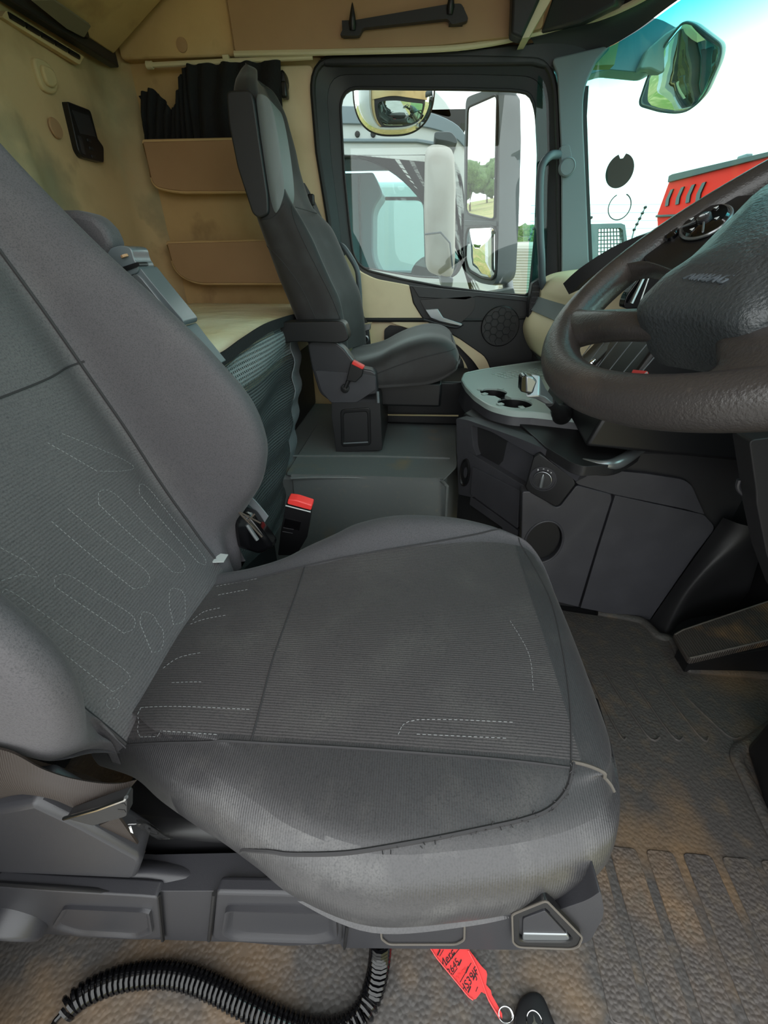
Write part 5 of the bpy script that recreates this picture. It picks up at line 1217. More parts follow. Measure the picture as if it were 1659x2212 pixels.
lv2 = MB(); lv2.prism(round_poly([(-0.2505, 0.198, 0.3943), (-0.1597, 0.198, 0.4141), (-0.0705, 0.198, 0.4271), (-0.0826, 0.198, 0.2257), (-0.1763, 0.198, 0.1776), (-0.2962, 0.198, 0.1697), (-0.3019, 0.198, 0.1873)], [.006,0,.0,.01,.02,.01,.004], 4), (0, 0.02, 0))
l2 = lv2.build('lever', 'plastic', ds, bevel=0.005, seg=3)
scoop(round_poly([(-0.244, 0.194, 0.3532), (-0.1641, 0.194, 0.373), (-0.0794, 0.194, 0.391), (-0.0839, 0.194, 0.2791), (-0.1156, 0.194, 0.2459), (-0.2629, 0.194, 0.2086), (-0.2739, 0.194, 0.2371)], .012, 4), l2)
MB().tube([(-0.2552, 0.2, 0.3861), (-0.3138, 0.2, 0.1597)], 0.0035, 6).build('lever_gap', 'black', ds)
MB().tube([(-0.0712, 0.203, 0.2964), (-0.081, 0.203, 0.1841)], 0.0025, 6).build('plate_gap', 'black', ds)
MB().tube(round_poly([(-0.021, 0.203, 0.3423), (0.0935, 0.203, 0.3907), (0.1028, 0.203, 0.291), (0.0929, 0.203, 0.2655), (-0.0083, 0.203, 0.2295), (-0.0199, 0.203, 0.253)], .008, 3), 0.0016, 6, closed=True).build('blank_outline', 'worn', ds)
bz_ = MB().ring(resample(round_poly([(0.1488, 0.198, 0.4321), (0.1802, 0.198, 0.4896), (0.2504, 0.198, 0.374), (0.2543, 0.198, 0.3373), (0.2484, 0.198, 0.3225), (0.1779, 0.198, 0.3055), (0.1673, 0.198, 0.323)], .008, 4), 60), resample(round_poly([(0.1604, 0.198, 0.4184), (0.1842, 0.198, 0.4642), (0.2386, 0.198, 0.368), (0.2397, 0.198, 0.3525), (0.2363, 0.198, 0.3453), (0.1806, 0.198, 0.3277), (0.1739, 0.198, 0.3377)], .005, 4), 60), (0, 0.012, 0))
bzo = bz_.build('button_bezel', 'black', ds, bevel=0.002)
MB().tube(round_poly([(0.1481, 0.197, 0.4357), (0.1793, 0.197, 0.493), (0.2492, 0.197, 0.378), (0.2531, 0.197, 0.3414), (0.2471, 0.197, 0.3267), (0.177, 0.197, 0.3098), (0.1665, 0.197, 0.3272)], .008, 4), 0.0014, 6, closed=True).build('bezel_line', 'worn', bzo)
MB().prism(round_poly([(0.1682, 0.202, 0.405), (0.1898, 0.202, 0.4409), (0.2475, 0.202, 0.3395), (0.1824, 0.202, 0.3146)], .005, 3), (0, 0.01, 0)).build('push_button', 'plastic', bzo, bevel=0.004, seg=3)
MB().prism([(0.177, 0.2005, 0.352), (0.2334, 0.2005, 0.3671), (0.245, 0.2005, 0.3433), (0.181, 0.2005, 0.3208)], (0, 0.01, 0.0)).build('button_lip', 'silver', bzo, bevel=0.002)
sbx = MB(); sbx.box((-0.40, 0.30, 0.003), (0.20, 0.76, 0.20)); sbx.box((-0.46, 0.26, 0.19), (0.25, 0.82, 0.40))
sbx.build('suspension_box', 'black', ds, bevel=0.02, seg=3)
MB().sheet(lambda u, v: V((-0.413, 0.3, 0.2035)).lerp(V((-0.6991, 0.3, 0.3936)), u) + V((0, 0.06 * v, 0.03 * math.sin(u * 9 + v * 3) * 0.3)), 10, 4, 0.004).build('gap_lining', 'rubble', ds)

# belt over the housing, with its metal loop and a torn bit of film
sb = thing('seat_belt', 'brown grey seat belt lying over the housing beside the driver seat', 'seat belt', (-0.45, 0.23, 0.5))
bp1 = crom([V(p) for p in [(-0.5192, 0.215, 0.6946), (-0.4798, 0.215, 0.6677), (-0.4529, 0.215, 0.6552), (-0.4341, 0.215, 0.6245), (-0.4077, 0.215, 0.6063), (-0.3698, 0.215, 0.5996), (-0.3398, 0.215, 0.6027), (-0.3162, 0.215, 0.6135)]], 5)
bp2 = crom([V(p) for p in [(-0.6418, 0.215, 0.4975), (-0.5677, 0.215, 0.5092), (-0.5077, 0.215, 0.5487), (-0.459, 0.215, 0.5721), (-0.4299, 0.215, 0.5691), (-0.4164, 0.215, 0.5436), (-0.395, 0.215, 0.5352), (-0.3818, 0.215, 0.5453)]], 5)
MB().sheet(lambda u, v: bp1[round(u * (len(bp1) - 1))].lerp(bp2[round(u * (len(bp2) - 1))], v) + V((0, 0.02 - 0.03 * v * (1 - v) * 2, 0)), len(bp1) - 1, 6, 0.003).build('webbing', 'belt', sb)
mlp = MB(); mlp.prism(round_poly([(-0.4034, 0.205, 0.5706), (-0.3055, 0.205, 0.6377), (-0.3036, 0.205, 0.6339), (-0.317, 0.205, 0.5942), (-0.3241, 0.205, 0.5882), (-0.3733, 0.205, 0.5571)], .003, 2), (0, 0.012, 0)); mlo = mlp.build('belt_loop', 'dark', sb, bevel=0.002)
MB().tube([(-0.4008, 0.203, 0.576), (-0.3462, 0.203, 0.6092), (-0.3021, 0.203, 0.6407), (-0.2989, 0.203, 0.6454)], 0.0022, 6).build('loop_edge', 'chrome', mlo, label='bright metal edge')
for q in [(-0.313, 0.2045, 0.6227), (-0.3187, 0.2045, 0.6063)]: MB().box(V(q) - V((.004, 0, .003)), V(q) + V((.004, .003, .003))).build('loop_slot', 'black', mlo)
MB().sheet(lambda u, v: V((-0.4076, 0.222, 0.4992)).lerp(V((-0.3571, 0.222, 0.5417)), v).lerp(V((-0.388, 0.226, 0.4352)).lerp(V((-0.3634, 0.226, 0.4175)), v), u), 6, 3, 0.003).build('lower_webbing', 'belt', sb)
pf = MB().sheet(lambda u, v: V((-0.3479, 0.22, 0.5268)).lerp(V((-0.3399, 0.24, 0.4345)), u) + V((0.01 * math.sin(v * 5), 0.02 * v, -0.035 * v + 0.01 * math.sin(u * 6))), 10, 6, 0.001)
tag(pf.build('plastic_film', 'plasticfilm'), 'crumpled clear plastic film in the gap beside the seat belt loop', 'plastic film')
MB().loft([[V((-0.3469, 0.219, 0.5243)), V((-0.3426, 0.219, 0.5278)), V((-0.3498, 0.219, 0.5079))], [V((-0.3433, 0.217, 0.5275)), V((-0.3406, 0.217, 0.5281)), V((-0.344, 0.217, 0.5103))]]).build('film_label', 'whiteink', bpy.data.objects['plastic_film'], smooth=False)

# ================================================================ passenger seat
ps = thing('passenger_chair', 'slim dark grey passenger seat with pale headrest insert by the far door', 'seat', (-0.25, 1.88, 0.45))
pz = [0.80, 0.88, 0.95, 1.02, 1.08, 1.14, 1.20, 1.26, 1.32, 1.38, 1.44, 1.50, 1.56, 1.60, 1.63, 1.65, 1.66]
pr_ = [-0.40, -0.446, -0.475, -0.500, -0.522, -0.540, -0.558, -0.575, -0.588, -0.597, -0.602, -0.604, -0.602, -0.600, -0.598, -0.592, -0.58]
pfn = [-0.27, -0.275, -0.283, -0.297, -0.325, -0.352, -0.378, -0.412, -0.450, -0.475, -0.492, -0.502, -0.512, -0.522, -0.532, -0.542, -0.56]
rings = []
for i, z in enumerate(pz):
    xr, xf = pr_[i], pfn[i]
    hd_ = z > 1.27
    ya = 1.66 if not hd_ else 1.665; yb2 = 2.10
    xff = xf + 0.02 if not hd_ else xf - 0.005
    if z > 1.5: xff = xf - 0.01
    sh = max(0.0, z - 1.58)
    ya += sh * 1.5; yb2 -= max(0, z - 1.61) * 1.6
    dc = 0.055 if not hd_ else 0.03      # how far the middle sits back
    q = (xr * 0.4 + xf * 0.6)
    w = yb2 - ya
    rings.append([(xr + 0.01, ya + 0.03 * w / .44, z), (q, ya, z), (xf - 0.012, ya + 0.004, z), (xf, ya + 0.03, z), (xf - dc * 0.7, ya + 0.10 * w / .44, z), (xf - dc, ya + w * 0.5, z), (xff - dc * 0.7, yb2 - 0.11 * w / .44, z), (xff, yb2 - 0.03, z), (xff - 0.012, yb2 - 0.004, z), (q, yb2, z), (xr + 0.01, yb2 - 0.03, z), (xr, ya + w * 0.5, z)])
pb = MB().loft(rings, nu=5, nv=5).build('backrest', 'pass_fabric', ps, angle=75)
ptree = bvh(pb)
# headrest: near wing and pale insert
wing = MB(); wq = [V(p) for p in round_poly([(-0.5962, 1.648, 1.562), (-0.5811, 1.648, 1.567), (-0.5227, 1.648, 1.567), (-0.5152, 1.648, 1.545), (-0.5125, 1.648, 1.457), (-0.5068, 1.648, 1.321), (-0.5113, 1.648, 1.27), (-0.5445, 1.648, 1.258), (-0.5659, 1.648, 1.27), (-0.5947, 1.648, 1.392), (-0.6021, 1.648, 1.49)], .012, 4)]
wing.prism(wq, (0.0, 0.04, 0.0)); wing.build('headrest_wing', 'dark', ps, bevel=0.012, seg=3)
ins = [V(p) for p in [(-0.5193, 1.66, 1.563), (-0.4891, 1.66, 1.56), (-0.4743, 1.66, 1.527), (-0.464, 1.66, 1.437), (-0.4621, 1.66, 1.352), (-0.471, 1.66, 1.308), (-0.4987, 1.66, 1.265), (-0.5141, 1.66, 1.298), (-0.5215, 1.66, 1.427), (-0.5235, 1.66, 1.512)]]
ins = crom(ins, 4, True); ic = sum(ins, V()) / len(ins)
insw = [ic + (p - ic) for p in ins]
im = MB().loft([[p + V((0.0, 0.16, -0.0)) for p in insw], [p + V((0.004, 0.02, 0)) for p in insw], [ic + (p - ic) * 0.94 + V((0.012, 0.0, 0)) for p in insw], [ic + (p - ic) * 0.5 + V((0.018, -0.004, 0)) for p in insw]])
im.build('headrest_insert', 'pass_light', ps, angle=60, label='pale grey headrest insert')
def pseam(px, r=0.002, y=1.60, d=(0.0, 1, 0)):
    P = drape(ptree, crom([V(p) for p in px], 6), d, 0.3, 0.0004)
    if len(P) > 2: MB().tube(P, r, 6).build('seam', 'seam', pb)
pseam([(-0.549, 1.66, 1.255), (-0.5004, 1.66, 1.264), (-0.4614, 1.66, 1.298)], 0.0015)
pseam([(-0.5562, 1.66, 1.19), (-0.5002, 1.66, 1.149), (-0.4427, 1.66, 1.079), (-0.4074, 1.66, 1.013), (-0.3838, 1.66, 0.9523)], 0.0015)
pseam([(-0.4418, 1.66, 1.381), (-0.44, 1.66, 1.322), (-0.4318, 1.66, 1.261), (-0.399, 1.66, 1.183), (-0.3577, 1.66, 1.101), (-0.3215, 1.66, 1.029), (-0.2922, 1.66, 0.9531)], 0.0018)
# cushion
cr = []
cxs = [-0.30, -0.24, -0.16, -0.10, -0.04, 0.03, 0.085, 0.122, 0.146, 0.162]
ct_ = [0.80, 0.80, 0.82, 0.850, 0.875, 0.892, 0.890, 0.876, 0.852, 0.82]
cbt = [0.70, 0.70, 0.70, 0.705, 0.71, 0.718, 0.735, 0.755, 0.775, 0.80]
for i, x in enumerate(cxs):
    ya, yb2 = 1.645, 2.11
    if i == 9: ya, yb2 = 1.70, 2.05
    t, b = ct_[i], cbt[i]; m_ = (t + b) / 2
    cr.append([(x, ya + 0.05, b), (x, ya + 0.006, b + 0.02), (x, ya, m_), (x, ya + 0.012, t - 0.03), (x, ya + 0.05, t - 0.006), (x, ya + 0.11, t - 0.004), (x, (ya + yb2) / 2, t - 0.012), (x, yb2 - 0.11, t - 0.004), (x, yb2 - 0.05, t), (x, yb2 - 0.01, t - 0.03), (x, yb2, m_), (x, yb2 - 0.05, b)])
pc2 = MB().loft(cr, nu=6, nv=5).build('cushion', 'pass_fabric', ps, angle=75)
ct2 = bvh(pc2)
P = drape(ct2, crom([V(p) for p in [(-0.181, 1.63, 0.754), (-0.0922, 1.63, 0.79), (-0.0058, 1.63, 0.82), (0.0787, 1.63, 0.8427), (0.142, 1.63, 0.855)]], 6), (0, 1, 0), 0.3, 0.0004)
if len(P) > 2: MB().tube(P, 0.002, 6).build('seam', 'seam', pc2)
# armrest, side panel, buckle, base
MB().prism(round_poly([(-0.5707, 1.57, 0.9278), (-0.4998, 1.57, 0.9528), (-0.2766, 1.57, 0.9579), (-0.2608, 1.57, 0.9491), (-0.2451, 1.57, 0.8963), (-0.2891, 1.57, 0.8849), (-0.4404, 1.57, 0.8892), (-0.5694, 1.57, 0.8717)], [.01,.02,.01,.01,.02,.02,.02,.01], 4), (0, 0.07, 0)).build('armrest', 'black', ps, bevel=0.015, seg=3)
sdp = MB().prism(round_poly([(-0.408, 1.6, 0.8783), (-0.3863, 1.6, 0.8897), (-0.3078, 1.6, 0.8876), (-0.2749, 1.6, 0.8641), (-0.2207, 1.6, 0.7944), (-0.1738, 1.6, 0.7868), (-0.1565, 1.6, 0.777), (-0.1517, 1.6, 0.7219), (-0.1522, 1.6, 0.661), (-0.326, 1.6, 0.6568), (-0.3782, 1.6, 0.6957), (-0.4015, 1.6, 0.7997)], [.01,.01,.02,.02,.01,.006,.008,0,.0,.03,.02,.02], 4), (0, 0.06, 0))
sdo = sdp.build('side_panel', 'plastic', ps, bevel=0.006, seg=3)
MB().tube([(-0.3072, 1.597, 0.8881), (-0.2744, 1.597, 0.8646), (-0.2186, 1.597, 0.7934)], 0.003, 6).build('panel_edge', 'pillar', sdo)
MB().prism(round_poly([(-0.3881, 1.597, 0.7837), (-0.2297, 1.597, 0.7764), (-0.1563, 1.597, 0.7675), (-0.1568, 1.597, 0.7155), (-0.2336, 1.597, 0.6636), (-0.3344, 1.597, 0.6612), (-0.3695, 1.597, 0.7057)], .008, 3), (0, 0.02, 0)).build('lower_cover', 'panelgrey', sdo, bevel=0.006)
pbk = MB().prism(round_poly([(-0.2457, 1.575, 0.8208), (-0.2001, 1.575, 0.8003), (-0.206, 1.575, 0.7718), (-0.2312, 1.575, 0.7476), (-0.266, 1.575, 0.7537), (-0.2577, 1.575, 0.7809)], .003, 2), (0, 0.03, 0)); pbo = pbk.build('buckle', 'black', ps, bevel=0.004)
MB().prism([(-0.2384, 1.573, 0.8246), (-0.1963, 1.573, 0.8041), (-0.2034, 1.573, 0.794), (-0.244, 1.573, 0.8131)], (0, 0.032, 0)).build('release_button', 'red', pbo, bevel=0.003, label='red release button')
MB().lathe(V((-0.2746, 1.597, 0.7201)), (0, -1, 0), [(0.016, 0), (0.016, 0.014), (0.006, 0.02), (0, 0.02)], 20).build('pivot_bolt', 'dark', ps)
MB().tube([V((-0.2717, 1.58, 0.7247)), V((-0.253, 1.585, 0.7635))], 0.008, 8).build('buckle_stalk', 'black', ps)
bs = MB(); bs.prism(round_poly([(-0.3322, 1.6, 0.675), (-0.1518, 1.6, 0.7042), (-0.1412, 1.6, 0.6794), (-0.1327, 1.6, 0.4675), (-0.3276, 1.6, 0.4484), (-0.3306, 1.6, 0.5261), (-0.3369, 1.6, 0.6041)], .006, 3), (0, 0.45, 0))
bso = bs.build('base_box', 'dark', ps, bevel=0.008, seg=3)
MB().ring(resample(round_poly([(-0.2991, 1.597, 0.6343), (-0.1794, 1.597, 0.6465), (-0.1783, 1.597, 0.4877), (-0.3041, 1.597, 0.4754)], .012, 4), 40), resample(round_poly([(-0.287, 1.597, 0.6196), (-0.1925, 1.597, 0.6295), (-0.1914, 1.597, 0.5015), (-0.2896, 1.597, 0.4923)], .010, 4), 40), (0, 0.012, 0)).build('box_recess', 'black', bso, bevel=0.003)
MB().tube([(-0.293, 1.594, 0.4934), (-0.191, 1.594, 0.5027)], 0.003, 6).build('recess_edge', 'pillar', bso)
MB().tube([(-0.1486, 1.585, 0.712), (-0.1471, 1.585, 0.6693)], 0.005, 8).build('adjust_pin', 'pillar', ps)
MB().box((-0.34, 1.70, 0.62), (0.10, 2.06, 0.72)).build('seat_frame', 'black', ps, bevel=0.01)
fb = MB().box((-0.16, 1.96, 0.453), (0.26, 2.26, 0.66))  # black block stands in for the shadow under the passenger cushion
tag(fb.build('cushion_shade', 'black', bevel=0.01), 'black block put in for the shade under the passenger cushion', 'box')
tag(MB().tube([(-0.1609, 1.945, 0.5021), (0.0033, 1.945, 0.5041), (0.2004, 1.945, 0.507)], 0.004, 6).build('edge_strip', 'wood'), 'thin pale edging strip at the passenger side edge of the platform', 'strip')
# passenger belt
pbt = thing('passenger_belt', 'black seat belt running down behind the passenger seat to a metal anchor', 'seat belt', (-0.3, 2.2, 0.9))
b1 = crom([V(p) for p in [(-0.5129, 2.16, 1.412), (-0.4789, 2.16, 1.357), (-0.4485, 2.16, 1.293), (-0.3946, 2.16, 1.193), (-0.3376, 2.16, 1.086)]], 4)
MB().sheet(lambda u, v: b1[round(u * (len(b1) - 1))] + V((0.010 * v, 0.04 * v - 0.03, 0.0)), len(b1) - 1, 2, 0.003).build('webbing', 'beltblack', pbt)
MB().box(V((-0.4747, 2.14, 1.353)) - V((.01, .01, .02)), V((-0.4747, 2.14, 1.353)) + V((.012, .02, .02))).build('belt_stop', 'black', pbt, bevel=0.004)
MB().sheet(lambda u, v: V((-0.2985, 2.15, 0.9551)).lerp(V((-0.2511, 2.14, 0.8773)), u) + V((0.05 * v - 0.045, 0, 0.005 * v)), 5, 2, 0.003).build('lower_webbing', 'belt', pbt)
MB().prism(round_poly([(-0.293, 2.12, 0.8693), (-0.2312, 2.12, 0.88), (-0.2317, 2.12, 0.8558), (-0.2851, 2.12, 0.8389)], .003, 2), (0, 0.03, 0)).build('belt_loop', 'metal', pbt, bevel=0.003)
MB().prism(round_poly([(-0.303, 2.125, 0.8544), (-0.2411, 2.125, 0.851), (-0.2335, 2.125, 0.7806), (-0.2902, 2.125, 0.7713)], .003, 2), (0, 0.03, 0)).build('anchor_plate', 'dark', pbt, bevel=0.004)
ac = V((-0.2592, 2.12, 0.8125)); MB().tube([ac + V((0.016 * math.cos(2 * math.pi * k / 20), 0, 0.016 * math.sin(2 * math.pi * k / 20))) for k in range(20)], 0.006, 8, closed=True).build('anchor_ring', 'metal', pbt)
MB().tube([(-0.3072, 2.12, 0.8428), (-0.2951, 2.12, 0.8079), (-0.2737, 2.12, 0.7725)], 0.004, 6).build('cable', 'metal', pbt)


# ================================================================ handles, cable, key
gh = thing('pillar_handle', 'grey grab handle on the pillar beside the windscreen', 'handle', (0.5707, 2.18, 1.274))
hpth = crom([V((0.5283, 2.23, 1.5)), V((0.484, 2.16, 1.487)), V((0.4548, 2.13, 1.463)), V((0.4474, 2.125, 1.432)), V((0.4572, 2.125, 1.362)), V((0.4825, 2.125, 1.239)), V((0.5084, 2.13, 1.141)), V((0.5366, 2.16, 1.053)), V((0.586, 2.23, 0.993))], 5)
MB().tube(hpth, 0.015, 14).build('grip', 'housing', gh)
pm_ = MB().prism(round_poly([(0.5313, 2.225, 1.522), (0.5384, 2.225, 1.53), (0.5654, 2.225, 1.53), (0.587, 2.225, 1.483), (0.5975, 2.225, 1.461), (0.5963, 2.225, 1.435), (0.5556, 2.225, 1.435)], .008, 3), (0, 0.03, 0)); pm_.build('mount_plate', 'pillar', gh, bevel=0.004)
kc2 = V((0.5696, 2.222, 1.46)); MB().lathe(kc2, (0, -1, 0), [(0.032, -0.01), (0.032, 0.006), (0.027, 0.010), (0.026, 0.008), (0, 0.009)], 32).build('screw_cover', 'pillar', gh, angle=30)
g2h = thing('door_handle_bar', 'thin dark grab bar on the door pillar behind the passenger seat', 'handle', (-0.304, 2.2, 0.9901))
MB().tube(crom([V((-0.4053, 2.24, 1.187)), V((-0.3682, 2.2, 1.193)), V((-0.3385, 2.19, 1.167)), V((-0.2987, 2.19, 1.104)), V((-0.2898, 2.19, 1.048)), V((-0.2863, 2.19, 0.9516)), V((-0.2855, 2.2, 0.8693))], 5), 0.012, 12).build('grip', 'housing', g2h)

# coiled cable lying on the mat
def coil(path, r, wr, pitch, name, m, parent):
    P = crom([V(p) for p in path], 40)
    L = [0]
    for i in range(len(P) - 1): L.append(L[-1] + (P[i + 1] - P[i]).length)
    out = []; n = int(L[-1] / pitch * 12); j = 0; prev = V((0, 0, 1))
    for k in range(n + 1):
        s_ = L[-1] * k / n
        while j < len(L) - 2 and L[j + 1] < s_: j += 1
        t = (s_ - L[j]) / max(1e-9, L[j + 1] - L[j]); c = P[j].lerp(P[j + 1], t)
        d = (P[min(j + 2, len(P) - 1)] - P[max(j - 1, 0)]).normalized()
        u = (prev - d * prev.dot(d)).normalized(); prev = u; w = d.cross(u); a = 2 * math.pi * s_ / pitch
        out.append(c + (u * math.cos(a) + w * math.sin(a)) * r)
    mb = MB(); mb.tube(out, wr, 6); return mb.build(name, m, parent)
cb_ = thing('coiled_cable', 'black coiled cable looping over the floor below the driver seat', 'cable', (-0.2, 0.2, 0.02))
pth = [(-0.5703, 0.1203, 0.022), (-0.5599, 0.135, 0.022), (-0.5392, 0.1488, 0.022), (-0.4959, 0.1658, 0.022), (-0.4357, 0.1763, 0.022), (-0.3801, 0.1766, 0.022), (-0.3201, 0.1677, 0.022), (-0.2609, 0.1542, 0.022), (-0.2043, 0.1418, 0.022), (-0.1451, 0.1332, 0.022), (-0.0896, 0.1366, 0.022), (-0.0539, 0.1557, 0.022), (-0.0372, 0.1816, 0.022), (-0.0288, 0.2078, 0.022), (-0.026, 0.235, 0.022), (-0.0267, 0.2538, 0.022)]
pth = [V(p) for p in pth]
pth[-1] = V((-0.0246, 0.234, 0.11)); pth[-2] = V((-0.0248, 0.2239, 0.075)); pth[-3] = V((-0.0282, 0.2035, 0.045))
coil(pth, 0.0165, 0.0042, 0.0095, 'coil', 'gloss', cb_)
MB().tube(crom([V(p) for p in [(-0.5806, 0.1215, 0.008), (-0.5833, 0.116, 0.008), (-0.5868, 0.1074, 0.008), (-0.5813, 0.0838, 0.008)]], 4), 0.0045, 8).build('lead', 'gloss', cb_)

key = thing('key_fob', 'black truck key fob with round silver emblem on the mat', 'key', (0.258, 0.1861, 0.003))
kp2 = [V(p) for p in round_poly([(0.2192, 0.1857, 0.003), (0.2301, 0.2002, 0.003), (0.2468, 0.2093, 0.003), (0.2621, 0.2111, 0.003), (0.2724, 0.2058, 0.003), (0.2859, 0.1701, 0.003), (0.2798, 0.133, 0.003), (0.2136, 0.1231, 0.003), (0.2106, 0.1566, 0.003)], .008, 4)]
MB().loft([kp2, [p + V((0, 0, 0.008)) for p in shrink(kp2, 1.02)], [p + V((0, 0, 0.014)) for p in shrink(kp2, 0.96)], [p + V((0, 0, 0.016)) for p in shrink(kp2, 0.8)]]).build('fob_body', 'black', key, angle=50)
ec = V((0.2481, 0.1736, 0.0195)); MB().tube([ec + V((0.0135 * math.cos(2 * math.pi * k / 32), 0.0135 * math.sin(2 * math.pi * k / 32), 0)) for k in range(32)], 0.0011, 6, closed=True).build('emblem_ring', 'chrome', key, label='silver emblem ring')
MB().prism([ec + V((0.009 * math.cos(a), 0.009 * math.sin(a), -0.001)) if i % 2 == 0 else ec + V((0.002 * math.cos(a), 0.002 * math.sin(a), -0.001)) for i, a in enumerate([math.pi / 2 + math.pi * k / 3 for k in range(6)])], (0, 0, 0.0012)).build('emblem_star', 'chrome', key)
for k in range(2):
    rc2 = V((0.2009, 0.1796, 0.01)) + V((0, 0, .004 * k)); MB().tube([rc2 + V((0.012 * math.cos(a), 0.009 * math.sin(a), 0.004 * math.sin(a + k))) for a in [2 * math.pi * q / 28 for q in range(28)]], 0.0011, 6, closed=True).build('split_ring', 'chrome', key)
tg = thing('key_tag', 'red plastic key tag with handwriting tied to the key fob', 'tag', (0.1391, 0.2216, 0.003))
to = [V(p) for p in [(0.0662, 0.2583, 0.006), (0.0732, 0.2506, 0.006), (0.0775, 0.2434, 0.006), (0.0827, 0.2407, 0.006), (0.1367, 0.1979, 0.006), (0.1445, 0.193, 0.006), (0.1513, 0.1946, 0.006), (0.1623, 0.2039, 0.006), (0.1704, 0.2017, 0.006), (0.1745, 0.1954, 0.006), (0.1929, 0.1763, 0.006), (0.1952, 0.1755, 0.006), (0.1952, 0.1808, 0.006), (0.1913, 0.1869, 0.006), (0.1803, 0.2014, 0.006), (0.1794, 0.2069, 0.006), (0.1718, 0.2131, 0.006), (0.1753, 0.2268, 0.006), (0.1741, 0.2309, 0.006), (0.1661, 0.2362, 0.006), (0.1463, 0.2551, 0.006), (0.141, 0.2655, 0.006)]]
MB().prism(to, (0, 0, 0.0022)).build('tag_plate', 'redtag', tg, smooth=False)
rl = MB(); rl.tube(crom([V(p) for p in [(0.1433, 0.2548, 0.009), (0.1569, 0.2337, 0.009), (0.167, 0.2111, 0.009), (0.174, 0.1948, 0.009), (0.1906, 0.1747, 0.009)]], 3), 0.0016, 6); rl.tube([V(p) for p in [(0.0669, 0.2564, 0.009), (0.0825, 0.24, 0.009), (0.1378, 0.1959, 0.009), (0.1458, 0.1926, 0.009)]], 0.0012, 6)
rl.build('tag_rib', 'redtag', tg)
td = V((0.1016, 0.2528, 0.009)) - V((0.1284, 0.2024, 0.009))
tx_ = V((0.1378, 0.2322, 0.009)) - V((0.1229, 0.218, 0.009)); ty2 = V((0.1057, 0.2481, 0.009)) - V((0.1421, 0.2149, 0.009))
for body, px, sz, m in (('Merc', (0.1018, 0.2404, 0.0088), 0.017, 'ink'), ('2645', (0.1126, 0.2303, 0.0088), 0.014, 'ink'), ('White', (0.1258, 0.2218, 0.0088), 0.011, 'red'), ('HS39JF', (0.1414, 0.2154, 0.0088), 0.0155, 'ink')):
    text_obj('handwriting', body, sz, px, tx_, ty2, m, tg, 0.0002, shear=0.1)
for (a, b) in (((0.0879, 0.243, 0.0089), (0.0953, 0.2523, 0.0089)), ((0.0988, 0.2316, 0.0089), (0.1412, 0.27, 0.0089)), ((0.1111, 0.2206, 0.0089), (0.1203, 0.2297, 0.0089)), ((0.1242, 0.2123, 0.0089), (0.1471, 0.239, 0.0089)), ((0.1519, 0.2031, 0.0089), (0.1559, 0.2091, 0.0089))):
    MB().tube([a, b], 0.0005, 4).build('printed_line', 'ink', tg)
for c in [(0.0854, 0.2478, 0.0086), (0.1127, 0.2462, 0.0086), (0.1252, 0.2374, 0.0086), (0.1375, 0.2287, 0.0086), (0.1505, 0.2214, 0.0086), (0.1395, 0.2045, 0.0086)]:
    c = V(c); MB().prism([c + V(d) for d in ((-.0026, -.0030, 0), (-.0012, -.0046, 0), (.0044, .0036, 0), (.0030, .0052, 0))], (0, 0, 0.0006)).build('printed_mark', 'ink', tg)

# windscreen stickers
def disc_on(c, r, ax, name, m, lab, ring=False, notch=False):
    c = V(c); a = ax.normalized(); u = V((0, 0, 1)); u = (u - a * u.dot(a)).normalized(); w = a.cross(u)
    if ring:
        mb = MB().tube([c + (u * math.cos(t) + w * math.sin(t)) * r for t in [math.radians(25 + 310 * k / 40) + math.radians(0) for k in range(41)]], 0.0022, 6)
    else:
        pts = []
        for k in range(48):
            t = 2 * math.pi * k / 48; rr = r
            pts.append(c + (u * math.cos(t) + w * math.sin(t)) * rr)
        if notch:
            pts = pts[2:-1] + [c + u * r * 0.72 - w * r * 0.1, c + u * r * 0.72 + w * r * 0.1]
        mb = MB().prism(pts, a * 0.001)
    return tag(mb.build(name, m, smooth=False), lab, 'sticker')
wt = bvh(bpy.data.objects['window_2'])
def on_glass(p):
    d = V(p) - V((0, 0, 1.15)); h = wt.ray_cast(V((0, 0, 1.15)), d.normalized())
    return h[0] - d.normalized() * 0.006, (h[1] if h[1].dot(d) > 0 else -h[1])
g_, n_ = on_glass((0.7011, 2, 1.415)); disc_on(g_, 0.055, n_, 'windscreen_sticker', 'sticker', 'dark round licence sticker on the windscreen', notch=True)
g_, n_ = on_glass((0.7311, 2, 1.31)); disc_on(g_, 0.045, n_, 'sticker_ring', 'sticker', 'thin dark ring mark on the windscreen below the round sticker', ring=True)


# ================================================================ outside
struct(MB().prism([(-120, 2.2, -1.36), (1.6, 2.2, -1.36), (1.6, -50, -1.36), (90, -50, -1.36), (90, 120, -1.36), (-120, 120, -1.36)], (0, 0, -0.1)), 'ground', 'ground', smooth=False)
struct(MB().box((-80, -50, -1.45), (1.6, 2.2, -1.362)), 'ground_bounce', 'bounce_grey', smooth=False)  # unseen ground, made grey so its bounce into the cab stays neutral

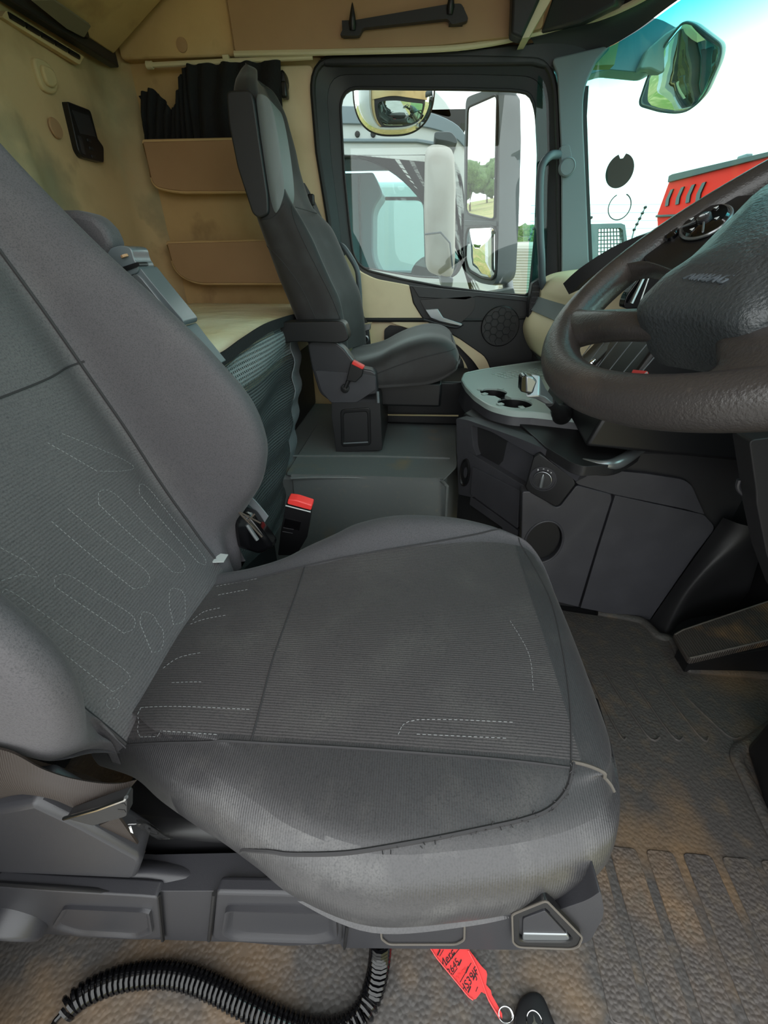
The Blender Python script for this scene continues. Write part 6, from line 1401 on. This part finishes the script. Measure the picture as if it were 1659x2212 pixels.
# own mirrors
mn = (-.83, -.55, -.088)
mm_ = thing('door_mirror', 'tall door mirror with two glasses outside the passenger window', 'mirror', (0.4428, 2.75, 1.048))
mh = MB(); mo = [V(p) for p in round_poly([(0.1823, 2.868, 1.823), (0.2099, 2.826, 1.824), (0.3127, 2.673, 1.815), (0.3425, 2.655, 1.645), (0.3855, 2.645, 1.301), (0.4111, 2.646, 1.052), (0.3998, 2.669, 1.013), (0.343, 2.754, 1.02), (0.2661, 2.865, 1.048), (0.2357, 2.89, 1.183), (0.2249, 2.885, 1.316), (0.197, 2.879, 1.616)], [.03,.02,.02,0,0,.03,.04,.02,.04,0,0,0], 4)]
back = [p + V((0.115, 0.06, 0.0)) for p in shrink(mo, 0.95)]
md_ = [p + V((0.085, 0.05, 0.0)) for p in mo]
mh.loft([mo, [p + V((0.03, 0.02, 0)) for p in shrink(mo, 1.01)], md_, back])
mho = mh.build('housing', 'housing', mm_, angle=50)
mg = [V(p) for p in round_poly([(0.1956, 2.845, 1.784), (0.3051, 2.679, 1.786), (0.3136, 2.668, 1.773), (0.3623, 2.667, 1.322), (0.3515, 2.684, 1.316), (0.2431, 2.842, 1.351), (0.2297, 2.859, 1.373), (0.2073, 2.854, 1.612)], [.02,.01,.01,.01,.01,.02,.01,0], 4)]
MB().prism(mg, (0.004, 0.003, 0)).build('main_glass', 'mirror', mm_, smooth=False, label='tall flat mirror glass')
wg = [V(p) for p in round_poly([(0.2466, 2.841, 1.292), (0.3605, 2.67, 1.287), (0.3755, 2.652, 1.262), (0.4004, 2.644, 1.074), (0.3901, 2.665, 1.042), (0.3382, 2.742, 1.048), (0.2709, 2.838, 1.082), (0.2511, 2.859, 1.137), (0.2396, 2.859, 1.25)], [.02,.02,.01,.02,.02,.02,.03,.01,.02], 4)]
wc = sum(wg, V()) / len(wg); nV = V(mn).normalized()
MB().loft([[wc + (p - wc) * k + nV * h for p in wg] for k, h in ((1, 0.0), (1, 0.002), (0.8, 0.010), (0.55, 0.017), (0.3, 0.021), (0.05, 0.0225))]).build('wide_glass', 'mirror', mm_, angle=80, label='small convex mirror glass')
MB().tube(wg, 0.006, 6, closed=True).build('glass_rim', 'dark', mm_)
MB().tube(mg, 0.005, 6, closed=True).build('glass_rim', 'dark', mm_)
MB().prism([(0.2251, 2.868, 1.325), (0.3716, 2.651, 1.306), (0.3745, 2.65, 1.284), (0.2279, 2.869, 1.298)], (0.02, 0.01, 0)).build('centre_bar', 'housing', mm_, bevel=0.003)
MB().tube([V((0.3906, 2.82, 1.827)), V((0.367, 2.75, 1.873)), V((0.33, 2.45, 1.835))], 0.035, 12).build('upper_arm', 'housing', mm_)
MB().tube([V((0.499, 2.85, 1.045)), V((0.4995, 2.7, 0.9587)), V((0.4835, 2.45, 0.9338))], 0.03, 12).build('lower_arm', 'housing', mm_)
MB().prism(round_poly([(0.3347, 2.6, 0.9784), (0.4994, 2.6, 1.006), (0.5293, 2.6, 0.9434), (0.3296, 2.6, 0.9376)], .006, 2), (0, 0.1, 0)).build('mirror_foot', 'slate', mm_, bevel=0.004)

km = thing('kerb_mirror', 'round convex kerb mirror above the passenger window', 'mirror', (-0.1629, 2.62, 1.805))
kc3 = V((-0.1672, 2.66, 1.791)); 
kx = (V((0.0236, 2.66, 1.788)) - kc3).length
def dome(u, v):
    t = math.pi * u; r = v
    cs, sn = math.cos(t), math.sin(t)
    x = math.copysign(abs(cs) ** 0.75, cs) * kx * r; z = -(abs(sn) ** 0.8) * 0.165 * r
    y = -0.085 * math.sqrt(max(0, 1 - r * r * 0.98))
    return kc3 + V((x, y + 0.05, z + 0.03))
MB().sheet(dome, 48, 20, 0.006).build('mirror_bowl', 'mirror', km)
ko = [dome(k / 48, 1.0) for k in range(49)]
MB().tube(ko, 0.004, 8).build('bowl_rim', 'dark', km)
MB().tube([kc3 + V((0, 0.08, 0.1)), V((kc3.x, 2.40, kc3.z + 0.12))], 0.03, 10).build('bracket_arm', 'dark', km)
MB().prism([kc3 + V((kx * 1.02, 0.06, 0.035)), kc3 + V((kx * 1.02, 0.06, 0.14)), kc3 + V((-kx * 1.02, 0.06, 0.14)), kc3 + V((-kx * 1.02, 0.06, 0.035))], (0, 0.06, 0)).build('mirror_back', 'dark', km, bevel=0.01)

fm_ = thing('front_mirror', 'front mirror on a thick arm outside the windscreen corner', 'mirror', (1.15, 2.801, 1.886))
fp = [V(p) for p in round_poly([(0.9968, 2.521, 1.949), (1.03, 2.491, 1.931), (1.127, 2.422, 1.85), (1.139, 2.429, 1.811), (1.142, 2.477, 1.719), (1.119, 2.523, 1.687), (1.085, 2.563, 1.687), (1.032, 2.617, 1.706), (0.9657, 2.678, 1.739), (0.9573, 2.679, 1.755), (0.955, 2.642, 1.825), (0.9717, 2.574, 1.909)], [.02,.02,.02,.02,.03,.03,.03,.02,.015,.01,.02,.02], 4)]
fc = sum(fp, V()) / len(fp); fn_ = V((-.72, -.60, -.34)).normalized()
MB().loft([[fc + (p - fc) * k + fn_ * h for p in fp] for k, h in ((1.01, 0.0), (1.02, -0.012), (0.98, -0.04), (0.8, -0.07), (0.3, -0.08))] ).build('mirror_shell', 'palehousing', fm_, angle=50)
MB().loft([[fc + (p - fc) * k + fn_ * h for p in fp] for k, h in [(0.99, 0.001)] + [(q / 20, 0.003 + 0.007 * (1 - (q / 20) ** 2)) for q in range(19, 0, -1)]]).build('mirror_face', 'mirror', fm_, angle=80)
MB().tube([fc + (p - fc) * 1.0 + fn_ * 0.002 for p in fp], 0.004, 8, closed=True).build('mirror_rim', 'housing', fm_)
am = [V(p) for p in [(0.5193, 2.62, 1.791), (0.6397, 2.62, 1.972), (0.7539, 2.62, 2.022), (0.9488, 2.62, 1.988), (1.097, 2.62, 1.934), (1.06, 2.62, 1.88), (0.944, 2.62, 1.829), (0.7647, 2.62, 1.845)]]
MB().prism(round_poly(am, .02, 3), (0.0, 0.10, 0)).build('mirror_arm', 'greyblue', fm_, bevel=0.02, seg=3)
MB().lathe(V((0.7786, 2.6, 1.986)), (0, -1, 0), [(0.05, -0.02), (0.05, 0.01), (0.04, 0.016), (0, 0.018)], 28).build('arm_cap', 'housing', fm_)
MB().prism(round_poly([(0.9061, 2.58, 1.893), (0.9651, 2.58, 1.938), (1.02, 2.58, 1.963), (1.03, 2.58, 1.91), (0.9879, 2.58, 1.815), (0.9346, 2.58, 1.833), (0.8877, 2.58, 1.831)], .01, 2), (0, 0.06, 0)).build('arm_bracket', 'palehousing', fm_, bevel=0.006)

# white truck parked alongside
Y0 = 4.1
wt_ = thing('white_truck', 'white truck cab parked alongside, seen through the passenger window', 'truck', (-0.6, 5.2, -1.36))
body_o = resample(round_poly([(-1.544, 4.1, 2.018), (0.0528, 4.1, 1.978), (0.2081, 4.1, 1.932), (0.295, 4.1, 1.84), (0.3458, 4.1, 1.621), (0.4203, 4.1, 0.9975), (0.5541, 4.1, 0.8583), (0.7601, 4.1, -0.7096), (-2.136, 4.1, -0.8145)], [0,.1,.12,.12,0,.05,.1,0,0], 5), 140)
wino = resample(round_poly([(-1.511, 4.1, 1.82), (0.0635, 4.1, 1.811), (0.2396, 4.1, 1.774), (0.3091, 4.1, 1.564), (0.3524, 4.1, 1.132), (0.293, 4.1, 0.9833), (-0.0423, 4.1, 0.9961), (-0.5985, 4.1, 1.081), (-1.647, 4.1, 1.131)], [.1,.05,.15,.1,.1,.12,.1,.1,.1], 5), 140)
MB().ring(body_o, wino, (0, 0.12, 0)).build('cab_side', 'white', wt_, smooth=False)
MB().ring(wino, shrink(wino, 0.965), (0.0, 0.06, 0)).build('window_frame', 'frame', wt_, bevel=0.01)
MB().prism([p + V((0, 0.05, 0)) for p in shrink(wino, 0.98)], (0, 0.006, 0)).build('window_pane', 'truckglass', wt_, smooth=False)
MB().prism(round_poly([(-1.515, 4.08, 2.115), (-0.0857, 4.08, 2.065), (0.2019, 4.08, 1.986), (0.3017, 4.08, 1.888), (0.31, 4.08, 1.81), (0.2275, 4.08, 1.889), (0.1055, 4.08, 1.937), (-0.0819, 4.08, 1.971), (-1.536, 4.08, 2.014)], [0,.3,.2,.1,.05,.2,.2,.2,0], 4), (0, 0.5, 0)).build('roof_band', 'greyblue', wt_, bevel=0.02)
MB().prism(round_poly([(-1.558, 4.3, 2.35), (-0.303, 4.3, 2.395), (0.1139, 4.3, 2.179), (0.2128, 4.3, 2.031), (-0.0899, 4.3, 2.104), (-1.599, 4.3, 2.157)], [0,.3,.3,.1,.2,0], 4), (0, 1.8, 0)).build('roof_fairing', 'whitepl', wt_, bevel=0.05)
MB().tube([(-1.562, 4.09, 1.909), (-0.0785, 4.09, 1.885), (0.2153, 4.09, 1.844)], 0.012, 6).build('gutter', 'greyblue', wt_)
for q in [(-0.5221, 4.1, 1.93), (-0.404, 4.1, 1.928)]: MB().lathe(V(q), (0, -1, 0), [(0.02, 0), (0.016, 0.01), (0, 0.012)], 14).build('side_bolt', 'dark', wt_)
MB().box((-2.6, 6.1, -0.9), (0.35, 6.16, 0.86)).build('far_door', 'white', wt_)
MB().box((-2.6, 4.3, 0.2), (0.3, 6.1, 0.32)).build('cab_floor', 'dark', wt_)
MB().box((-2.6, 4.3, 2.02), (0.3, 6.1, 2.1)).build('cab_ceiling', 'dark', wt_)
MB().box((-2.7, 4.3, -0.9), (-2.6, 6.1, 2.1)).build('cab_back', 'greyblue', wt_)
MB().box((-2.6, 4.3, 1.75), (0.25, 4.36, 2.02)).build('roof_shelf', 'dark', wt_)
bpn = MB().prism(round_poly([(-2.122, 5.4, 1.87), (-0.5361, 5.4, 1.883), (-0.4322, 5.4, 1.702), (-0.5402, 5.4, 1.585), (-0.5465, 5.4, 1.126), (-0.4224, 5.4, 0.9462), (-2.336, 5.4, 0.8455)], [0,.02,.05,.08,.1,0,0], 4), (0, 0.5, 0)); bpn.build('sleeper_panel', 'greyblue', wt_, bevel=0.02)
MB().tube([(-0.6814, 5.38, 1.86), (-0.6841, 5.38, 0.9462)], 0.012, 6).build('panel_seam', 'dark', wt_)
MB().ring(resample(round_poly([(-0.6087, 6.1, 1.752), (0.0113, 6.1, 1.748), (0.0839, 6.1, 0.9215), (-0.6194, 6.1, 0.971)], .08, 4), 60), resample(round_poly([(-0.5761, 6.1, 1.722), (-0.0196, 6.1, 1.717), (0.0408, 6.1, 0.9623), (-0.5835, 6.1, 1.002)], .08, 4), 60), (0, 0.05, 0)).build('far_window_frame', 'dark', wt_)
MB().prism(round_poly([(-0.1403, 4.9, 0.7968), (-0.1021, 4.9, 1.088), (0.0781, 4.9, 1.187), (0.4029, 4.9, 1.128), (0.4825, 4.9, 0.8004)], .1, 3), (0, 0.6, 0)).build('truck_dashboard', 'dark', wt_, bevel=0.03)
wm = MB(); 
wmo = [V(p) for p in round_poly([(-0.0125, 3.45, 1.738), (0.0206, 3.45, 1.769), (0.1131, 3.45, 1.763), (0.1729, 3.45, 1.736), (0.2015, 3.45, 1.547), (0.2371, 3.45, 1.079), (0.2136, 3.45, 1.01), (0.1129, 3.45, 1.032), (0.0286, 3.45, 1.064), (-0.0027, 3.45, 1.426)], [.05,.05,.04,.06,0,.06,.06,.04,.06,0], 4)]
wm.loft([[p + V((0, 0.22, 0)) for p in shrink(wmo, 0.92)], [p + V((0, 0.10, 0)) for p in wmo], [p + V((0, 0.03, 0)) for p in shrink(wmo, 0.97)], [p + V((0.0, 0, 0)) for p in shrink(wmo, 0.8)], [p + V((0.0, -0.008, 0)) for p in shrink(wmo, 0.3)]])
tmir = thing('truck_door_mirror', 'pale grey mirror housing on the white truck alongside', 'mirror', (0.1467, 3.45, 1.021))
wm.build('housing', 'palehousing', tmir, angle=60)
MB().tube([(0.0108, 3.42, 1.28), (0.1167, 3.42, 1.29), (0.184, 3.42, 1.23), (0.2157, 3.42, 1.079)], 0.006, 6).build('housing_seam', 'housing', tmir)
MB().prism(round_poly([(0.1311, 3.5, 1.034), (0.2324, 3.5, 1.019), (0.2253, 3.5, 0.9451), (0.1536, 3.5, 0.9538)], .01, 2), (0, 0.4, 0)).build('lower_arm', 'housing', tmir, bevel=0.01)
MB().prism(round_poly([(0.0427, 3.6, 1.841), (0.1529, 3.6, 1.839), (0.1947, 3.6, 1.802), (0.1972, 3.6, 1.775), (0.142, 3.6, 1.79), (0.045, 3.6, 1.805)], .02, 3), (0, 0.45, 0)).build('upper_arm', 'housing', tmir, bevel=0.02)

# white trailer beyond the alongside truck
wb = thing('white_trailer', 'white truck body seen through both windows of the truck alongside', 'truck', (-0.4, 9.0, -1.36))
MB().box((-3.0, 8.6, -0.9), (1.4, 11.0, 2.2)).build('body', 'white', wb, bevel=0.08)
MB().box((-2.8, 8.56, 0.9), (1.2, 8.62, 0.94)).build('trim_line', 'greyblue', wb)
MB().box((-0.6, 8.55, -0.3), (0.4, 8.62, 0.6)).build('side_panel', 'pillar', wb)

# red truck ahead
rt_ = thing('red_truck', 'red truck with black roof edge standing ahead of the windscreen', 'truck', (9, 16.67, 2.192))
RX = 9.0
rbq = [V(p) for p in [(9, 20.59, 2.507), (9, 20.36, 3.584), (9, 15.05, 3.427), (9, 11.72, 3.155), (9, 9.946, 0.4857), (9, 18.28, -0.1137)]]
MB().prism(rbq, (1.6, 0.3, 0)).build('cab_body', 'redpaint', rt_, bevel=0.05)
MB().prism(round_poly([(8.9, 20.22, 3.486), (8.9, 20.29, 3.683), (8.9, 20.04, 3.703), (8.9, 14.28, 3.465), (8.9, 11.7, 3.29), (8.9, 11.59, 3.133), (8.9, 14.87, 3.381)], [.02,.05,.05,0,0,0,0], 3), (1.8, 0.3, 0)).build('roof_edge', 'dark', rt_, bevel=0.03)
MB().tube([(8.93, 20.42, 2.481), (8.93, 17.68, 2.334)], 0.04, 6).build('lower_edge', 'dark', rt_)
sl0 = [V(p) for p in [(8.95, 20.08, 2.952), (8.95, 19.94, 3.239), (8.95, 19.75, 3.244), (8.95, 19.84, 2.957), (8.95, 19.77, 2.758), (8.95, 20, 2.75)]]
for d in [(8.95, 20.08, 2.952), (8.95, 19.33, 2.936), (8.95, 18.64, 2.921), (8.95, 18.01, 2.907)]:
    MB().prism([p + V(d) - sl0[0] for p in sl0], (0.08, 0.02, 0)).build('grille_slot', 'black', rt_)
MB().box(V((9.2, 16.46, 3.545)) - V((.1, .2, .1)), V((9.2, 16.46, 3.545)) + V((.1, .2, .12))).build('roof_lamp', 'pillar', rt_, bevel=0.03)

# wire screen of a machine in front, posts and wires of the electric fence, tank, hedge, trees
sc_ = thing('wire_guard', 'grey frame with wire screen ahead of the windscreen', 'wire guard', (1.96, 5.5, 1.296))
so = resample([V(p) for p in [(1.721, 5.5, 1.444), (2.106, 5.5, 1.451), (2.25, 5.5, 1.126), (2.356, 5.5, 0.7678), (1.868, 5.5, 0.7651)]], 40); si = resample([V(p) for p in [(1.845, 5.5, 1.403), (2.095, 5.5, 1.41), (2.211, 5.5, 1.126), (2.302, 5.5, 0.814), (1.989, 5.5, 0.8124)]], 40)
MB().ring(so, si, (0, 0.08, 0)).build('guard_frame', 'pillar', sc_, smooth=False)
wr = MB()
for k in range(9):
    a = V((1.855, 5.53, 1.405)).lerp(V((2.106, 5.53, 1.412)), k / 8); b = V((2, 5.53, 0.8106)).lerp(V((2.315, 5.53, 0.8121)), k / 8); wr.tube([a, b], 0.006, 5)
for k in range(18):
    a = V((1.855, 5.53, 1.405)).lerp(V((2, 5.53, 0.8106)), k / 17); b = V((2.106, 5.53, 1.412)).lerp(V((2.315, 5.53, 0.8121)), k / 17); wr.tube([a, b], 0.006, 5)
wr.build('wire_mesh', 'sticker', sc_)
for q in [(1.892, 5.54, 0.9478), (2.299, 5.54, 0.949)]: MB().box((q[0] - 0.03, 5.5, -1.36), (q[0] + 0.03, 5.58, q[2])).build('leg', 'pillar', sc_, smooth=False)

fence_y = 26.0
def post(a, label):
    a = V(a)
    t = thing('fence_post', label, 'fence post', (a.x - 0.25, a.y, -1.36), 'electric fence posts')
    b = V((a.x - 0.25, a.y, -1.36)); 
    MB().tube([b, V((b.x, b.y, a.z - 0.9)), a], 0.035, 8).build('post', 'pillar', t)
    for k in range(5):
        p = V((b.x, b.y, a.z - 0.9)).lerp(a, k / 4); MB().lathe(p, (1, 0, 0.3), [(0.05, -0.06), (0.07, 0.0), (0.05, 0.06)], 10).build('insulator', 'black', t)
post((5.537, 26, 2.359), 'fence post with dark insulators to the right of the tall door mirror')
post((10.73, 26, 3.199), 'fence post with dark insulators above the instrument hood')
post((8.269, 26, 2.805), 'fence post with dark insulators beside the windscreen pillar')
fw_ = thing('fence_wires', 'thin wires of the electric fence across the yard edge', 'fence wires', (5, 26, 0))
for k in range(6):
    MB().tube([(2.0, 25.88, 3.3 - 0.32 * k), (30, 25.88, 3.3 - 0.32 * k)], 0.008, 5).build('wire', 'pillar', fw_)
pk_ = thing('picket_fence', 'pale upright picket fence at the yard edge right of the door mirror', 'fence', (8, 24, -1.36))
pkm = MB()
for k in range(60): pkm.box((3.5 + k * 0.2, 24.0, -1.36), (3.5 + k * 0.2 + 0.11, 24.05, 0.2 + 0.05 * (k % 3)))
pkm.build('pickets', 'wood', pk_, smooth=False)
MB().box((3.5, 24.05, -0.2), (15.5, 24.1, -0.05)).build('rail', 'wood', pk_)
tk = thing('water_tank', 'grey ribbed water tank behind the door mirror', 'tank', (3.417, 16, 0.0187))
tc_ = V((3.437, 17, -0.0531)); tc_.z = -1.36
pfz = []
for k in range(24): pfz += [(0.95 + (0.03 if k % 2 else 0), 0.1 * k)]
zt = V((3.356, 17, 1.555)).z + 1.36
pfz = [(0.95 + (0.035 if k % 2 else 0), zt * 0.93 * k / 23) for k in range(24)] + [(0.85, zt * 0.97), (0.3, zt), (0.0, zt)]
MB().lathe(tc_, (0, 0, 1), [(0.0, 0)] + pfz, 40).build('tank_body', 'concrete', tk, angle=80)
MB().lathe(tc_ + V((0, 0, zt * 0.99)), (0, 0, 1), [(0.28, 0), (0.28, 0.05), (0, 0.06)], 20).build('tank_lid', 'concrete', tk)

def tree(x, y, h, w, label, seed):
    r = random.Random(seed)
    t = thing('tree', label, 'tree', (x, y, -1.36), 'trees around the yard')
    MB().tube([(x, y, -1.36), (x + 0.1, y, -1.36 + h * 0.5)], [0.16, 0.09], 8).build('trunk', 'bark', t)
    mb = MB()
    for k in range(14):
        c = V((x + r.uniform(-w, w) * 0.6, y + r.uniform(-w, w) * 0.6, -1.36 + h * r.uniform(0.35, 0.85))); rr = w * r.uniform(0.35, 0.6)
        bm = bmesh.new(); bmesh.ops.create_icosphere(bm, subdivisions=3, radius=rr)
        for v in bm.verts:
            v.co *= 1 + 0.35 * noise.noise(v.co * (2.2 / rr) + V((k * 3.1, seed, 0)))
        idx = {v: i for i, v in enumerate(bm.verts)}
        mb.add([v.co + c for v in bm.verts], [[idx[v] for v in f.verts] for f in bm.faces]); bm.free()
    mb.build('crown', 'leaf', t, angle=80)
for i, (x, y, h, w) in enumerate(((-72, 26, 6.0, 2.6), (-66, 40, 5.0, 2.6), (-78, 52, 6.4, 3.0), (-95, 30, 6.0, 3.0), (-60, 66, 5.6, 2.8))):
    tree(x, y, h, w, 'green tree behind the truck, seen only reflected in the door mirror', i)
for i, (x, y, h, w) in enumerate(((11.0, 60, 5.0, 3.0), (15.5, 78, 5.2, 3.0))):
    tree(x, y, h, w, ('low green bush beyond the picket fence right of the door mirror', 'second low green bush further right beyond the picket fence')[i], 20 + i)

# outside of the cab itself, so the mirrors have a flank to show
ex = MB().box((-1.5, 2.37, -0.5), (-0.46, 2.42, 2.6)); ex.box((-0.46, 2.38, -0.5), (0.9, 2.42, 0.9))
struct(ex, 'wall_outer', 'white', smooth=False)
